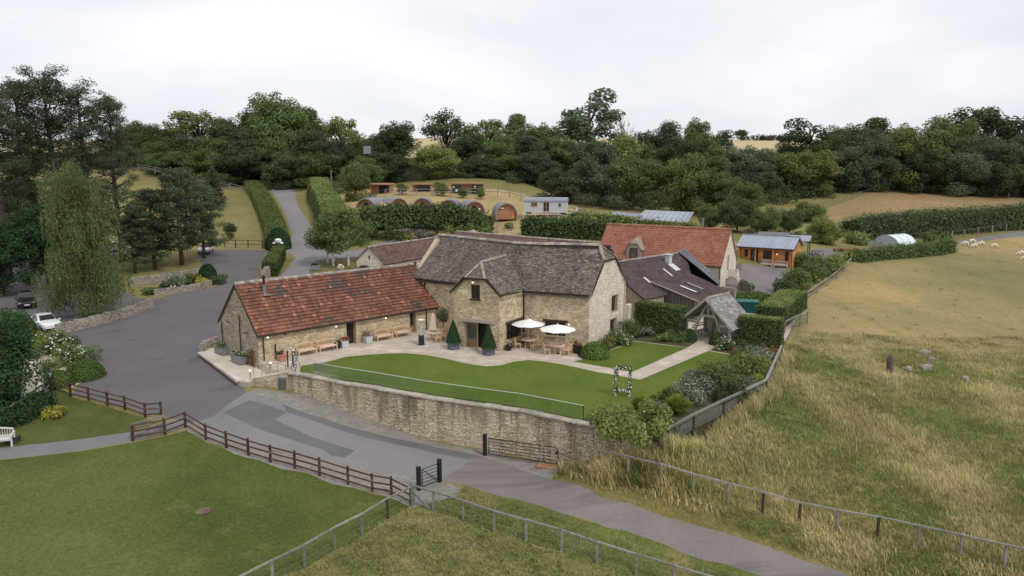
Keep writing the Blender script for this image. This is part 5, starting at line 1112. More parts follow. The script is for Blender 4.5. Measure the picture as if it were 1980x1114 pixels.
def sm_win(x0, x1, z0_, z1_, l_, nm='window', fr_='frame_tan'):
    window(root, Vector((0, -.05, 0)), X, -Y, x0, x1, z0_, z1_, l_, fr_, 'window_dark', -.03, 1, fw=.09, name=nm)
sm_win(HL * .17, HL * .32, HB + 1.1, HB + 1.9, 2); sm_win(HL * .46, HL * .60, HB + .1, HB + 1.95, 2, 'glazed_door'); sm_win(HL * .81, HL * .88, HB + 1.1, HB + 1.75, 1)
for x_ in (.7, HL - .7):
    for y_ in (.1, HWd - .1):
        wb = B(); wb.tube([(x_, y_ - .06, .32), (x_, y_ + .06, .32)], .36, 14); wb.build('wheel', MT['black_metal'], root)
st_ = B()
for i in range(3): st_.box((HL * .53, -.25 - i * .28, HB - .1 - i * .18), (1.2, .28, .06))
st_.build('steps', MT['fence_grey'], root)
# flat fronted orange cabins on the bank
def bankcabin(u0, u1, vt, vb, dd, lab, win, big=False):
    a, b, t = D(u0, vb, dd), D(u1, vb, dd), D(u0, vt, dd); l = (b - a).length; h = t.z - a.z; root = thing('bank_cabin', lab, 'cabin', a, math.atan2((b - a).y, (b - a).x), 'orange cabins on the bank'); dpt = 4
    B().box((l / 2, dpt / 2 + .8, h / 2 - .3), (l - .5, dpt, h + .3)).build('body', MT['cedar_pink'], root)
    B().box((l / 2, dpt / 2, h + .1), (l + .2, dpt + 1.4, .28)).build('flat_roof', MT['cedar_pink'], root)
    for x_ in (.12, l - .12): B().box((x_, .2, h / 2 - .3), (.22, 1.2, h + .6)).build('side_fin', MT['cedar_pink'], root)
    for x0, x1 in win: window(root, Vector((0, .79, 0)), X, -Y, l * x0, l * x1, .1, h - .25, 2, 'black_metal', 'window_dark', -.03)
    B().box((l / 2, -.2, -.25), (l, 2.0, .2)).build('deck', MT['fence_grey'], root)
    return root, l, h
bankcabin(716, 756, 357, 375, 163, 'small orange timber cabin with one window nearest the round green tree', [(.4, .85)])
bankcabin(798, 835, 357, 376, 163, 'small orange timber cabin between young trees in the middle of the terrace', [(.25, .85)])
cbn, l_, h_ = bankcabin(872, 936, 356, 376, 162, 'long orange timber cabin with flat roof and white lanterns', [(.04, .3), (.62, .9)], True)
for i, (x_, z_) in enumerate(((.06, .72), (.14, .36), (.7, .75))):
    B().lathe([(.02, -.3), (.25, -.15), (.32, 0), (.25, .15), (.02, .3)], 10, (l_ * x_ + .2, .0, h_ * z_)).build('paper_lantern', MT['white_paint'], cbn, smooth=True)
# look-out box among the trees
p = D(712, 299, 190); root = thing('tree_house', 'boxy glass fronted tree house high among the trees', 'tree house', Vector((p.x, p.y, p.z)), R(12)); wd = 2.6; ht = 2.4
B().box((0, 1.6, ht / 2), (wd, 3.2, ht)).build('body', MT['frame_dark'], root); B().box((-.25, -.03, ht / 2), (wd - .7, .06, ht - .4)).build('window_glass', MT['zinc'], root)
for x_ in (-wd / 2 + .05, wd / 2 - .05): B().bar((x_, -.05, 0), (x_, -.05, ht), .14).build('frame_post', MT['teal_dark'], root)
B().box((0, -.05, ht + .05), (wd + .2, .3, .14)).build('roof_edge', MT['teal_dark'], root)
for x_ in (-1, 1):
    for y_ in (.3, 2.8): B().bar((x_, y_, 0), (x_, y_, -8), .22).build('stilt', MT['bark'], root)

# ------------------------------------------------------------------ solar arrays, poly tunnel, teal store
def array(name, lab, c00, c10, c11, c01, nx, ny):
    c = [Vector(q) for q in (c00, c10, c11, c01)]; root = thing(name, lab, 'solar array', Vector((c[0].x, c[0].y, tz(c[0].x, c[0].y)))); o0 = root.location; c = [q - o0 for q in c]
    nn_ = (c[1] - c[0]).cross(c[3] - c[0]).normalized()
    def S(a, b): return (c[0] * (1 - a) + c[1] * a) * (1 - b) + (c[3] * (1 - a) + c[2] * a) * b
    fr = B(); fr.extr([q - nn_ * .06 for q in c], nn_ * .05); fr.build('rack', MT['solar_frame'], root)
    for i in range(nx):
        for j in range(ny):
            e = .06 / nx * 2; f = .045
            B().extr([S((i + .05) / nx, (j + .03) / ny), S((i + .95) / nx, (j + .03) / ny), S((i + .95) / nx, (j + .97) / ny), S((i + .05) / nx, (j + .97) / ny)], nn_ * .02).build('solar_panel', MT['solar'], root)
    for a in (.1, .5, .9):
        for b in (.1, .9): q = S(a, b); w_ = q + o0; B().bar(q, q - Z * (w_.z - tz(w_.x, w_.y) + .3), .1).build('leg', MT['zinc'], root)
da = 126
array('solar_array', 'larger tilted solar array with two rows of panels behind the hedge', D(1228, 424, da), D(1330, 429, da), D(1342, 410, da + 5.5), D(1247, 406, da + 5.5), 10, 2)
array('solar_array', 'narrow solar array with one row of panels next to the silver hut field', D(1180, 415, da + 2), D(1243, 419, da + 1), D(1247, 413.5, da + 4), D(1188, 409.5, da + 4), 8, 1)
pa = D(1712, 482, 122); root = thing('polytunnel', 'arched clear greenhouse tunnel by the yard', 'greenhouse', Vector((pa.x, pa.y, pa.z)), R(-58)); PR = 2.5; PLn = 5.2; n = 12
arc = [(math.cos(math.pi * i / n) * PR, math.sin(math.pi * i / n) * PR * .95) for i in range(n + 1)]
sk = B()
for (x0, z0), (x1, z1) in zip(arc, arc[1:]): sk.add([(x0, 0, z0), (x1, 0, z1), (x1, PLn, z1), (x0, PLn, z0)], [(0, 1, 2, 3)])
PS = M('tunnel_skin', (.62,.68,.72), (.7,.76,.8), 1, rough=.3); PS2 = M('tunnel_front', (.36,.42,.40), (.5,.55,.53), 1, rough=.2)
sk.build('cover', PS, root); fe_ = B(); fe_.extr([(x_, .05, z_) for x_, z_ in arc], (0, .02, 0)); fe_.build('end_panel', PS2, root); fe_ = B(); fe_.extr([(x_, PLn - .05, z_) for x_, z_ in arc], (0, .02, 0)); fe_.build('end_panel', PS2, root)
for y_ in (0, PLn * .33, PLn * .66, PLn): B().tube([(x_ * 1.01, y_, z_ * 1.01) for x_, z_ in arc], .04, 5).build('hoop', MT['hut_grey'], root)
for x_ in (-.6, .6): B().bar((x_, .02, 0), (x_, .02, 2.2), .06).build('door_post', MT['hut_grey'], root)
tp = P(1428, 605, 0); root = thing('storage_container', 'teal green storage bin with dark side behind the porch', 'container', tp, R(-12)); B().box((.6, 1.0, .55), (2.9, 1.7, 1.1)).build('body', MT['teal_dark'], root); B().box((.6, 1.0, 1.14), (3.0, 1.8, .09)).build('lid', MT['teal'], root)
for x_ in (-.4, .6, 1.6): B().box((x_, .13, .55), (.08, .06, 1.0)).build('rib', MT['teal'], root)
tp = P(1411, 606, 0); root = thing('wheelie_bin', 'small bright teal bin tight behind the porch roof', 'bin', tp, R(8)); B().lathe([(.32, 0), (.42, .95)], 4).build('body', MT['teal'], root); B().box((0, .05, 1.0), (.75, .75, .1), R(45)).build('lid', MT['teal'], root)
# poles
for u, v0, v1, dd, lab in ((642, 332, 378, 158, 'tall thin grey pole beside the pod terrace'), (1357, 425, 470, 100, 'grey pole rising behind the red roof ridge')):
    a, b = D(u, v1, dd), D(u, v0, dd); t = thing('utility_pole', lab, 'pole', a, 0, 'poles'); B().tube([(0, 0, -.5), (0, 0, (b - a).z)], .13 if dd > 120 else .16, 8).build('pole_shaft', MT['fence_grey'], t); B().lathe([(.2, 0), (.22, .15), (.05, .2)], 8, (0, 0, (b - a).z)).build('pole_cap', MT['fence_grey'], t)
# ------------------------------------------------------------------ fences and gates
def post_rail(name, label, pts, h, rails, pm, rm, pw=.12, rw=(.04, .1), cap=False, tops=None, extra=None, posts_only=None):
    root = thing(name, label, 'fence', pts[0]); o0 = pts[0]; rg = random.Random(len(pts))
    for i, p in enumerate(pts):
        hh = (tops[i] if tops else h) + rg.uniform(-.03, .03)
        pb = B(); t_ = rg.uniform(-.02, .02); pb.bar(p - o0 - Z * .4, p - o0 + Vector((t_, rg.uniform(-.02, .02), hh)), pw, pw); pb.build('post', MT[pm if not posts_only else rg.choice(posts_only)], root)
    for i, (a, b) in enumerate(zip(pts, pts[1:])):
        d = (b - a).normalized(); n = Vector((d.y, -d.x, 0)); n = n if n.y < 0 else -n
        for k, f in enumerate(rails):
            za, zb = f * h, f * h
            off = n * (pw / 2 + rw[0] / 2) if f < .97 else Z * 0
            q0, q1 = a - o0 + Z * (za + rg.uniform(-.015, .015)) + off, b - o0 + Z * (zb + rg.uniform(-.015, .015)) + off
            B().bar(q0 - d * .03, q1 + d * .03, *(rw if f < .97 else (rw[1] * 1.05, rw[1] * .8))).build('rail', MT[rm], root)
    return root
bf1 = [(102,752),(137,767),(172,775),(209,785),(242,793),(281,807.5),(312,806)]
post_rail('brown_rail_fence', 'brown three rail fence between the small lawn and the car park', [G(u, v) for u, v in bf1], 1.05, (.92, .58, .24), 'fence_brown', 'fence_brown', .12, (.04, .085))
bf2 = [(257,853),(319.6,841),(359,826),(398.5,850.6),(438,866),(481,881),(523,894),(570,906),(618,920),(673,937),(720,951),(757,957),(794,976)]
post_rail('brown_rail_fence', 'long brown three rail fence along the front lawn beside the road', [G(u, v) for u, v in bf2], 1.1, (.92, .58, .24), 'fence_brown', 'fence_brown', .125, (.04, .085))
bf3 = [(256,845),(262,838),(318,826)]
post_rail('short_weathered_fence', 'short pale weathered board fence in front of the footpath gap', [G(u, v) for u, v in ((256,851),(288,842),(318,834))], 1.05, (.97, .75, .5, .25), 'fence_grey', 'fence_grey', .12, (.04, .12))
gA = [(797,978),(750,1003),(701,1034),(648,1062),(590,1097),(528,1128),(460,1165)]
fA = post_rail('grey_rail_fence', 'grey top rail wire fence running down to the bottom edge of the front lawn', [G(u, v) for u, v in gA], 1.12, (1.0,), 'fence_grey', 'fence_grey', .11, (.04, .095), posts_only=['fence_grey', 'fence_grey', 'post_dark'])
gB = [(800,977),(838,988),(896,1007),(956,1028),(1018,1046),(1086,1066),(1154,1089),(1230,1113),(1302,1136),(1380,1160)]
fB = post_rail('grey_rail_fence', 'grey top rail wire fence on the near side of the lower road', [G(u, v) for u, v in gB], 1.12, (1.0,), 'fence_grey', 'fence_grey', .11, (.04, .095))
gC = [(1157,908),(1214,922),(1277,938),(1341,958),(1407,976),(1474,992),(1545,1012),(1618,1026),(1696,1040),(1774,1058),(1856,1077),(1941,1097),(2040,1122)]
fC = post_rail('grey_rail_fence', 'grey top rail fence between the long grass field and the lower road', [G(u, v) for u, v in gC], 1.15, (1.0,), 'fence_grey', 'fence_grey', .11, (.04, .1), posts_only=['fence_grey', 'post_dark', 'fence_grey'])
def wire(root, pts, zs, r=.0035):
    o0 = root.location; w_ = B()
    for z_ in zs:
        for a, b in zip(pts, pts[1:]): w_.bar(a - o0 + Z * z_, b - o0 + Z * z_, r * 2)
    for a, b in zip(pts, pts[1:]):
        k = max(2, int((b - a).length / .35))
        for j in range(1, k): q = a.lerp(b, j / k) - o0; w_.bar(q + Z * .05, q + Z * .85, r * 1.6)
    w_.build('wire_netting', MT['netting'], root)
wire(fA, [G(u, v) for u, v in gA], (.15, .4, .65, .9)); wire(fB, [G(u, v) for u, v in gB], (.15, .4, .65, .9))
q = G(800, 977); t = thing('brace_strut', 'pale diagonal brace strut at the corner of the grey fences', 'strut', q); b_ = G(831, 985); B().bar(Vector((0, 0, .75)), b_ - q + Z * .0, .11).build('strut_pole', MT['fence_grey'], t); b2 = G(822, 938)
# bed fence with a pale rail
def gpad(u, v): return P(u, v, -.1)
bdf = [P(1281, 866, -.5), P(1340, 833, -.3), P(1398, 803, -.2), P(1440, 783, -.2), P(1480, 762, -.15), P(1497, 722, -.1), P(1510, 692, -.1)]
fD = post_rail('bed_fence', 'weathered rail fence with dark netting round the flower bed at the field', bdf, 1.0, (1.0,), 'post_dark', 'fence_grey', .13, (.05, .14))
wire(fD, bdf, (.1, .25, .4, .55, .7, .85), .009); wire(fD, [p + Vector((.02, .01, .03)) for p in bdf], (.17, .32, .47, .62), .009)
fe1 = [P(1517, 645, -.15), P(1531, 638, -.15), P(1546, 631, -.15), P(1560, 624, -.15)]
fE = post_rail('board_fence', 'short slatted rail fence where the trimmed hedge meets the pasture', fe1, 1.15, (1.0, .5), 'fence_grey', 'fence_grey', .1, (.04, .12)); wire(fE, fe1, (.1, .3, .5, .7, .9))
post_rail('two_rail_fence', 'grey two rail fence running up beside the shrubs to the yard', [G(u, v) for u, v in ((1541,594),(1560,581),(1580,567),(1600,553),(1618,539),(1632,526),(1645,513))], 1.0, (1.0, .5), 'fence_grey', 'fence_grey', .1, (.04, .12))
post_rail('hedge_fence', 'pale two rail fence and posts climbing left of the gravel garden', [G(u, v) for u, v in ((100,757),(85,772),(60,790),(30,808),(0,826))], 1.05, (.95, .5), 'fence_grey', 'fence_grey', .12, (.05, .1))
post_rail('paddock_fence', 'dark low rail fence between the car park and the dry paddock', [G(u, v) for u, v in ((435,478),(456,479),(480,479),(508,480),(524,481))], 1.25, (1.0, .5), 'post_dark', 'post_dark', .13, (.05, .1))
post_rail('upper_fence', 'long pale fence climbing the paddock below the dark wood', [D(u, v, d) + Z * 0 for u, v, d in ((268,327,200),(300,333,198),(330,340,196),(352,347,195),(420,358,196),(445,364,194),(470,371,191),(500,378,188))], 1.3, (1.0, .6, .3), 'fence_grey', 'fence_grey', .16, (.06, .14))
post_rail('terrace_fence', 'pale rail fence along the terrace in front of the orange cabins', [D(u, v, 157) for u, v in ((745,378),(775,378),(805,377.5),(838,377.5),(870,377.5),(903,377),(936,376.5),(962,377),(985,379),(1008,384.5),(1022,389.5))], 1.3, (1.0, .55), 'fence_grey', 'fence_grey', .16, (.06, .15))
post_rail('ramp_fence', 'white rail fence along the ramp of the shepherd hut', [D(u, v, d) for u, v, d in ((1012,420,133),(1035,421,133),(1058,421,132.5),(1080,421.5,132),(1100,424,131.5),(1114,423,132)) ] , 1.1, (1.0, .55), 'bench_white', 'bench_white', .12, (.06, .12))
post_rail('ramp_fence', 'short curved white fence at the far end of the shepherd hut', [D(u, v, d) for u, v, d in ((1097,408,139),(1108,410,138),(1117,414,136),(1112,420,134))], 1.1, (1.0, .55), 'bench_white', 'bench_white', .12, (.06, .12))
post_rail('track_fence', 'row of wooden fence posts under the hedge along the far track', [G(u, v) for u, v in ((1840,462),(1864,459),(1890,455),(1918,451),(1945,447),(1975,443))], 1.5, (.9,), 'fence_grey', 'netting', .18, (.03, .04))
post_rail('bank_fence', 'wooden fence posts along the wood edge above the brown bank', [G(u, v, 260) for u, v in ((1592,402),(1612,397),(1632,391),(1648,386),(1662,381),(1700,370),(1728,366),(1755,363),(1803,365),(1822,367),(1845,370),(1870,373),(1922,380),(1950,383))], 1.5, (.9,), 'fence_grey', 'netting', .18, (.03, .04))
# gates
def bar_gate(name, label, a, b, h, nb, post_at=(0,), curved=True, brace=False, mat='black_metal', verts=3):
    root = thing(name, label, 'gate', a, math.atan2((b - a).y, (b - a).x)); l = Vector((b - a)).to_2d().length; dz = b.z - a.z; z0 = .12
    def Q(x_, z_): return Vector((x_, 0, z_ + dz * x_ / l))
    fr = B(); pts = [Q(.1, z0), Q(l - .25, z0), Q(l - .06, z0 + .08), Q(l, z0 + .25), Q(l, h - .25), Q(l - .06, h - .08), Q(l - .25, h), Q(.1, h)] if curved else [Q(.1, z0), Q(l, z0), Q(l, h), Q(.1, h)]
    fr.tube(pts + [Q(.1, z0)], .03, 6); fr.build('gate_frame', MT[mat], root)
    for i in range(1, nb): z_ = z0 + (h - z0) * i / nb; B().tube([Q(.1, z_), Q(l, z_)], .018, 6).build('bar', MT[mat], root)
    for i in range(1, verts + 1): x_ = .1 + (l - .1) * i / (verts + 1); B().tube([Q(x_, z0), Q(x_, h)], .016, 6).build('upright', MT[mat], root)
    if brace: B().tube([Q(.1, h), Q(l, z0)], .02, 6).build('brace', MT[mat], root)
    for s_ in post_at:
        x_ = -.15 if s_ == 0 else l + .12
        B().box((x_, 0, h / 2 + dz * s_), (.2, .2, h + .5)).build('gate_post', MT[mat], root)
    if curved: B().box((l - .12, 0, h * .72 + dz), (.16, .06, .1)).build('latch', MT[mat], root)
    return root
bar_gate('field_gate', 'long black metal bar gate folded back against the stone retaining wall', G(942, 881), G(1079, 901), 1.15, 5, (0,), True, False, verts=4)
bar_gate('short_gate', 'short black metal gate with diagonal brace beside the road', G(814, 946), G(847, 933), 1.15, 5, (0, 1), False, True, verts=0)
bar_gate('white_gate', 'small pale wooden gate below the square windowed pod', D(963, 447, 128), D(988, 447, 128), 1.2, 4, (0, 1), False, True, 'fence_grey', 0)
bar_gate('drive_gate', 'pale wooden gate at the top of the drive under the trees', D(523, 357, 203), D(542, 357, 203), 1.6, 4, (0, 1), False, True, 'fence_grey', 0)

# ------------------------------------------------------------------ garden furniture
def make_bench(label, mat='teak', seatm='teak_pale', curve=True, slats=14, L_=1.55):
    root = thing('garden_bench', label, 'bench'); h = L_ / 2
    for x_ in (-h, h):
        B().box((x_, -.28, .31), (.07, .07, .62)).build('leg', MT[mat], root); B().bar((x_, .24, 0), (x_, .3, .72), .07, .07).build('leg', MT[mat], root)
        B().box((x_, -.02, .64), (.08, .6, .04)).build('armrest', MT[mat], root)
    st = B()
    for k in range(5): st.box((0, -.26 + k * .115, .43), (L_ - .04, .095, .03))
    st.box((0, -.27, .385), (L_, .04, .07)); st.build('seat', MT[seatm], root)
    n = 8; tp = [(-h + L_ * i / n, .29, .82 + (.12 * math.sin(math.pi * i / n) if curve else .06)) for i in range(n + 1)]
    br = B()
    for p, q in zip(tp, tp[1:]): br.bar(p, q, .05, .08)
    br.build('top_rail', MT[mat], root); B().bar((-h, .26, .5), (h, .26, .5), .05, .06).build('lower_rail', MT[mat], root)
    for i in range(slats):
        x_ = -h + L_ * (i + .5) / slats; zt = .8 + (.12 * math.sin(math.pi * (i + .5) / slats) if curve else .05)
        B().bar((x_, .26, .52), (x_, .29, zt), .045, .02).build('back_slat', MT[mat], root)
    return root
barn_face = math.atan2(BARN_U.y, BARN_U.x)
bn = make_bench('teak bench with curved back against the low barn, nearest the ramp'); bn['group'] = 'teak benches along the barn'
spots = [(587, 682), (626, 673)]
def at_barn(u, v, back=.0): return P(u, v)
for i, (u, v, lab) in enumerate(((585, 678, 'teak bench with curved back against the low barn, nearest the ramp'), (625, 670, 'teak bench with curved back next to the dark bin and red flower box'), (734, 654.5, 'teak bench between the pink flower box and the barn corner bench'), (770, 647.5, 'teak bench by the barn end door near the patio heater'))):
    p = BARN_A + BARN_U * planehit(u, v, BARN_A, BARN_U)[0] - BARN_N * .62 + Z * .02
    if i == 0: bn.location = p; bn.rotation_euler.z = barn_face
    else: dup(bn, p, barn_face, lab)
# white benches: by the cabin and on the left lawn
croot, ca_, uc_, cl_ = CABIN
wb = make_bench('white slatted bench with arched back on the cabin veranda near the door', 'bench_white', 'bench_white', True, 14, 1.5); wb.location = ca_ + uc_ * (cl_ * .55) + Vector((uc_.y, -uc_.x, 0)) * .0 + Z * .02; wb.rotation_euler.z = math.atan2(uc_.y, uc_.x); wb['group'] = 'white benches'
wb2 = make_bench('white slatted bench with straight back at the far end of the cabin veranda', 'bench_white', 'bench_white', False, 14, 1.75); wb2.location = ca_ + uc_ * (cl_ * .82) + Z * .02; wb2.rotation_euler.z = math.atan2(uc_.y, uc_.x); wb2['group'] = 'white benches'
p = G(-8, 864); wb3 = dup(wb, p, R(205), 'white wooden bench on the small lawn at the left edge of the picture'); wb3.rotation_euler.z = R(20); wb3.scale = (1.25, 1.15, 1.15)
p = G(25, 855); t = thing('low_log_stool', 'dark low block beside the white bench on the small lawn', 'block', p, R(10)); B().box((0, 0, .15), (.7, .5, .3)).build('block_body', MT['post_dark'], t); B().box((0, 0, .33), (.74, .54, .05)).build('block_top', MT['frame_dark'], t)
def make_chair(label):
    root = thing('patio_chair', label, 'chair', group='teak patio chairs')
    for x_ in (-.21, .21):
        B().box((x_, -.2, .22), (.05, .05, .44)).build('leg', MT['teak'], root); B().bar((x_, .2, 0), (x_, .26, .95), .05, .05).build('leg', MT['teak'], root)
    B().box((0, 0, .45), (.48, .46, .04)).build('seat', MT['teak'], root); B().box((0, .26, .92), (.48, .04, .09)).build('top_rail', MT['teak'], root); B().box((0, -.2, .12), (.4, .03, .04)).build('stretcher', MT['teak'], root)
    for k in range(5): B().bar((-.15 + k * .075, .21, .48), (-.15 + k * .075, .25, .9), .035, .015).build('back_slat', MT['teak'], root)
    return root
def make_table(label, r=.62):
    root = thing('round_table', label, 'table', group='round teak tables'); t_ = B(); t_.lathe([(r - .02, .70), (r, .71), (r, .74), (r - .02, .75)], 24); t_.build('table_top', MT['teak_pale'], root)
    for k in range(4): a = math.pi / 4 + k * math.pi / 2; B().bar((math.cos(a) * .3, math.sin(a) * .3, 0), (math.cos(a) * .3, math.sin(a) * .3, .7), .06).build('leg', MT['teak'], root)
    B().box((0, 0, .1), (.62, .06, .05), R(45)).build('cross_bar', MT['teak'], root); B().box((0, 0, .16), (.62, .06, .05), R(-45)).build('cross_bar', MT['teak'], root)
    B().lathe([(.04, .76), (.06, .78), (.05, .82)], 8, (.2, -.1, 0)).build('ashtray', MT['black_metal'], root)
    return root
ch = make_chair('x'); tb = make_table('x')
tps = [(1021, 672.5, 'round teak table under the parasol nearest the bay window'), (1078, 684, 'round teak table under the parasol nearest the pale gable'), (838, 658, 'round teak table with closed cream parasol by the barn corner')]
T = [P(u, v) for u, v, _ in tps]
for i, (p, q) in enumerate(zip(T, tps)):
    if i == 0: tb.location = p; tb['label'] = q[2]
    else: dup(tb, p, 0, q[2])
first = True
for c, az_, r_, lab in ((0, 200, .95, 'teak chair on the bay side of the first parasol table'), (0, 300, .98, 'teak chair with arms of the first parasol table facing the wall'), (0, 20, 1.0, 'teak chair between the two parasol tables at the window'),
    (1, 195, .95, 'teak chair of the second parasol table nearest the lawn, back to the bay'), (1, 330, .92, 'teak chair of the second parasol table nearest the flower pots'), (1, 85, .95, 'teak chair under the window at the second parasol table'), (1, 20, 1.05, 'teak chair behind the others, against the wall by the flower pots'),
    (2, 40, .95, 'teak chair behind the cream parasol table'), (2, 300, .92, 'teak chair in front of the cream parasol table beside the topiary'), (2, 350, .98, 'teak chair between the cream parasol table and the topiary cone')):
    a = R(az_); p = T[c] + Vector((math.cos(a), math.sin(a), 0)) * r_; rz_ = a - math.pi / 2
    if first: ch.location = p; ch.rotation_euler.z = rz_; ch['label'] = lab; first = False
    else: dup(ch, p, rz_, lab)
cb_ = make_bench('curved teak bench between the bay window and the first parasol table', 'teak', 'teak', True, 16, 2.0); cb_.location = T[0] + Vector((-.15, 1.15, 0)); cb_.rotation_euler.z = math.atan2(-du1.y, -du1.x)
cb2 = make_bench('teak armed bench in the corner behind the cream parasol', 'teak', 'teak', True, 8, 1.1); cb2.location = T[2] + Vector((1.05, 1.5, 0)); cb2.rotation_euler.z = math.atan2(-du2.y, -du2.x)
def parasol(label, p, topz, r, rot=0):
    root = thing('parasol', label, 'parasol', p, rot, 'open white parasols'); n = 8; zr = topz - .42
    for k in range(n):
        a0, a1 = 2 * math.pi * k / n, 2 * math.pi * (k + 1) / n; am = (a0 + a1) / 2
        v = [(0, 0, topz), (r * math.cos(a0), r * math.sin(a0), zr), (r * .95 * math.cos(am), r * .95 * math.sin(am), zr + .02), (r * math.cos(a1), r * math.sin(a1), zr)]
        m0 = [(r * .5 * math.cos(a0), r * .5 * math.sin(a0), (topz + zr) / 2 + .03), (r * .48 * math.cos(am), r * .48 * math.sin(am), (topz + zr) / 2 + .0), (r * .5 * math.cos(a1), r * .5 * math.sin(a1), (topz + zr) / 2 + .03)]
        B().add(v + m0, [(0, 4, 5), (0, 5, 6), (4, 1, 2, 5), (5, 2, 3, 6)]).build('canopy_panel', MT['parasol_white'], root)
        B().bar((.05 * math.cos(a0), .05 * math.sin(a0), topz - .06), (r * .98 * math.cos(a0), r * .98 * math.sin(a0), zr - .03), .02).build('rib', MT['teak'], root)
    B().tube([(0, 0, 0), (0, 0, topz + .03)], .028, 8).build('pole', MT['teak'], root); B().lathe([(.02, topz), (.06, topz + .03), (.02, topz + .1)], 8).build('finial', MT['parasol_white'], root); B().lathe([(.26, 0), (.26, .05), (.08, .09)], 14).build('base', MT['black_metal'], root)
parasol('open white parasol nearer the glazed doors', T[0], 2.45, 1.42, R(10)); parasol('open white parasol nearer the pale gable, in front of the window', T[1], 2.45, 1.5, R(28))
q = T[2] + Vector((-.25, .1, 0)); t = thing('closed_parasol', 'closed cream parasol standing through the table by the barn corner', 'parasol', T[2]); cp_ = B(); rr = [(.03, 2.45), (.12, 2.2), (.22, 1.6), (.32, 1.05), (.3, 1.0)]
vs = []; n = 12
for r_, z_ in rr:
    for k in range(n): a = 2 * math.pi * k / n; f = 1 + (.12 if k % 2 else -.12); vs.append((r_ * f * math.cos(a), r_ * f * math.sin(a), z_))
cp_.add(vs, [(i * n + k, (i + 1) * n + k, (i + 1) * n + (k + 1) % n, i * n + (k + 1) % n) for i in range(len(rr) - 1) for k in range(n)]); cp_.build('folded_canopy', MT['parasol_cream'], t); B().tube([(0, 0, 0), (0, 0, 2.55)], .03, 8).build('pole', MT['teak'], t)
# pyramid patio heater
p = P(815, 667); t = thing('patio_heater', 'tall pyramid patio heater with steel frame and black base', 'heater', p, R(8)); b0, b1 = .3, .17
for sx in (-1, 1):
    for sy in (-1, 1): B().bar((sx * b0, sy * b0, 0), (sx * b1, sy * b1, 2.15), .045).build('frame_leg', MT['steel'], t)
B().add([(-b0 * .92, -b0 * .92, .05), (b0 * .92, -b0 * .92, .05), (b0 * .92, b0 * .92, .05), (-b0 * .92, b0 * .92, .05), (-.22, -.22, .85), (.22, -.22, .85), (.22, .22, .85), (-.22, .22, .85)], [(0, 1, 5, 4), (1, 2, 6, 5), (2, 3, 7, 6), (3, 0, 4, 7), (4, 5, 6, 7)]).build('base_panel', MT['black_metal'], t)
B().tube([(0, 0, .85), (0, 0, 2.1)], .1, 12).build('glass_tube', MT['heater_glass'], t); B().lathe([(.3, 2.15), (.34, 2.19), (.3, 2.24), (.05, 2.27)], 4).build('hood', MT['white_paint'], t)
for k in range(4):
    for j in range(3): pass
gr = B()
for a in range(4):
    c0, c1 = [(-1, -1), (1, -1), (1, 1), (-1, 1)][a], [(1, -1), (1, 1), (-1, 1), (-1, -1)][a]
    for j in range(1, 4):
        f = j / 4; x0 = (c0[0] + (c1[0] - c0[0]) * f); y0 = (c0[1] + (c1[1] - c0[1]) * f); gr.bar((x0 * .23, y0 * .23, .88), (x0 * b1, y0 * b1, 2.12), .014)
gr.build('guard_wires', MT['steel'], t)
# litter bin by the wall
M('bin_green', (.10,.11,.075), (.14,.15,.10), 3, rough=.6)
p = G(547, 752); t = thing('litter_bin', 'round slatted green litter bin at the end of the retaining wall', 'bin', p + Z * 0); 
for k in range(16): a = 2 * math.pi * k / 16; B().box((.28 * math.cos(a), .28 * math.sin(a), .45), (.03, .1, .85), a).build('slat', MT['bin_green'], t)
B().lathe([(.27, .02), (.27, .8)], 16).build('liner', MT['black_metal'], t); B().lathe([(.3, .86), (.31, .92), (.22, .93)], 16).build('rim', MT['zinc'], t)
# welcome board draped with flowers
def leaves_blob(mb, cs, n, size, rg, mi=0, flat=0):
    for _ in range(n):
        c = cs[rg.randrange(len(cs))]; r_ = c[3]
        p = Vector((c[0] + rg.gauss(0, r_ * .5), c[1] + rg.gauss(0, r_ * .5), c[2] + rg.gauss(0, r_ * .5))); a = Vector((rg.uniform(-1, 1), rg.uniform(-1, 1), rg.uniform(-1, 1))).normalized(); b = a.cross(Vector((rg.uniform(-1, 1), rg.uniform(-1, 1), rg.uniform(-1, 1)))).normalized(); s_ = size * rg.uniform(.6, 1.3)
        mb.add([p + a * s_, p + b * s_ * .6, p - a * s_, p - b * s_ * .6], [(0, 1, 2, 3)], mi)
def blooms(mb, cs, n, size, rg, mi=0):
    for _ in range(n):
        c = cs[rg.randrange(len(cs))]; r_ = c[3]; d = Vector((rg.gauss(0, 1), rg.gauss(0, 1) - .5, rg.gauss(0, 1) + .3)).normalized(); p = Vector(c[:3]) + d * r_ * rg.uniform(.7, 1.05); s_ = size * rg.uniform(.7, 1.2)
        v = [p + Vector(q) * s_ for q in ((1, 0, 0), (-1, 0, 0), (0, 1, 0), (0, -1, 0), (0, 0, .8), (0, 0, -.8))]
        mb.add(v, [(0, 2, 4), (2, 1, 4), (1, 3, 4), (3, 0, 4), (2, 0, 5), (1, 2, 5), (3, 1, 5), (0, 3, 5)], mi)
rg = random.Random(44); p = P(570, 716); t = thing('welcome_board', 'grey mirror board on a scrolled iron easel draped with white flowers', 'welcome board', p + Z * .02, R(-55))
B().box((0, 0, .9), (.85, .04, 1.35)).build('board', MT['zinc_blue'], t)
ez_ = B()
for sg in (-1, 1): ez_.tube([(sg * .45, -.1, 0), (sg * .43, 0, 1.0), (sg * .35, .02, 1.3), (sg * .42, .0, 1.4)], .02, 6)
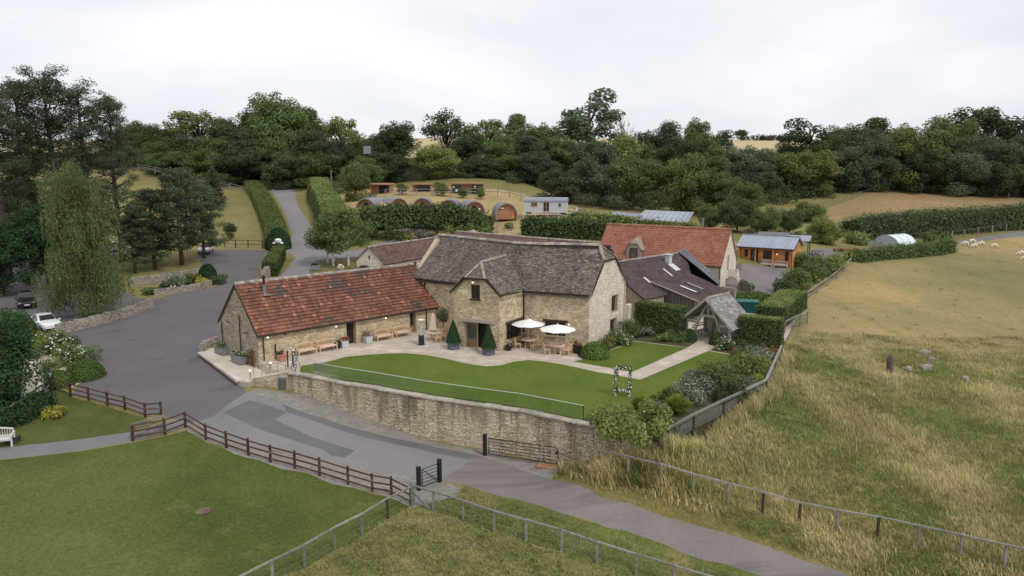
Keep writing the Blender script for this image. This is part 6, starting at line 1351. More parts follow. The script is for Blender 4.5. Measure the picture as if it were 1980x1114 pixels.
ez_.tube([(-.45, -.06, .22), (.45, -.06, .22)], .02, 6); ez_.tube([(0, .5, 0), (0, .05, 1.4)], .02, 6); ez_.build('iron_easel', MT['black_metal'], t)
gar = [(-.4 + .8 * k / 5, -.06, 1.6 + .06 * math.sin(k), .13) for k in range(6)] + [(.38 + .03 * k, -.06, 1.5 - k * .22, .11) for k in range(6)]
mb = B(); leaves_blob(mb, gar, 260, .06, rg); mb.build('garland_leaves', MT['leaf_dark'], t); mb = B(); blooms(mb, gar, 150, .05, rg); mb.build('garland_flowers', MT['flower_white'], t, kind='stuff'); mb = B(); blooms(mb, gar[3:8], 12, .05, rg); mb.build('garland_roses', MT['flower_red'], t)
# flower arch on the lawn
p0, p1 = P(1190, 765), P(1217, 766.5); c = (p0 + p1) / 2; uw = (p1 - p0); aw = uw.length; t = thing('flower_arch', 'square frame covered in white flowers and greenery standing on the lawn', 'flower arch', c, math.atan2(uw.y, uw.x)); H_ = 1.95
fr = B()
for sg in (-1, 1): fr.bar((sg * aw / 2, 0, 0), (sg * aw / 2, 0, H_), .05); B().box((sg * aw / 2, 0, .02), (.2, .4, .04)).build('foot', MT['zinc'], t)
fr.bar((-aw / 2, 0, H_), (aw / 2, 0, H_), .05); fr.bar((-aw / 2, 0, .35), (aw / 2, 0, .35), .05); fr.build('frame', MT['white_paint'], t)
cs = [(sg * aw / 2, 0, .3 + H_ * .86 * k / 9, .12) for sg in (-1, 1) for k in range(10)] + [(-aw / 2 + aw * k / 6, 0, H_, .12) for k in range(7)] + [(-aw / 2 + aw * k / 6, 0, .36, .1) for k in range(7)]
mb = B(); leaves_blob(mb, cs, 900, .07, rg); mb.build('greenery', MT['leaf_dark'], t); mb = B(); blooms(mb, cs, 95, .06, rg); mb.build('white_flowers', MT['flower_white'], t, kind='stuff'); mb = B(); blooms(mb, cs, 10, .04, rg); mb.build('rust_flowers', MT['leaf_rust'], t)
# planters and pots
def trough(label, p, rz, l, w_, h, mat, lm, fm, name='planter', feet=True, nleaf=260, nfl=25, size=.08, cat='planter', group=None):
    t = thing(name, label, cat, p, rz, group); z0 = .06 if feet else 0
    mb = B(); x_, y_ = l / 2, w_ / 2
    mb.add([(-x_ * .9, -y_ * .9, z0), (x_ * .9, -y_ * .9, z0), (x_ * .9, y_ * .9, z0), (-x_ * .9, y_ * .9, z0), (-x_, -y_, h), (x_, -y_, h), (x_, y_, h), (-x_, y_, h)], [(0, 1, 5, 4), (1, 2, 6, 5), (2, 3, 7, 6), (3, 0, 4, 7), (4, 5, 6, 7), (3, 2, 1, 0)]); mb.build('box', MT[mat], t)
    B().add([(a * x_ * f, b * y_ * f, h + .01) for f in (1.05, .88) for a, b in ((-1, -1), (1, -1), (1, 1), (-1, 1))] , [(0, 1, 5, 4), (1, 2, 6, 5), (2, 3, 7, 6), (3, 0, 4, 7)]).build('rim', MT[mat], t)
    cs = [(rg.uniform(-x_, x_) * .85, rg.uniform(-y_, y_) * .8, h + rg.uniform(.08, .3), .2) for _ in range(8)]; mb = B(); leaves_blob(mb, cs, nleaf, size, rg); mb.build('plants', MT[lm], t)
    if nfl: mb = B(); blooms(mb, cs, nfl, .05, rg); mb.build('flowers', MT[fm], t, kind='stuff')
    if feet:
        for a in (-1, 1):
            for b in (-1, 1): B().box((a * x_ * .8, b * y_ * .8, .03), (.07, .07, .06)).build('foot', MT[mat], t)
    return t
gz = -.6
trough('zinc trough of white flowers nearest the car park kerb at the gable end', P(430, 684, gz), barn_face + R(90), 1.7, .75, .62, 'zinc', 'leaf_mid', 'flower_white', group='zinc troughs at the gable'); trough('zinc trough of white flowers next to the ramp steps', P(463, 702, gz), barn_face + R(90), 1.7, .75, .62, 'zinc', 'leaf_mid', 'flower_white', group='zinc troughs at the gable')
trough('pale square planter with dark red flowers left of the open barn doorway', BARN_A + BARN_U * (planehit(660, 665, BARN_A, BARN_U)[0] - .1) - BARN_N * .6, barn_face, .62, .62, .62, 'hut_grey', 'leaf_dark', 'flower_red', nleaf=120, nfl=60, size=.07, group='square flower boxes'); trough('pale square planter with pink flowers right of the open barn doorway', BARN_A + BARN_U * (planehit(706, 660, BARN_A, BARN_U)[0] - .1) - BARN_N * .6, barn_face, .62, .62, .62, 'hut_grey', 'leaf_dark', 'flower_pink', nleaf=160, nfl=40, size=.07, group='square flower boxes')
def pot(label, p, r0, r1, h, mat, lm, fm=None, nl=140, nf=15, cat='pot'):
    t = thing('flower_pot', label, cat, p); B().lathe([(r0, 0), (r1, h), (r1 + .04, h), (r1 + .04, h + .05), (r1 - .03, h + .05)], 14).build('pot_body', MT[mat], t); cs = [(rg.uniform(-r1, r1) * .7, rg.uniform(-r1, r1) * .7, h + rg.uniform(.1, .3), .17) for _ in range(6)]; mb = B(); leaves_blob(mb, cs, nl, .07, rg); mb.build('plants', MT[lm], t)
    if fm: mb = B(); blooms(mb, cs, nf, .05, rg); mb.build('flowers', MT[fm], t, kind='stuff')
pot('terracotta pot of mixed flowers by the iron post at the barn wall', P(546, 698), .28, .4, .5, 'terracotta', 'leaf_dark', 'flower_red', 160, 12); pot('small black pot with a pale plant at the bay corner', P(984, 678), .2, .27, .42, 'black_metal', 'leaf_grey', 'flower_blush', 40, 14); pot('black pot of red flowers behind the round shrub at the patio end', P(1117, 683), .3, .36, .62, 'black_metal', 'leaf_mid', 'flower_red', 90, 30); pot('tall black square pot beside the red flowers at the patio end', P(1111, 680), .22, .25, .6, 'black_metal', 'leaf_mid', None, 40)
p = BARN_A + BARN_U * planehit(648, 668, BARN_A, BARN_U)[0] - BARN_N * .5; t = thing('refuse_tub', 'small black tub between the second bench and the red flower box', 'tub', p); B().lathe([(.2, 0), (.24, .55), (.26, .56), (.22, .6)], 12).build('tub_body', MT['black_metal'], t); B().lathe([(.24, .6), (.2, .66), (.02, .68)], 12).build('tub_lid', MT['rubber'], t)
p = G(1440, 521); pot('flower pot with orange blooms at the cabin door', ca_ + uc_ * .45 + Z * .02, .25, .33, .4, 'terracotta', 'leaf_mid', 'flower_red', 120, 14); pot('dark leafy pot between cabin door and bench', ca_ + uc_ * (cl_ * .42) + Z * .02, .18, .24, .4, 'zinc_blue', 'leaf_mid', None, 120)
trough('blue grey planter box with a tall back on the birch lawn by the drive', G(610, 523), R(8), 1.5, .8, .75, 'zinc', 'leaf_dark', 'flower_white', nleaf=220, nfl=0)
p = G(610, 519); 
# lawn ornaments by the birches and the hedge
for u, v, s_, lab, m_, m2 in ((646, 511, 1.0, 'cream standing animal sculpture between the birch trunks', 'fleece', 'post_dark'), (659, 524, .8, 'cream and gold ball shaped flower sculpture beyond the barn ridge', 'flower_white', 'leaf_gold')):
    p = G(u, v); t = thing('garden_sculpture', lab, 'sculpture', p)
    if 'ball' in lab:
        mb = B(); blooms(mb, [(0, 0, .6, .42)], 60, .12, rg); mb.build('pale_petals', MT[m_], t); mb = B(); blooms(mb, [(0, 0, .55, .36)], 22, .1, rg); mb.build('gold_petals', MT[m2], t); B().tube([(0, 0, 0), (0, 0, .5)], .06, 8).build('stem', MT['post_dark'], t)
    else:
        B().lathe([(.02, .42), (.22, .46), (.3, .65), (.24, .85), (.05, .92)], 10).build('body', MT[m_], t); B().lathe([(.02, .85), (.15, .92), (.16, 1.05), (.04, 1.18)], 8, (.32, 0, .05)).build('head', MT[m_], t)
        for x_ in (-.12, .14):
            for y_ in (-.1, .1): B().bar((x_, y_, 0), (x_, y_, .5), .07).build('leg', MT[m2], t)
p = G(541, 487) + Z * .5; t = thing('panda_topiary_ornament', 'black and white rounded animal ornament against the clipped dark bush', 'ornament', p + Vector((0, -.6, 0)))
B().lathe([(.05, 0), (.55, .15), (.7, .6), (.5, 1.0), (.1, 1.1)], 12).build('body', MT['black_metal'], t, smooth=True); B().lathe([(.05, .95), (.5, 1.1), (.6, 1.4), (.45, 1.7), (.05, 1.8)], 12).build('head', MT['white_paint'], t, smooth=True)
for sg in (-1, 1): B().lathe([(.02, 0), (.3, .12), (.3, .3), (.02, .42)], 10, (sg * .6, -.1, .8)).build('paw', MT['white_paint'], t, smooth=True); B().lathe([(.02, 0), (.13, .06), (.02, .12)], 8, (sg * .2, -.55, 1.42)).build('eye_patch', MT['black_metal'], t)
# lamp on the fence post at the gravel garden
p = G(99, 757); t = thing('post_lantern', 'black lantern on a post at the corner of the brown fence', 'lantern', p); B().box((0, 0, .55), (.22, .22, 1.1)).build('post', MT['post_dark'], t); B().lathe([(.05, 1.1), (.12, 1.2), (.16, 1.5), (.05, 1.55)], 6).build('lantern_glass', MT['heater_glass'], t); B().lathe([(.2, 1.5), (.12, 1.62), (.02, 1.7)], 6).build('lantern_cap', MT['black_metal'], t)
# standing stone-like stump and stones in the long grass
p = G(1719, 722); t = thing('tree_stump', 'weathered upright stump standing in the long grass', 'stump', p); mb = B(); mb.tube([(0, 0, -.2), (.05, 0, .5), (-.02, .03, 1.1), (.03, 0, 1.5)], [.34, .27, .22, .12], 9); mb.build('stump_body', MT['bark'], t)
for i, (u, v, s_, lab) in enumerate(((1787, 685, .9, 'pale flat stone lying highest in the grass beyond the stump'), (1800, 699, .6, 'small grey stone just below the highest flat stone'), (1790, 714, 1.1, 'long pale stone slab lying level with the stump'), (1757, 718, .9, 'grey stone slab half sunk near the stump'), (1867, 737, .7, 'grey stone lying alone to the far side of the stump'))):
    p = G(u, v); t = thing('field_stone', lab, 'stone', p, R(20 * i), 'stones in the long grass'); s_ *= .7; mb = B(); n = 7; mb.prism([(s_ * (1 + .2 * math.sin(3 * k + i)) * math.cos(2 * math.pi * k / n), .5 * s_ * (1 + .2 * math.cos(5 * k + i)) * math.sin(2 * math.pi * k / n)) for k in range(n)], -.1, .28); mb.prism([(s_ * .7 * math.cos(2 * math.pi * k / n), .34 * s_ * math.sin(2 * math.pi * k / n)) for k in range(n)], .28, .36); mb.build('stone_body', MT['coping_grey'], t)
p = G(392, 988); t = thing('drain_cover', 'small worn brown patch cover in the middle of the front lawn', 'cover', p + Z * .01); B().lathe([(.34, 0), (.3, .04), (.02, .05)], 11).build('cover_plate', MT['soil'], t); B().lathe([(.42, -.02), (.4, .015), (.33, .02)], 11).build('cover_rim', MT['soil'], t)
p = G(1057, 903); t = thing('drain_grate', 'rusty square drain grate in the gravel at the end of the black gate', 'grate', p + Z * .015, R(-20)); B().box((0, 0, .01), (1.3, .75, .02)).build('frame', MT['leaf_rust'], t)
for k in range(7): B().box((-.5 + k * .17, 0, .035), (.09, .65, .03)).build('bar', MT['terracotta'], t)
for i, (u, v, lab, s_) in enumerate(((305, 692, 'dark manhole cover in the asphalt nearest the flower beds', .5), (250, 656, 'dark manhole cover in the asphalt near the long dry stone wall', .5))):
    p = G(u, v); t = thing('manhole_cover', lab, 'manhole', p + Z * .012, R(15), 'manhole covers'); B().box((0, 0, .0), (.95, .6, .012)).build('lid', MT['g_patch'], t); B().box((0, 0, -.002), (1.1, .75, .008)).build('frame', MT['g_asphalt'], t)
# trellis screen by the house stair
p0, p1 = P(1408, 553, .6), P(1452, 565, .6)
for i, (a, b, lab) in enumerate(((P(1404, 560, .5), P(1428, 568, .4), 'grey lattice trellis panel with curved top nearest the stone stair'), (P(1428, 568, .4), P(1452, 572, .4), 'grey lattice trellis panel with curved top beside the courtyard'), (P(1380, 548, .6), P(1402, 556, .6), 'small curved lattice panel at the end of the dark tiled wing'))):
    d = b - a; t = thing('trellis_panel', lab, 'trellis', a, math.atan2(d.y, d.x), 'lattice trellis panels'); l = Vector((d.x, d.y, 0)).length; hh = lambda x_: 1.2 + .45 * math.sin(math.pi * x_ / l)
    for x_ in (0, l): B().bar((x_, 0, 0), (x_, 0, 1.35), .09).build('post', MT['fence_grey'], t)
    k = 8; fr = B()
    for j in range(k): fr.bar((l * j / k, 0, hh(l * j / k)), (l * (j + 1) / k, 0, hh(l * (j + 1) / k)), .05)
    fr.bar((0, 0, .1), (l, 0, .1), .05); fr.build('frame', MT['fence_grey'], t)
    for j in range(-7, 9):
        for sg in (-1, 1):
            seg = []
            for q in np.linspace(0, l, 14):
                z_ = j * .22 + (q if sg > 0 else l - q)
                if .1 < z_ < hh(q): seg.append((q, .02 * sg, z_))
            if len(seg) > 1: B().bar(seg[0], seg[-1], .035, .012).build('lath', MT['fence_grey'], t)
# yard bits
p = G(1692, 483); t = thing('pallet_rack', 'upright wooden pallet frame standing in the yard', 'pallet', p + Z * 0, R(-8)); 
for z_ in (.3, .8, 1.3): B().box((0, 0, z_), (1.7, .06, .22)).build('board', MT['fence_grey'], t)
for x_ in (-.8, 0, .8): B().box((x_, .06, .8), (.1, .08, 1.7)).build('batten', MT['fence_grey'], t)
p = G(1640, 488); t = thing('log_pile_trailer', 'long rusty low trailer lying in the yard', 'trailer', p, R(-5)); B().box((0, 0, .4), (4.2, 1.0, .35)).build('bed', MT['leaf_rust'], t)
for x_ in (-1.2, 1.2): B().tube([(x_, -.55, .3), (x_, .55, .3)], .3, 12).build('wheel', MT['rubber'], t)
p = G(1580, 494); t = thing('picnic_table', 'pale wooden picnic table behind the cabin end', 'picnic table', p, R(15)); B().box((0, 0, .75), (1.8, .8, .06)).build('table_top', MT['fence_grey'], t)
for sg in (-1, 1):
    B().box((0, sg * .75, .45), (1.8, .3, .05)).build('seat', MT['fence_grey'], t)
    for x_ in (-.6, .6): B().bar((x_, sg * .75, 0), (x_, sg * .25, .75), .09).build('leg', MT['fence_grey'], t)

# ------------------------------------------------------------------ cars
def make_car(label, paint, p, rz, suv=False, L_=4.3, W_=1.8, stripe=False):
    t = thing('parked_car', label, 'car', p, rz, 'parked cars'); h = 1.64 if suv else 1.46
    # sections along x: front at +x.  (x, half width, sill z, belt z, roof z, roof half width)
    zb = .98 if suv else .9
    sec = [(2.12, .62, .38, .62, .64, .5), (2.0, .8, .26, .72, .74, .66), (1.6, .88, .22, .82, .86, .74), (1.0, .9, .2, .9 if not suv else .98, .95 if not suv else 1.03, .76), (.75, .9, .2, zb, zb + .08, .72), (.1, .9, .2, zb + .03, h - .06, .62), (-.4, .9, .2, zb + .04, h, .62), (-1.1, .9, .2, zb + .05, h - .03, .6), (-1.65, .89, .22, zb + .06, h - .16, .56), (-2.02, .84, .28, zb + .05, zb + .2, .6), (-2.15, .74, .4, .8, .84, .6)]
    vs = []
    for x_, hw, zs, zb_, zr_, rw in sec:
        x_ *= L_ / 4.3; hw *= W_ / 1.8; rw *= W_ / 1.8
        vs += [(x_, -hw * .86, zs), (x_, -hw, (zs + zb_) / 2), (x_, -hw * .96, zb_), (x_, -rw, zr_), (x_, -rw * .45, zr_ + .03), (x_, rw * .45, zr_ + .03), (x_, rw, zr_), (x_, hw * .96, zb_), (x_, hw, (zs + zb_) / 2), (x_, hw * .86, zs)]
    k = 10; fs = []
    for i in range(len(sec) - 1):
        for j in range(k - 1): fs.append((i * k + j, (i + 1) * k + j, (i + 1) * k + j + 1, i * k + j + 1))
        fs.append((i * k + k - 1, (i + 1) * k + k - 1, (i + 1) * k, i * k))
    fs += [tuple(range(k)), tuple(range((len(sec) - 1) * k, len(sec) * k))[::-1]]
    B().add(vs, fs).build('body', MT[paint], t, smooth=False)
    V_ = [Vector(v) for v in vs]; n_ = .012
    def quad(a, b, c, d, f, name, mat, o):
        q = [V_[a], V_[b], V_[c], V_[d]]; m_ = sum(q, Vector()) / 4; q = [m_ + (x_ - m_) * f + Vector(o) for x_ in q]; B().add(q, [(0, 1, 2, 3)]).build(name, MT[mat], t)
    # windscreen between sections 4 and 5, rear screen 8-9, side glass
    w_ = [V_[4 * k + 3], V_[4 * k + 6], V_[5 * k + 6], V_[5 * k + 3]]; m_ = sum(w_, Vector()) / 4; B().add([m_ + (q - m_) * .93 + Vector((.02, 0, .045)) for q in w_], [(0, 1, 2, 3)]).build('windscreen', MT['window_dark'], t)
    w_ = [V_[8 * k + 3], V_[8 * k + 6], V_[9 * k + 6], V_[9 * k + 3]]; m_ = sum(w_, Vector()) / 4; B().add([m_ + (q - m_) * .9 + Vector((-.03, 0, .04)) for q in w_], [(0, 1, 2, 3)]).build('rear_window', MT['window_dark'], t)
    for sg, ja, jb in ((-1, 2, 3), (1, 7, 6)):
        for i0, i1 in ((4.15, 6), (6, 7.05), (7.1, 8.6)):
            def at(i, j):
                a = int(i); f = i - a; b = min(a + 1, len(sec) - 1); return V_[a * k + j] * (1 - f) + V_[b * k + j] * f
            q = [at(i0, ja), at(i1, ja), at(i1, jb), at(i0, jb)]; m_ = sum(q, Vector()) / 4; B().add([m_ + (x_ - m_) * .88 + Vector((0, sg * .012, .008)) for x_ in q], [(0, 1, 2, 3)]).build('side_window', MT['window_dark'], t)
        for x_ in (1.33 * L_ / 4.3, -1.35 * L_ / 4.3):
            wb_ = B(); y_ = sg * W_ / 2; wb_.tube([(x_, y_ - sg * .2, .32), (x_, y_ + sg * .005, .32)], .32, 16); wo = wb_.build('wheel', MT['rubber'], t); B().tube([(x_, y_, .32), (x_, y_ + sg * .015, .32)], .2, 12).build('rim', MT['alloy'], wo)
        B().box((1.98 * L_ / 4.3, sg * .58, .68), (.14, .34, .13), sg * -.25).build('headlight', MT['headlight'], t); B().box((-2.06 * L_ / 4.3, sg * .62, .85), (.1, .22, .16)).build('tail_light', MT['flower_red'], t)
        B().box((.72, sg * .98, zb + .06), (.12, .2, .13)).build('door_mirror', MT[paint], t)
    B().box((2.1 * L_ / 4.3, 0, .48), (.06, .52, .12)).build('number_plate', MT['plate_white'], t); B().box((2.09 * L_ / 4.3, 0, .32), (.06, 1.2, .12)).build('lower_grille', MT['black_metal'], t); B().box((2.07 * L_ / 4.3, 0, .62), (.06, .8, .08)).build('grille', MT['black_metal'], t)
    if suv:
        for sg in (-1, 1): B().bar((.0, sg * .58, h + .08), (-1.3, sg * .58, h + .06), .04).build('roof_bar', MT['alloy'], t)
    return t
p = G(90, 636); make_car('white hatchback parked behind the end of the dry stone wall', 'car_white', p, R(-42))
p = G(52, 592); make_car('black estate car with roof bars parked under the dark trees', 'car_black', p, R(-55), True, 4.5, 1.86)
p = G(398, 489); c3_ = make_car('white car with black striped bonnet parked at the far side of the car park', 'car_white', p, R(-80), False, 4.1)
B().box((1.35, 0, .9), (1.0, .5, .02)).build('bonnet_stripe', MT['car_black'], c3_)
for u, v, rz_, m_, lab in ((15, 492, -60, 'car_silver', 'silver car half hidden by pines at the left edge'), (62, 500, -70, 'car_white', 'white car seen between trunks behind the black car'), (120, 495, -60, 'car_silver', 'pale car glimpsed through the willow, left of its trunk'), (225, 484, -75, 'car_white', 'white car glimpsed right of the willow between tree trunks'), (250, 496, -70, 'car_blue', 'dark blue car in the shade among the trunks beside the willow')):
    make_car(lab, m_, G(u, v), R(rz_))

# ------------------------------------------------------------------ sheep
def make_sheep(label, p, rz, graze=True, s_=1.0):
    t = thing('sheep', label, 'sheep', p, rz, 'sheep grazing on the pasture'); t.scale = (s_,) * 3
    hd = (.82, 0, .2 if graze else .95); nk = (.55, 0, .55 if graze else .82)
    vs = [(-.45, 0, .62), (0, 0, .64), (.38, 0, .66), nk, hd, (hd[0] + .16, 0, hd[2] - (.08 if graze else .05))] + [(-.42, -.14, .3), (-.42, -.14, 0), (-.42, .14, .3), (-.42, .14, 0), (.36, -.13, .32), (.36, -.13, 0), (.36, .13, .32), (.36, .13, 0), (-.62, 0, .55)]
    es = [(0, 1), (1, 2), (2, 3), (3, 4), (4, 5), (0, 6), (6, 7), (0, 8), (8, 9), (2, 10), (10, 11), (2, 12), (12, 13), (0, 14)]
    rad = [.21, .23, .21, .12, .085, .05, .07, .045, .09, .045, .09, .045, .09, .045, .06]
    me = bpy.data.meshes.new('body'); me.from_pydata(vs, es, []); me.materials.append(MT['fleece']); o = link('body', me, t); md = o.modifiers.new('skin', 'SKIN'); o.modifiers.new('sub', 'SUBSURF').levels = 1
    o.modifiers['sub'].render_levels = 1
    for i, q in enumerate(me.skin_vertices[0].data): q.radius = (rad[i], rad[i]); q.use_root = (i == 1)
    for sg in (-1, 1): B().box((hd[0] - .02, sg * .12, hd[2] + .05), (.05, .12, .04), sg * .4).build('ear', MT['fleece'], t)
for u, v, rz_, lab in ((1866, 475, 170, 'pale sheep at the left end of the huddled group'), (1884, 479, 200, 'pale sheep grazing at the front of the huddled group'), (1897, 475, 190, 'pale sheep at the right end of the huddled group'), (1880, 471, 10, 'brownish sheep standing behind the huddled group'), (1922, 480, -10, 'single sheep grazing apart between the group and the frame edge'), (1974, 494, 185, 'sheep cut by the right edge of the picture'), (1983, 503, 185, 'lowest sheep at the right edge of the picture')):
    make_sheep(lab, G(u, v), R(rz_))
# ------------------------------------------------------------------ vegetation
def leaf_quads(rg, P_, Nn, size, aspect=.62, droop=0.0):
    n = len(P_); a = rg.normal(size=(n, 3)); a -= (a * Nn).sum(1, keepdims=True) * Nn; a /= np.linalg.norm(a, axis=1, keepdims=True) + 1e-9
    if droop: a[:, 2] -= droop; a /= np.linalg.norm(a, axis=1, keepdims=True) + 1e-9
    b = np.cross(Nn, a); s = (size * rg.uniform(.6, 1.35, n))[:, None]
    V = np.stack([P_ + a * s, P_ + b * s * aspect, P_ - a * s, P_ - b * s * aspect], 1).reshape(-1, 3)
    return V, np.arange(4 * n).reshape(n, 4)
def unit(rg, n):
    d = rg.normal(size=(n, 3)); return d / np.linalg.norm(d, axis=1, keepdims=True)
def cloud(rg, C, Rr, per, size, flat=1.0, inner=.55, aspect=.62, rnd=.8, up=.35):
    C = np.asarray(C, float); Rr = np.asarray(Rr, float); wts = Rr ** 2 / (Rr ** 2).sum(); idx = rg.choice(len(C), int(per * len(C)), p=wts)
    d = unit(rg, len(idx)); rad = Rr[idx] * (inner + (1.08 - inner) * rg.random(len(idx)) ** .5)
    p = C[idx] + d * rad[:, None] * np.array([1, 1, flat]); nn = d + rnd * unit(rg, len(idx)) + np.array([0, 0, up]); nn /= np.linalg.norm(nn, axis=1, keepdims=True)
    return leaf_quads(rg, p, nn, size, aspect)
def limbs(mb, rg, base, top, targets, r0, n=7):
    base, top = Vector(base), Vector(top); m = base.lerp(top, .5) + Vector((rg.normal() * .15, rg.normal() * .15, 0))
    mb.tube([base - Vector((0, 0, .5)), base + Vector((0, 0, .1)), m, top], [r0 * 1.5, r0 * 1.1, r0 * .8, r0 * .35], 8)
    for t in targets[:n]:
        t = Vector(t); f = rg.uniform(.25, .8); s = base.lerp(top, f) if f > .5 else base.lerp(m, f * 2); md = s.lerp(t, .5) + Vector((0, 0, .1 * (t - s).length)); mb.tube([s, md, t], [r0 * .4, r0 * .25, r0 * .08], 5)
def crown_variant(kind, seed):
    rg = np.random.default_rng(seed); mb = B()
    if kind == 'broad':                     # 10 m wide, 13 m tall
        n = 62; d = unit(rg, n); d[:, 2] = np.abs(d[:, 2]) * 1.0 - .35 * (rg.random(n) < .45); rr = rg.uniform(.5, 1.05, n)[:, None]; C = d * rr * np.array([4.1, 4.1, 5.2]) + np.array([0, 0, 7.0]); Rr = rg.uniform(.7, 1.75, n)
        C = np.r_[C, [[0, 0, 6.5], [0, 0, 9], [1.5, 1, 7], [-1.5, -1, 7]], rg.normal(size=(7, 3)) * [2.2, 2.2, .5] + [0, 0, 3.0]]; Rr = np.r_[Rr, [2.6, 2.3, 2.3, 2.3], rg.uniform(1.2, 1.9, 7)]
        V, F = cloud(rg, C, Rr, 270, .175, .9, .4); limbs(mb, rg, (0, 0, 0), (0, 0, 8.5), C, .32, 9)
    elif kind == 'tall':                    # 8 wide 14 tall
        n = 32; t = rg.random(n); a = rg.uniform(0, 6.28, n); w = np.sin(np.pi * (.12 + .8 * t)) * 3.0; r = w * rg.uniform(.3, 1, n); C = np.c_[r * np.cos(a), r * np.sin(a), 2.6 + t * 10]; Rr = rg.uniform(1.1, 1.9, n)
        C = np.r_[C, [[0, 0, 5], [0, 0, 7.5], [0, 0, 10]]]; Rr = np.r_[Rr, [2.0, 2.1, 1.7]]
        V, F = cloud(rg, C, Rr, 420, .17, 1.0); limbs(mb, rg, (0, 0, 0), (0, 0, 10), C, .28, 9)
    elif kind == 'loose':
        n = 34; d = unit(rg, n); d[:, 2] = np.abs(d[:, 2]) - .25; C = d * rg.uniform(.45, 1, n)[:, None] * np.array([4.2, 4.2, 5.0]) + np.array([0, 0, 8.0]); Rr = rg.uniform(.7, 1.35, n)
        V, F = cloud(rg, C, Rr, 75, .22, .9, .2); limbs(mb, rg, (0, 0, 0), (0, 0, 10.5), C, .3, 30)
    elif kind == 'gappy':
        n = 26; d = unit(rg, n); C = d * rg.uniform(.55, 1, n)[:, None] * np.array([4.0, 4.0, 5.2]) + np.array([0, 0, 8.2]); Rr = rg.uniform(.9, 1.7, n)
        V, F = cloud(rg, C, Rr, 170, .24, .8, .35); limbs(mb, rg, (0, 0, 0), (0, 0, 11), C, .42, 22)
    elif kind == 'pine':                    # 9 wide 26 tall, flat plates of needles on bare limbs
        C = []; Rr = []; trunk = [(0, 0, -.5), (.1, 0, 6), (-.15, .1, 14), (.1, 0, 21), (0, 0, 25.5)]; mb.tube(trunk, [.5, .42, .34, .2, .06], 9)
        for k in range(52):
            z = 4 + 21.5 * (k / 52) ** .9; a = k * 2.4 + rg.uniform(-.5, .5); rmax = (5.2 * math.sin(math.pi * min(1, (z - 2) / 25)) ** .6 + .7) * rg.uniform(.45, 1.1); e = Vector((math.cos(a) * rmax, math.sin(a) * rmax, z + rmax * .18 + rg.uniform(-.3, .5)))
            mb.tube([(0, 0, z - .3), Vector((0, 0, z)).lerp(e, .55) + Vector((0, 0, -.1)), e], [.11, .07, .03], 5)
            for f in (1, .78, .55, .38):
                if f < .5 and z < 14: continue
                q = Vector((0, 0, z)).lerp(e, f) + Vector((rg.normal() * .45, rg.normal() * .45, .15)); C.append(q + Vector((0, 0, rg.normal() * .35))); Rr.append(rg.uniform(.7, 1.4))
        C.append((0, 0, 25.6)); Rr.append(.8)
        V, F = cloud(rg, C, Rr, 130, .17, .6, .1, .3, 1.0, .4)
    elif kind == 'cedar':                   # 10 wide 13 tall layered
        C = []; Rr = []; mb.tube([(0, 0, -.5), (0, 0, 4), (.1, 0, 9), (0, 0, 12.3)], [.34, .27, .16, .05], 8)
        for k in range(30):
            z = 2.2 + 10.3 * k / 30; a = k * 2.4 + rg.uniform(-.4, .4); rm = 4.6 * math.sqrt(max(0, 1 - ((z - 4.5) / 8.3) ** 2)) * rg.uniform(.7, 1.05); e = Vector((math.cos(a) * rm, math.sin(a) * rm, z)); mb.tube([(0, 0, z - .4), e], [.09, .03], 5)
            for f in (1, .72, .42): C.append(Vector((0, 0, z)).lerp(e, f) + Vector((rg.normal() * .35, rg.normal() * .35, .1))); Rr.append(rg.uniform(.85, 1.35))
        V, F = cloud(rg, C, Rr, 130, .19, .5, .15, .4, .9, .5)
    elif kind == 'willow':                  # 9 wide 15 tall, hanging curtains
        mb.tube([(0, 0, -.5), (0, 0, 4), (.3, 0, 9), (.2, 0, 13)], [.5, .42, .28, .08], 9); Ps = []; Ns = []
        lob = [(math.cos(k * 2.4 + rg.normal() * .5) * 4.2 * rg.uniform(.35, 1.1), math.sin(k * 2.4 + rg.normal() * .5) * 4.2 * rg.uniform(.35, 1.1), 1.7 + 11 * k / 70 + rg.normal() * .5, rg.uniform(.8, 1.9)) for k in range(70)] + [(0, 0, 13.2, 1.5), (.8, 0, 14, 1.1), (-.6, .5, 12.5, 1.6)]
        for x0, y0, z0, rr in lob:
            k_ = 1 - .55 * max(0, (z0 - 6.5) / 8); x0 *= k_; y0 *= k_
            for _ in range(28):
                a = rg.uniform(0, 6.28); r = rr * math.sqrt(rg.random()); x, y = x0 + r * math.cos(a), y0 + r * math.sin(a); zt = z0 + math.sqrt(max(0, rr * rr - r * r)) * .6; ln = rg.uniform(1.2, 2.6) + .5 * r; ln = min(ln, zt - .3); m = int(ln / .2)
                t = np.arange(m) / max(1, m); sw = rg.normal(size=2) * .25; Ps.append(np.c_[x + sw[0] * t + rg.normal(size=m) * .05, y + sw[1] * t + rg.normal(size=m) * .05, zt - ln * t]); nn = np.c_[rg.normal(size=m) + math.cos(a), rg.normal(size=m) + math.sin(a), rg.normal(size=m) * .2 + .2]; Ns.append(nn / np.linalg.norm(nn, axis=1, keepdims=True))
        V, F = leaf_quads(rg, np.concatenate(Ps), np.concatenate(Ns), .14, .42, .9); V2, F2 = cloud(rg, [(q[0] * (1 - .55 * max(0, (q[2] - 6.5) / 8)), q[1] * (1 - .55 * max(0, (q[2] - 6.5) / 8)), q[2] - .5) for q in lob], [q[3] for q in lob], 260, .13, 1.25, .35, .45, .9, 0); V, F = np.r_[V, V2], np.r_[F, F2 + len(V)]
    elif kind == 'birch':                   # 8 wide 9.5 tall, open skirt
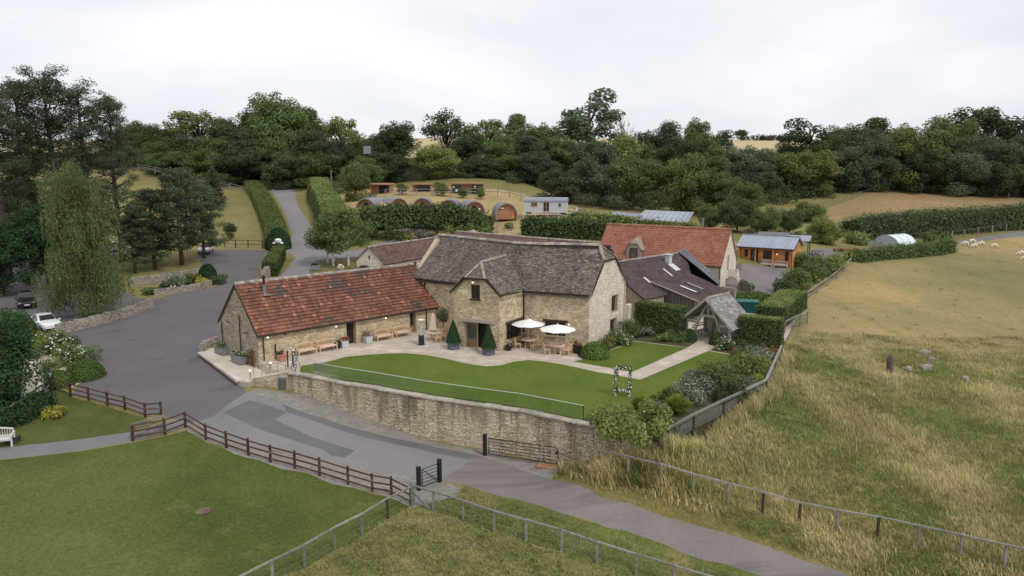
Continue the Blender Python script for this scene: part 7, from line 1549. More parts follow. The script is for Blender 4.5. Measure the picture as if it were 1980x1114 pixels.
        n = 30; t = rg.random(n); a = rg.uniform(0, 6.28, n); w = np.sin(np.pi * (.25 + .7 * t)) * 3.3; r = w * np.sqrt(rg.random(n)); C = np.c_[r * np.cos(a), r * np.sin(a), 3.2 + t * 5.8]; Rr = rg.uniform(.9, 1.5, n); V, F = cloud(rg, C, Rr, 210, .15, .95, .3); limbs(mb, rg, (0, 0, 0), (0, 0, 8), C, .14, 9)
    elif kind == 'conifer':
        n = 40; t = np.arange(n) / n; a = np.arange(n) * 2.4; r = (1 - t) * 1.6 * rg.uniform(.5, 1, n); C = np.c_[r * np.cos(a), r * np.sin(a), .6 + t * 7]; Rr = .3 + .75 * (1 - t); V, F = cloud(rg, C, Rr, 80, .16, .8, .3); limbs(mb, rg, (0, 0, 0), (0, 0, 7), C, .14, 0)
    elif kind == 'bare':
        ends = [(rg.uniform(-3, 3), rg.uniform(-2, 2), rg.uniform(6, 13)) for _ in range(30)]; limbs(mb, rg, (0, 0, 0), (.5, 0, 11), ends, .3, 30); 
        for e in ends:
            for _ in range(4): q = Vector(e) + Vector((rg.normal() * .9, rg.normal() * .9, rg.uniform(-.3, 1.4))); mb.tube([Vector(e).lerp(Vector((0, 0, 8)), .2), q], [.05, .02], 4)
        C = rg.normal(size=(8, 3)) * [1.5, 1.5, 1] + [0, 0, 4]; V, F = cloud(rg, C, np.full(8, .8), 60, .2)
    return V, F, mb
VAR = {}
def get_var(kind, seed, bark='bark'):
    k = (kind, seed, bark)
    if k not in VAR:
        V, F, mb = crown_variant(kind, seed); VAR[k] = (mesh_np('crown', V, F, [MT['leaf_mid']]), mb.mesh('trunk', MT[bark], True), (V[:, 0].max() - V[:, 0].min()), V[:, 2].max() if kind != 'bare' else 14.5)
    return VAR[k]
def tree(label, u, dd, vtop, wpx, kind, seed, leaf, name='tree', group=None, bark='bark', base=None, rz=None, vbase=None, sink=0.0):
    x, y = D(u, 400, dd).x, dd
    if vbase is not None: g_ = G(u, vbase); x, y, dd = g_.x, g_.y, g_.y
    zb = tz(x, y) if base is None else base; x = (u - 990.0) / FPX * (dd * _c + (HC - zb) * _s)
    cm, tm, w0, h0 = get_var(kind, seed, bark); h = D(u, vtop, dd).z - zb; zb -= sink * h; h *= 1 + sink; wd = wpx / FPX * dd
    t = thing(name, label, 'tree', (x, y, zb), rz if rz is not None else (u * 1.7 + seed) % 6.28, group); t.scale = (wd / w0, wd / w0, h / h0)
    link('trunk', tm, t); c = link('crown', cm, t); c.material_slots[0].link = 'OBJECT'; c.material_slots[0].material = MT[leaf]
    return t
ORD = 'first second third fourth fifth sixth seventh eighth ninth tenth eleventh twelfth thirteenth fourteenth fifteenth sixteenth seventeenth eighteenth nineteenth twentieth twenty-first twenty-second twenty-third twenty-fourth twenty-fifth twenty-sixth twenty-seventh twenty-eighth twenty-ninth thirtieth thirty-first thirty-second thirty-third thirty-fourth thirty-fifth thirty-sixth'.split()
m_, k_, b_, l_, o_ = 'leaf_mid', 'leaf_dark', 'leaf_blue', 'leaf_light', 'leaf_olive'
SKYROW = [(262,232,232,80,'broad',1,k_),(300,226,238,85,'broad',2,m_),(340,232,242,70,'loose',1,k_),(388,232,213,115,'loose',2,o_),(445,224,224,110,'broad',3,k_),(497,226,205,110,'broad',4,m_),(545,224,176,150,'broad',1,m_),(590,230,200,95,'broad',2,k_),(663,228,223,80,'loose',3,o_),
 (700,224,256,80,'broad',3,o_),(765,206,231,110,'broad',1,k_),(865,218,208,100,'loose',1,k_),(940,218,228,80,'loose',2,m_),(1000,216,219,70,'tall',1,m_),(1045,210,236,95,'broad',2,m_),(1137,216,170,120,'gappy',1,b_),(1203,216,218,55,'bare',1,k_),(1245,212,250,60,'loose',3,k_),(1290,206,231,75,'tall',2,b_),(1342,206,225,100,'broad',4,m_),(1390,212,250,55,'gappy',2,b_),
 (1520,225,270,80,'broad',3,k_),(1560,222,227,110,'gappy',1,k_),(1625,224,238,90,'broad',2,m_),(1690,226,226,90,'tall',1,m_),(1745,224,236,90,'broad',4,o_),(1805,226,221,85,'tall',2,m_),(1850,222,228,90,'broad',1,m_),(1893,230,203,125,'gappy',2,k_),(1968,226,210,90,'gappy',1,k_),(2045,222,220,120,'broad',3,m_)]
MIDROW = [(240,222,270,100,'broad',4,k_),(322,216,264,105,'broad',3,m_),(375,216,258,100,'broad',1,k_),(425,214,262,110,'broad',2,m_),(480,214,248,120,'broad',4,k_),(540,214,250,130,'broad',3,m_),(605,212,248,120,'broad',1,k_),(652,206,265,90,'broad',2,b_),(700,204,288,80,'broad',4,m_),(728,198,268,70,'broad',2,k_),(905,206,252,100,'broad',3,k_),(965,202,258,110,'broad',4,m_),(1025,200,262,90,'tall',1,b_),(1092,200,262,95,'broad',1,m_),(1150,196,268,100,'broad',2,b_),(1208,200,258,85,'tall',2,l_),(1262,198,275,95,'broad',3,m_),(1318,194,268,100,'broad',1,k_),(1375,196,280,90,'broad',4,m_),
 (1440,200,280,120,'broad',2,b_),(1500,204,292,100,'broad',1,m_),(1610,212,256,110,'broad',3,m_),(1660,210,238,130,'broad',4,b_),(1735,214,246,110,'broad',1,o_),(1795,212,250,100,'tall',1,m_),(1845,212,258,110,'broad',2,k_),(1908,210,256,130,'broad',3,b_),(1975,210,252,120,'broad',4,b_),(2050,212,262,120,'broad',1,m_)]
FRONTROW = [(330,206,292,110,'broad',2,m_),(405,204,286,120,'broad',4,m_),(470,204,282,120,'broad',1,k_),(560,202,290,100,'broad',3,k_),(620,200,292,105,'broad',2,m_),(703,180,300,95,'broad',4,m_),(752,188,292,105,'broad',1,k_),(840,186,274,112,'broad',3,o_),(925,190,300,85,'broad',4,k_),(985,188,298,90,'broad',2,m_),(1040,184,296,95,'broad',1,b_),(1085,160,322,95,'broad',3,k_),(1140,157,302,135,'broad',4,b_),(1222,156,300,125,'broad',2,m_),(1322,154,294,120,'broad',1,l_),(1383,156,322,95,'broad',1,m_),(1428,150,340,105,'broad',3,m_),
 (1470,188,312,100,'broad',4,b_),(1560,198,288,130,'broad',2,o_),(1640,206,272,110,'broad',1,b_),(1700,208,282,90,'broad',4,k_),(1780,208,282,100,'broad',3,k_),(1860,206,290,110,'broad',2,b_),(1925,206,292,110,'broad',4,k_),(1990,206,288,110,'broad',1,m_)]
LOOK = {'leaf_mid': 'green', 'leaf_dark': 'dark green', 'leaf_blue': 'bluish green', 'leaf_light': 'light green', 'leaf_olive': 'olive green'}
KW = {'broad': 'broad crowned', 'tall': 'tall rounded', 'loose': 'loose airy', 'gappy': 'open branched', 'bare': 'bare leafless'}
for row, rn in ((SKYROW, 'skyline row of the wood'), (MIDROW, 'middle row of the wood'), (FRONTROW, 'front row of the wood')):
    for i, (u, dd, vt, wpx, kind, seed, leaf) in enumerate(row):
        tree('%s %s tree, %s from the left in the %s' % (KW[kind], LOOK[leaf], ORD[i], rn), u, dd, vt, wpx * 1.12, kind, seed, leaf, 'woodland_tree', rn, 'bark_pale' if kind == 'bare' else 'bark', sink=.12 if row is FRONTROW else 0)
tree('tiny lone round tree on the far pale field against the sky', 1432, 520, 250, 34, 'broad', 2, k_, 'lone_tree')
for i, (u, vt, w, lab) in enumerate(((1465, 268, 60, 'thin dark hedge line on the far field nearest the lone tree'), (1530, 266, 70, 'thin dark hedge line on the far field above the wood'))):
    a = D(u - w / 2, 275, 540); rgn = np.random.default_rng(i); n = 30; C = np.c_[rgn.uniform(0, w / FPX * 540, n), rgn.uniform(-2, 2, n), rgn.uniform(.5, 2.5, n)]; V, F = cloud(rgn, C, rgn.uniform(1.2, 2.2, n), 60, .5); t = thing('far_hedge', lab, 'hedge', (a.x, 540, tz(a.x, 540)), 0, 'hedges on the far field'); link('foliage', mesh_np('foliage', V, F, [MT['leaf_dark']]), t)
# undergrowth that closes the wood edge
rgn = np.random.default_rng(5); C = []; edge = [(250,330),(300,335),(440,362),(505,354),(560,352),(640,362),(700,352),(760,348),(900,345),(1000,350),(1100,388),(1250,404),(1400,402),(1500,396),(1580,398),(1640,382),(1700,364),(1800,362),(1900,370),(1990,380),(2060,380)]
ew = [D(u, v, d) for (u, v), d in zip(edge, [214,212,210,214,210,200,194,190,186,184,170,168,168,176,192,202,210,212,210,210,210])]
for a, b in zip(ew, ew[1:]):
    n = max(4, int((b - a).length / .8))
    for k in range(n):
        q = a.lerp(b, rgn.random()); dy = rgn.uniform(0, 12); x, y = q.x + rgn.normal(), q.y + dy; C.append((x, y, tz(x, y) + rgn.uniform(.3, 1.6 + dy * .15)))
V, F = cloud(rgn, C, rgn.uniform(1.0, 2.2, len(C)), 70, .26); link('woodland_undergrowth', mesh_np('woodland_undergrowth', V, F, [MT['leaf_dark']]), kind='stuff', label='dark shrubby undergrowth along the edge of the wood', cat='undergrowth')

# near trees
for i, (u, vb, vt, w, sd, lab) in enumerate(((18, 545, 150, 190, 1, 'tall dark pine at the left edge of the picture'), (66, 530, 148, 180, 2, 'tall dark pine second from the left edge'), (122, 520, 122, 190, 3, 'tallest dark pine, its top highest of the pine group'), (182, 515, 150, 185, 1, 'tall dark pine just left of the outermost pine'), (236, 508, 178, 120, 2, 'slimmer dark pine at the right side of the pine group'))):
    tree(lab, u, 100, vt, w, 'pine', sd, 'leaf_pine', 'pine_tree', 'tall pines', vbase=vb)
tree('large weeping willow with pale green hanging curtains behind the dry stone wall', 165, 74, 306, 178, 'willow', 1, 'leaf_willow', 'willow_tree', vbase=612)
for u, vb, vt, w, kd, sd, lf, lab in ((352, 512, 322, 150, 'cedar', 1, 'leaf_cedar', 'layered dark cedar like tree beside the striped white car'), (300, 520, 362, 120, 'cedar', 2, 'leaf_pine', 'dark layered conifer between willow and cedar'), (395, 500, 352, 90, 'cedar', 2, 'leaf_cedar', 'layered conifer leaning over the striped white car'), (415, 400, 318, 60, 'conifer', 1, 'leaf_cedar', 'small dark conifer on the paddock below the wood'),
    (360, 420, 322, 70, 'cedar', 1, 'leaf_pine', 'grey green conifer rising behind the cedar'), (513, 368, 320, 26, 'conifer', 1, 'leaf_mid', 'narrow pointed tree at the top of the drive hedge'), (446, 462, 430, 34, 'broad', 2, 'leaf_dark', 'small round dark tree alone in the dry paddock'),
    (5, 572, 420, 150, 'broad', 3, 'leaf_yew', 'dark evergreen tree shading the black car'), (95, 560, 385, 130, 'broad', 1, 'leaf_yew', 'dark evergreen tree behind the willow on its left'), (262, 528, 400, 100, 'cedar', 1, 'leaf_pine', 'dark low conifer touching the willow on its right'), (55, 500, 330, 140, 'broad', 4, 'leaf_yew', 'dark dense evergreen under the tall pines')):
    tree(lab, u, 100, vt, w, kd, sd, lf, 'conifer_tree' if kd in ('cedar', 'conifer') else 'evergreen_tree', vbase=vb)
for u, vb, vt, w, sd, lab in ((634, 509, 408, 85, 1, 'white trunked birch nearest the drive'), (645, 514, 402, 95, 2, 'white trunked birch in the middle of the three birches'), (674, 513, 396, 115, 1, 'white trunked birch nearest the white gable')):
    tree(lab, u, 108, vt, w, 'birch', sd, 'leaf_mid', 'birch_tree', 'birches on the lawn by the drive', 'bark_birch', vbase=vb)
tree('round bright green tree at the end of the pod terrace', 688, 156, 314, 78, 'broad', 2, 'leaf_light', 'green_tree', sink=.2)
for u, vt, w, d, lab in ((776, 353, 30, 159, 'young tree between the first two orange cabins'), (846, 350, 26, 159, 'young tree close to the middle orange cabin'), (857, 352, 24, 158, 'young bright tree left of the long orange cabin'), (895, 362, 22, 157, 'young tree in front of the long orange cabin'), (930, 360, 18, 157, 'young tree at the right end of the long orange cabin')):
    tree(lab, u, d, vt, w, 'tall', 2, 'leaf_light', 'young_tree', 'young trees on the terrace')
for u, d, vt, w, kd, lf, lab in ((1372, 126, 392, 70, 'broad', 'leaf_mid', 'rounded bush tree at the right end of the solar panels'), (1425, 124, 378, 95, 'broad', 'leaf_dark', 'dense dark bush tree behind the red roof gable'), (1478, 128, 396, 80, 'broad', 'leaf_mid', 'bush tree behind the cabin ridge'), (1525, 130, 402, 70, 'broad', 'leaf_dark', 'dark bush tree above the cabin ridge end'), (1590, 118, 412, 85, 'broad', 'leaf_olive', 'pale flowering bush tree behind the cabin end'), (1560, 150, 388, 80, 'broad', 'leaf_mid', 'low tree below the brown bank')):
    tree(lab, u, d, vt, w, kd, 1 + (u % 4), lf, 'bush_tree', 'bush trees behind the cabin', sink=.4)
# clipped standard tree in the corner of the patio
p = P(857, 652); t = thing('standard_tree', 'small round headed olive tree in the corner beside the bay', 'tree', p); B().tube([(0, 0, 0), (.03, 0, .8), (0, 0, 1.5)], [.05, .04, .03], 7).build('trunk', MT['bark'], t); rgn = np.random.default_rng(9); V, F = cloud(rgn, [(0, 0, 1.9), (.2, .1, 2.2), (-.25, 0, 2.0), (.1, -.2, 1.7), (0, .1, 2.45)], [.55, .4, .4, .4, .3], 320, .06, .9, .2); link('crown', mesh_np('crown', V, F, [MT['leaf_cedar']]), t)

# hedges
def hedge(label, pts, width, h, leaf, size=.1, dens=60, name='hedge', rough=.12, group=None, base=None, tophs=None, seed=1, taper=.9, top=None):
    rgn = np.random.default_rng(seed); o0 = Vector(pts[0]); t = thing(name, label, 'hedge', o0, 0, group); core = B(); Ps, Ns, Pt, Nt = [], [], [], []
    for i, (a, b) in enumerate(zip(pts, pts[1:])):
        a, b = Vector(a), Vector(b); d = Vector(((b - a).x, (b - a).y, 0)); l = d.length; d.normalize(); n = Vector((-d.y, d.x, 0)); ha = tophs[i] if tophs else h; hb = tophs[i + 1] if tophs else h; w2 = width / 2 - .12
        e0 = d * .12 if i == 0 else d * -.1; e1 = d * -.12 if i == len(pts) - 2 else d * .1
        q = [a - o0 + e0 - n * w2 - Z * .3, a - o0 + e0 + n * w2 - Z * .3, a - o0 + e0 + n * w2 * taper + Z * (ha - .14), a - o0 + e0 - n * w2 * taper + Z * (ha - .14)]; r = [b - o0 + e1 - n * w2 - Z * .3, b - o0 + e1 + n * w2 - Z * .3, b - o0 + e1 + n * w2 * taper + Z * (hb - .14), b - o0 + e1 - n * w2 * taper + Z * (hb - .14)]
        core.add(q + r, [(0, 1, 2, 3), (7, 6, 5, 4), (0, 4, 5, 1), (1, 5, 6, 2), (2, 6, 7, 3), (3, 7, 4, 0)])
        def put(m, fs, fz, nx, lst_p, lst_n):
            s = rgn.random(m); zz = rgn.random(m); hh = ha + (hb - ha) * s; zb = a.z + (b.z - a.z) * s - o0.z
            if fs is None:      # top
                x = (zz * 2 - 1) * width / 2 * taper; z_ = hh + rgn.normal(size=m) * rough - .12 * np.abs(zz * 2 - 1) ** 4; nv = np.tile((0, 0, 1.0), (m, 1))
            else:
                z_ = zz * hh; x = fs * (width / 2 * (1 - (1 - taper) * zz)) + rgn.normal(size=m) * rough; nv = np.tile((n.x * fs, n.y * fs, .25), (m, 1))
            pos = np.c_[a.x - o0.x + d.x * l * s + n.x * x, a.y - o0.y + d.y * l * s + n.y * x, zb + z_]; nv = nv + .75 * unit(rgn, m); lst_p.append(pos); lst_n.append(nv / np.linalg.norm(nv, axis=1, keepdims=True))
        put(int(l * width * dens), None, 0, 0, Pt, Nt); put(int(l * (ha + hb) / 2 * dens), 1, 0, 0, Ps, Ns); put(int(l * (ha + hb) / 2 * dens), -1, 0, 0, Ps, Ns)
        for end, sg, ok in ((a, -1, i == 0), (b, 1, i == len(pts) - 2)):
            if not ok: continue
            hh = ha if sg < 0 else hb; m = int(width * hh * dens); y = (rgn.random(m) * 2 - 1) * width / 2; z_ = rgn.random(m) * hh; x = rgn.normal(size=m) * rough
            Ps.append(np.c_[end.x - o0.x + n.x * y + d.x * sg * x, end.y - o0.y + n.y * y + d.y * sg * x, end.z - o0.z + z_]); nv = np.tile((d.x * sg, d.y * sg, .25), (m, 1)) + .75 * unit(rgn, m); Ns.append(nv / np.linalg.norm(nv, axis=1, keepdims=True))
    core.build('filler_core', MT['core_dark'], t); V, F = leaf_quads(rgn, np.concatenate(Ps), np.concatenate(Ns), size); link('foliage', mesh_np('foliage', V, F, [MT[leaf]]), t)  # solid dark filler under the leaves keeps the hedge opaque
    V, F = leaf_quads(rgn, np.concatenate(Pt), np.concatenate(Nt), size); link('top_foliage', mesh_np('top_foliage', V, F, [MT[top or leaf]]), t); return t
def gz_(u, v, dx=0, dy=0): g_ = G(u, v); return onG(g_.x + dx, g_.y + dy)
hedge('long clipped hedge on the paddock side of the drive', [gz_(551,480,-1.2),gz_(549,450,-1.6),gz_(538,412,-2.2),gz_(520,380,-2.6),gz_(508,366,-3)], 4.2, 2.2, 'leaf_topped', .13, 60, rough=.08, seed=2, taper=.85)
hedge('tall clipped hedge on the pod side of the drive', [gz_(634,478,2.2),gz_(616,448,3.0),gz_(601,418,3.6),gz_(588,392,4),gz_(584,374,4.5)], 6.0, 3.4, 'leaf_topped', .14, 50, rough=.12, seed=3, taper=.75, tophs=[3.6,3.4,3.2,3.4,3.6])
hedge('small clipped block hedge standing in the island by the drive', [gz_(522,535),gz_(540,500)], 2.0, 2.0, 'leaf_hedge', .12, 70, rough=.05, seed=4, taper=.98, top='leaf_topped')
hedge('loose dark hedge screening the glamping pods', [D(u, v, d) for u, v, d in ((700,437,132),(760,437,132),(820,437,131),(880,437,131),(945,446,127))], 3.2, 3.6, 'leaf_hedge', .24, 26, rough=.35, seed=5, taper=.8, tophs=[3.1,3.5,3.5,3.5,2.4])
hedge('dense tall hedge below the shepherd hut', [D(u, v, d) for u, v, d in ((1017,463,124),(1075,466,121),(1130,470,118),(1175,472,116))], 3.5, 3.6, 'leaf_hedge', .22, 30, rough=.2, seed=6, tophs=[3.5,3.6,3.7,3.4], taper=.92)
hedge('untrimmed hedge running behind the red roof to the solar panels', [D(u, v, d) for u, v, d in ((1105,430,128),(1180,434,124),(1260,441,120),(1345,447,117))], 3.5, 2.2, 'leaf_topped', .24, 26, rough=.35, seed=7, tophs=[1.5,1.2,.7,.8])
def hz_at(u, v, p): return D(u, v, p.y).z
pa_, pb_ = P(1233, 640), P(1320, 654); hedge('tall clipped dark hedge between the pale gable and the porch', [pa_, pb_], 1.4, hz_at(1275, 588, (pa_ + pb_) / 2), 'leaf_hedge', .085, 190, rough=.05, seed=8, taper=.97, top='leaf_topped')
pa_, pb_ = P(1428, 664), P(1512, 672); hedge('tall clipped dark hedge right of the porch', [pa_, pb_], 1.5, hz_at(1470, 613, (pa_ + pb_) / 2), 'leaf_hedge', .085, 190, rough=.05, seed=9, taper=.97, top='leaf_topped')
pa_, pb_ = P(1490, 628), P(1532, 592); hedge('clipped hedge running back beside the pasture fence', [pa_, pb_], 3.0, 1.8, 'leaf_hedge', .09, 130, rough=.07, seed=10, taper=.93, top='leaf_topped')
hedge('low flat topped green hedge behind the teal bin', [P(1412, 592), P(1476, 587)], 2.4, 1.25, 'leaf_box', .09, 120, rough=.06, seed=11, taper=.9)
hedge('long thick hedge along the far track', [D(u, v, d) for u, v, d in ((1640,470,134),(1700,466,136),(1780,462,139),(1860,455,143),(1940,445,148),(2060,432,154))], 5.0, 4.4, 'leaf_dark', .2, 34, rough=.5, seed=12, tophs=[3.8,4.4,4.7,4.6,4.3,4.5], taper=.8)
hedge('low scrappy hedge along the top of the pasture', [G(1655,506),G(1720,500),G(1790,494),G(1838,487)], 1.6, 1.5, 'leaf_mid', .15, 60, rough=.3, seed=13, taper=.8, tophs=[1.2,1.6,1.7,1.9])
hedge('low shaggy hedge at the yard end of the pasture fence', [G(1640,505),G(1655,500)], 1.2, 1.2, 'leaf_olive', .15, 60, rough=.25, seed=14)

# shrubs
def shrub(label, p, w, h, leaf, size=.08, per=130, nb=12, flower=None, name='shrub', rz=0, seed=1, flat=.85, dome=False, cat='shrub', spiky=False):
    rgn = np.random.default_rng(seed * 77 + int(w * 10)); t = thing(name, label, cat, p)
    if spiky:
        m = per * nb; a = rgn.uniform(0, 6.28, m); r = rgn.random(m) ** .5; tip = np.c_[np.cos(a) * r * w / 2, np.sin(a) * r * w / 2, h * (1.05 - .55 * r ** 2) * rgn.uniform(.75, 1.1, m)]; bs = np.c_[np.cos(a) * r * w * .12, np.sin(a) * r * w * .12, np.zeros(m)]; md = (tip + bs) / 2 + np.c_[np.zeros(m), np.zeros(m), .18 * h * np.ones(m)]; sd = np.c_[-np.sin(a), np.cos(a), np.zeros(m)] * size * .35
        V = np.stack([bs - sd, bs + sd, md + sd, md - sd, md - sd, md + sd, tip + sd * .2, tip - sd * .2], 1).reshape(-1, 3); F = np.arange(8 * m).reshape(-1, 4)
    elif dome:
        m = per * nb; d = unit(rgn, m); d[:, 2] = np.abs(d[:, 2]); q = d * np.array([w / 2, w / 2, h]) * rgn.uniform(.94, 1.02, m)[:, None]; nn = d + .6 * unit(rgn, m); nn /= np.linalg.norm(nn, axis=1, keepdims=True); V, F = leaf_quads(rgn, q, nn, size); cb = B(); cb.lathe([(w * .46, -.1), (w * .46 * .94, h * .3), (w * .46 * .75, h * .62), (w * .46 * .4, h * .87), (.05, h * .95)], 14); cb.build('filler_core', MT['core_dark'], t)  # dark solid filler inside the dome, so gaps between leaves stay dark
    else:
        C = np.c_[rgn.uniform(-.5, .5, nb) * w * .68, rgn.uniform(-.5, .5, nb) * w * .68, rgn.uniform(.18, .72, nb) * h]; Rr = rgn.uniform(.2, .34, nb) * min(w, 1.5 * h); V, F = cloud(rgn, C, Rr, per, size, flat, .35)
        sb = B()
        for k in range(4): sb.tube([(0, 0, -.1), Vector(C[k]) * .8], [.035, .012], 5)
        sb.build('stems', MT['bark'], t)
    link('foliage', mesh_np('foliage', V, F, [MT[leaf]]), t)
    if flower:
        fm, cnt, fs = flower; rr = random.Random(seed); mb = B()
        cs = [(*c, r) for c, r in zip(C, Rr)] if not (dome or spiky) else [(0, 0, h * .5, w * .45)]
        blooms(mb, cs, cnt, fs, rr); mb.build('flowers', MT[fm], t, kind='stuff')
    return t
wh = 'flower_white'
for i, (u, v, w, h, lf, sz, per, nb, fl, lab, kw) in enumerate([
 (1212,840,5.8,1.55,'leaf_olive',.085,330,24,None,'broad olive green shrub spilling over the end of the retaining wall',{}),
 (1262,828,2.6,1.3,'leaf_mid',.08,170,12,(wh,12,.05),'green shrub with a few white flowers at the wall corner',{}),
 (1237,797,1.6,1.1,'leaf_lime',.07,30,14,None,'spiky lime green clump nearest the flower arch',{'spiky':1}),
 (1270,806,1.8,1.0,'leaf_grey',.07,110,10,(wh,60,.035),'grey green bush speckled with white next to the lime clump',{}),
 (1310,800,2.2,1.2,'leaf_lime',.07,34,16,None,'spiky lime green clump beside the bed fence',{'spiky':1}),
 (1322,778,2.4,1.3,'leaf_grey',.07,140,11,(wh,80,.04),'rounded bush covered in small white flowers in the middle of the bed',{}),
 (1285,782,2.2,1.0,'leaf_mid',.08,120,10,None,'low green bush behind the white flowering bush',{}),
 (1352,762,2.6,1.5,'leaf_grey',.07,150,11,(wh,90,.04),'tall bush thick with white daisies toward the field fence',{}),
 (1352,740,2.2,1.1,'leaf_lav',.07,120,10,None,'grey lavender mound at the lawn edge',{}),
 (1400,752,3.4,1.9,'leaf_mid',.09,210,16,None,'largest rounded dark green shrub in the bed',{}),
 (1410,775,2.4,1.3,'leaf_dark',.09,140,12,None,'dark green shrub against the field fence',{}),
 (1440,762,2.0,1.1,'leaf_lav',.07,120,10,None,'grey purple shrub by the fence corner post',{}),
 (1452,722,2.8,1.6,'leaf_olive',.085,190,14,None,'rounded bronze green shrub near the top of the bed',{}),
 (1467,745,1.4,.8,'leaf_lime',.07,24,10,None,'small yellow green tuft beside the fence',{'spiky':1}),
 (1470,699,2.4,1.3,'leaf_grey',.07,150,11,(wh,100,.04),'bush white with daisies near the tall clipped hedge',{}),
 (1428,692,1.6,.8,'leaf_mid',.07,90,8,('flower_red',26,.05),'low plant with red flowers at the top of the bed',{}),
 (1405,677,2.0,1.0,'leaf_mid',.08,120,9,(wh,46,.06),'white rose bush right of the porch',{}),
 (1450,684,2.6,1.0,'leaf_mid',.08,150,12,None,'green herbaceous clump under the tall clipped hedge',{}),
 (1490,694,1.6,.9,'leaf_rust',.07,90,8,None,'rusty seeding plant at the bed corner by the hedge',{}),
 (1386,666,1.35,1.1,'leaf_hedge',.055,120,14,None,'clipped box ball right of the path at the porch',{'dome':1}),
 (1334,659,1.25,1.05,'leaf_hedge',.055,120,14,None,'clipped box ball left of the path at the porch',{'dome':1}),
 (1285,658,2.2,.9,'leaf_light',.07,150,11,(wh,10,.05),'light green perennials in front of the dark hedge',{}),
 (1312,661,1.6,.9,'leaf_mid',.07,110,9,None,'green perennials next to the left box ball',{}),
 (1252,650,1.6,.8,'leaf_lav',.07,110,9,None,'grey green mound near the hedge gap',{}),
 (1222,653,2.0,1.7,'leaf_mid',.08,170,12,None,'upright green shrub against the gable buttress',{}),
 (1195,665,2.0,1.4,'leaf_mid',.08,150,11,(wh,50,.06),'white rose bush below the gable window',{}),
 (1207,664,1.5,.9,'leaf_grey',.07,100,9,(wh,16,.05),'pale grey perennial at the small lawn edge',{}),
 (1172,676,2.0,1.0,'leaf_olive',.07,130,10,('leaf_rust',20,.05),'brownish seeding perennials beside the round shrub',{}),
 (1150,690,2.4,1.2,'leaf_box',.07,170,14,None,'dense round green shrub at the patio end of the gable bed',{'dome':1})]):
    shrub(lab, P(u, v) + Z * .02, w, h, lf, sz, per, nb, fl, 'bed_shrub', seed=i + 1, **kw)
for i, (u, v, w, h, lf, sz, per, nb, fl, lab, kw) in enumerate([
 (165,729,2.9,1.35,'leaf_box',.06,260,16,None,'clipped green dome bush at the tip of the gravel garden',{'dome':1}),
 (116,744,2.2,1.1,'leaf_box',.06,200,14,None,'clipped green dome behind the brown fence corner',{'dome':1}),
 (150,703,2.9,1.7,'leaf_mid',.09,240,16,(wh,90,.09),'large white hydrangea bush next to the clipped dome',{}),
 (118,683,2.5,1.5,'leaf_mid',.09,220,14,(wh,70,.09),'white hydrangea bush in the middle of the gravel garden',{}),
 (95,664,2.2,1.3,'leaf_light',.09,180,13,(wh,46,.08),'white flowering bush nearest the white car',{}),
 (75,676,1.8,1.0,'leaf_lime',.08,120,9,None,'yellow green plant between the hydrangeas',{}),
 (62,664,1.6,1.0,'leaf_mid',.09,100,9,(wh,14,.14),'shrub with large white blooms under the dark yew',{}),
 (70,692,1.8,1.0,'leaf_dark',.08,110,9,None,'low dark cushion plant on the gravel',{}),
 (92,726,2.0,1.5,'leaf_light',.08,130,10,None,'airy rose bush beside the lantern post',{}),
 (32,652,3.6,2.3,'leaf_box',.08,420,18,None,'big clipped laurel dome hiding the side of the white car',{'dome':1}),
 (98,806,1.9,.7,'leaf_gold',.09,90,12,None,'low spreading golden shrub on the small lawn',{}),
 (402,541,2.6,2.2,'leaf_yew',.12,180,14,None,'round clipped dark bush at the end of the car park bed',{'dome':1}),
 (394,551,2.0,1.1,'leaf_gold',.12,90,10,None,'bright yellow shrub beside the round dark bush',{}),
 (424,549,2.0,1.3,'leaf_dark',.12,100,10,None,'small dark shrub at the tip of the bed by the drive',{}),
 (372,549,2.6,1.4,'leaf_mid',.12,110,12,None,'green shrub in the bed left of the yellow shrub',{}),
 (345,552,2.6,1.5,'leaf_grey',.12,110,12,(wh,14,.1),'grey green shrub in the bed by the dry stone walls',{}),
 (322,560,2.2,1.2,'leaf_dark',.12,100,10,(wh,8,.12),'dark shrub with pale flowers between the two low walls',{}),
 (290,570,2.4,1.1,'leaf_mid',.12,100,10,None,'ground cover shrub at the end of the long dry stone wall',{}),
 (539,481,4.2,3.6,'leaf_yew',.16,240,16,None,'large clipped dark bush behind the panda ornament at the drive',{'dome':1}),
 (1412,545,2.0,1.6,'leaf_light',.12,140,10,None,'light green shrub at the foot of the stone stair',{}),
 (1440,560,2.0,1.3,'leaf_dark',.12,110,10,None,'dark shrub growing through the trellis',{}),
 (1540,557,3.4,2.4,'leaf_light',.13,190,14,None,'light green bush at the courtyard corner',{}),
 (1565,545,3.4,2.6,'leaf_mid',.13,190,14,None,'green bush second along the pasture fence from the courtyard',{}),
 (1590,533,3.4,2.6,'leaf_mid',.13,190,14,None,'green bush third along the pasture fence from the courtyard',{}),
 (1612,520,3.2,2.6,'leaf_light',.13,180,14,None,'yellowish bush near the yard end of the pasture fence',{}),
 (1555,520,3.0,2.2,'leaf_mid',.13,150,12,None,'leafy bush against the cabin end wall',{}),
 (1520,568,2.6,2.0,'leaf_dark',.13,150,12,None,'dark bush behind the clipped pasture hedge',{}),
 (1808,474,5.0,2.6,'leaf_mid',.2,110,12,None,'bush rising over the low hedge beside the greenhouse',{}),
 (1660,474,4.0,2.6,'leaf_light',.2,100,12,None,'light bush behind the yard pallet frame',{})]):
    shrub(lab, G(u, v), w, h, lf, sz, per, nb, fl, 'garden_shrub', seed=i + 40, **kw)
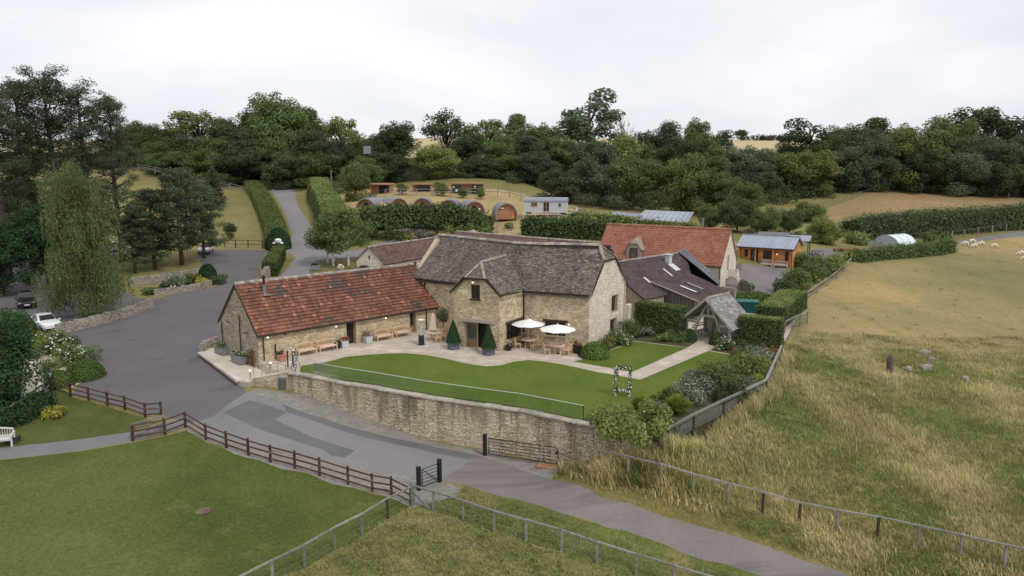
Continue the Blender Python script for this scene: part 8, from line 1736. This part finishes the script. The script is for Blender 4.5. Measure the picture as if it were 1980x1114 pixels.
# rockery below the pod hedge
for i, (u, v, dd, w, h, lf, lab) in enumerate([(745,452,127,4,2.2,'leaf_mid','green rockery shrub at the drive end of the pod hedge'),(768,452,127,4.5,2.6,'leaf_dark','tall dark rockery shrub below the second pod'),(790,454,126,3,1.6,'leaf_gold','bright golden shrub in the rockery'),(812,452,126,4.5,2.0,'leaf_lav','grey purple rockery mound beside the golden shrub'),(838,453,125,4,1.8,'leaf_lav','grey rockery mound in the middle of the bed'),(828,446,128,3,1.2,'leaf_olive','yellow green rockery cushion'),(862,453,125,3.2,1.6,'leaf_lime','pale lime cushion in the rockery'),(878,450,126,3.6,2.4,'leaf_olive','olive rockery shrub below the fifth pod'),(905,452,125,4.2,2.6,'leaf_mid','green rockery shrub near the gate'),(932,452,125,4.4,2.8,'leaf_light','leafy light shrub at the gate end of the pod hedge'),(720,452,127,4.0,1.8,'leaf_dark','dark low shrub by the lane wall'),(985,444,130,1.4,1.6,'leaf_olive','little pointed bush below the square windowed pod')]):
    p = D(u, v, dd); p.z = tz(p.x, p.y); shrub(lab, p, w, h, lf, .2, 60, 10, None, 'rockery_shrub', seed=i + 90)
for i, (u, v, s_) in enumerate(((915,450,.9),(932,453,.8),(950,455,.7),(896,451,.6))):
    p = D(u, v, 121); t = thing('boulder', 'pale rounded boulder, %s from the lane side at the end of the rockery' % ORD[i], 'boulder', Vector((p.x, p.y, p.z - .3)), i, 'boulders by the gate'); rgn = np.random.default_rng(i); mb = B(); n = 9; pf = [(.1, -.4), (.8, -.2), (1, .2), (.75, .6), (.3, .8), (.05, .84)]; mb.lathe([(r * s_, z * s_) for r, z in pf], n); mb.v = [(x + rgn.normal() * .08 * s_, y + rgn.normal() * .08 * s_, z + rgn.normal() * .05) for x, y, z in mb.v]; mb.build('boulder_body', MT['coping_grey'], t)
# big dark yew at the left edge
p = G(12, 790); t = thing('yew_tree', 'big dark yew filling the left edge above the small lawn', 'tree', p); rgn = np.random.default_rng(3); C = np.c_[rgn.uniform(-2.6, 2.6, 46), rgn.uniform(-2.2, 2.2, 46), rgn.uniform(.6, 6.2, 46)]; C[:, 0] *= 1.15 - .10 * C[:, 2]; C[:, 0] -= .9; V, F = cloud(rgn, C, rgn.uniform(.8, 1.35, 46), 420, .1, .8, .4); link('crown', mesh_np('crown', V, F, [MT['leaf_yew']]), t); B().tube([(-.9, 0, -.3), (-.9, 0, 4)], [.3, .12], 8).build('trunk', MT['bark'], t); B().lathe([(1.6, .3), (1.8, 2), (1.4, 4), (.7, 5.2), (.1, 5.8)], 12, (-.9, 0, 0)).build('filler_core', MT['core_dark'], t)  # dark filler body closes the see-through holes in the crown
hedge('dark ivy covered bank hedge under the yew by the pale fence', [G(-10, 832), G(45, 812), G(88, 782)], 1.6, 1.0, 'leaf_yew', .09, 120, rough=.18, seed=21)
# topiary cones
for u, v, lab in ((877, 675, 'clipped topiary cone in a blue grey planter left of the glazed doors'), (945, 686, 'clipped topiary cone in a dark planter right of the glazed doors')):
    p = P(u, v); t = thing('topiary_cone', lab, 'topiary', p, R(25), 'topiary cones'); B().box((0, 0, .26), (.8, .8, .52)).build('planter_box', MT['zinc_blue'], t); B().box((0, 0, .54), (.86, .86, .06)).build('planter_rim', MT['zinc'], t)
    m = 2600; rgn = np.random.default_rng(int(u)); tt = rgn.random(m) ** .6; tt = 1 - tt; a = rgn.uniform(0, 6.28, m); r = .62 * (1 - tt) ** .9 + .03; q = np.c_[np.cos(a) * r, np.sin(a) * r, .58 + 1.95 * tt]; nn = np.c_[np.cos(a), np.sin(a), np.full(m, .4)] + .6 * unit(rgn, m); nn /= np.linalg.norm(nn, axis=1, keepdims=True); V, F = leaf_quads(rgn, q, nn, .05); link('foliage', mesh_np('foliage', V, F, [MT['leaf_yew']]), t); B().lathe([(.56, .58), (.45, 1.1), (.2, 2.0), (.02, 2.45)], 14).build('filler_core', MT['core_dark'], t)  # dark filler cone behind the leaves, not real branches
# climber on the white gable and by the barn gable
def climber(label, c, u, w, h, leaf, n=900, size=.1, name='climbing_plant', fl=None):
    rgn = np.random.default_rng(int(w * 31)); t = thing(name, label, 'climber', c, math.atan2(u[1], u[0])); x = rgn.normal(size=n) * w * .25; z = rgn.random(n) ** .8 * h * (1 - .3 * np.abs(x) / w); q = np.c_[x, -.12 + rgn.normal(size=n) * .07, z]; nn = np.tile((0, -1, .4), (n, 1)) + .7 * unit(rgn, n); nn /= np.linalg.norm(nn, axis=1, keepdims=True); V, F = leaf_quads(rgn, q, nn, size); link('foliage', mesh_np('foliage', V, F, [MT[leaf]]), t); mb = B(); [mb.tube([(0, -.05, 0), (k * .15 * w, -.06, h * .5), (k * .25 * w, -.06, h * .85)], [.03, .02, .01], 5) for k in (-1, 0, 1)]; mb.build('stems', MT['bark'], t)
ga_ = a1 + n_a * 3.0; climber('dark climbing plant on the white gable of the low range', GZ(ga_ - ua * .0), -n_a, 3.6, 2.3, 'leaf_dark', 900, .13)
climber('rusty brown climber at the corner of the barn gable', BARN_A + BARN_N * 1.2 - BARN_U * .05 + Z * -.6, -BARN_N, 1.3, 1.5, 'leaf_rust', 260, .07)

# ------------------------------------------------------------------ long grass and tufts
def grass(name, polys, n, hmin, hmax, mats, seed, label, blades=6, spread=.16, width=.022, patch=.12, avoid=()):
    rgn = np.random.default_rng(seed); allp = [np.array(REGW[q] if isinstance(q, str) else q) for q in polys]; lo_ = np.min([p.min(0) for p in allp], 0); hi_ = np.max([p.max(0) for p in allp], 0); lo_ = np.maximum(lo_, [-60, 18]); hi_ = np.minimum(hi_, [95, 140])
    pts = []; tot = 0
    while tot < n:
        q = rgn.uniform(lo_, hi_, (n * 2, 2)); q = q[np.abs(q[:, 0]) < q[:, 1] * .95 + 8]; keep = np.zeros(len(q), bool)
        for p in allp: keep |= inpoly_np(q, p)
        for ox, oy in ((.45, 0), (-.45, 0), (0, .45), (0, -.45)): keep &= ~inpoly_np(q + [ox, oy], REGW['lower_road'])
        q = q[keep]; dd = np.hypot(q[:, 0], q[:, 1]); q = q[rgn.random(len(q)) < np.clip((34 / dd) ** 1.3, .05, 1)]
        if len(q) == 0: break
        pts.append(q); tot += len(q)
    q = np.concatenate(pts)[:n]; z = TZ(q); low = sum(np.sin((q[:, 0] * math.cos(t_) + q[:, 1] * math.sin(t_)) * 6.28 / l_ + o_) for t_, l_, o_ in zip(rgn.uniform(0, 6.28, 10), rgn.uniform(.25, 1.3, 10) / patch, rgn.uniform(0, 6.28, 10))) / 4.2 + rgn.normal(size=n) * .5
    m = n * blades; base = np.repeat(np.c_[q, z], blades, 0) + np.c_[rgn.normal(size=(m, 2)) * spread, np.zeros(m)]; hh = np.repeat(rgn.uniform(hmin, hmax, n) * (1 + .25 * low), blades) * rgn.uniform(.6, 1.1, m); a = rgn.uniform(0, 6.28, m); wind = np.array([-.16, .05]); bend = np.c_[np.cos(a) * .55 + wind[0], np.sin(a) * .55 + wind[1]] * hh[:, None]
    mid = base + np.c_[bend * .35, hh * .6]; tip = base + np.c_[bend, hh]; sd = np.c_[np.cos(a + 1.57), np.sin(a + 1.57), np.zeros(m)] * width
    V = np.stack([base - sd, base + sd, mid + sd * .8, mid - sd * .8, tip], 1).reshape(-1, 3); b = np.arange(m)[:, None] * 5; F4 = b + np.array([[0, 1, 2, 3]]); F3 = b + np.array([[3, 2, 4]])
    k = np.clip(((low + 1.0) / 2.0 * len(mats)).astype(int), 0, len(mats) - 1); mi = np.repeat(k, blades)
    V2 = V; F = np.concatenate([F4, np.c_[F3, F3[:, 2]]]) if False else None
    me = bpy.data.meshes.new(name); nv = len(V); me.vertices.add(nv); me.vertices.foreach_set('co', V.astype(np.float32).ravel()); li = np.concatenate([F4.ravel(), F3.ravel()]).astype(np.int32); me.loops.add(len(li)); me.loops.foreach_set('vertex_index', li); me.polygons.add(2 * m); me.polygons.foreach_set('loop_start', np.concatenate([np.arange(m) * 4, 4 * m + np.arange(m) * 3]).astype(np.int32)); me.polygons.foreach_set('material_index', np.concatenate([mi, mi]).astype(np.int32))
    for q_ in mats: me.materials.append(MT[q_])
    me.update(calc_edges=True); return link(name, me, kind='stuff', label=label, cat='grass')
grass('long_grass', ['long_grass_field'], 40000, .12, .36, ['blade_green', 'blade_mix', 'blade_mix', 'blade_straw'], 3, 'long green and straw coloured grass filling the field below the fence', 7, .2, .017, .085)
grass('bank_grass', ['road_bank'], 3500, .12, .3, ['blade_green', 'blade_green', 'blade_mix', 'blade_straw'], 4, 'rough grass on the bank beside the lower road', 6, .18, .02)
grass('lawn_tufts_grass', ['rough_lawn', 'roadside_verge'], 9000, .05, .13, ['blade_green', 'blade_green', 'blade_mix', 'blade_straw'], 5, 'short patchy grass tufts on the rough lawn and verge', 5, .14, .018, .3)
tall = [tuple(G(u, v)[:2]) for u, v in ((1070,912),(1160,900),(1285,900),(1360,950),(1300,965),(1180,935))]
grass('dry_tall_grass', [tall], 1100, .3, .65, ['blade_green', 'blade_mix', 'blade_ochre', 'blade_straw'], 6, 'tall dry ochre grass under the end of the retaining wall', 8, .2, .02, .4)
fencebase = [tuple(G(u, v)[:2]) for u, v in ((1285,868),(1400,800),(1480,762),(1515,690),(1535,690),(1500,770),(1420,830),(1320,890))]
grass('fence_foot_grass', [fencebase], 1600, .4, .8, ['blade_green', 'blade_mix', 'blade_straw'], 8, 'long grass growing up through the bed fence', 8, .2, .02, .4)
edgeb = [tuple(G(u, v)[:2]) for u, v in ((1530,672),(1980,686),(2200,690),(2200,655),(1980,650),(1750,652),(1540,640))]
grass('pasture_edge_grass', [edgeb], 5000, .05, .2, ['blade_straw', 'blade_straw', 'blade_mix'], 11, 'thin pale grass where the long grass gives way to the pasture', 5, .2, .02, .2)
grass('pasture_weeds', ['pasture'], 170, .06, .24, ['blade_green', 'blade_mix'], 12, 'scattered low weeds and thistles on the pasture', 16, .22, .02, .3)
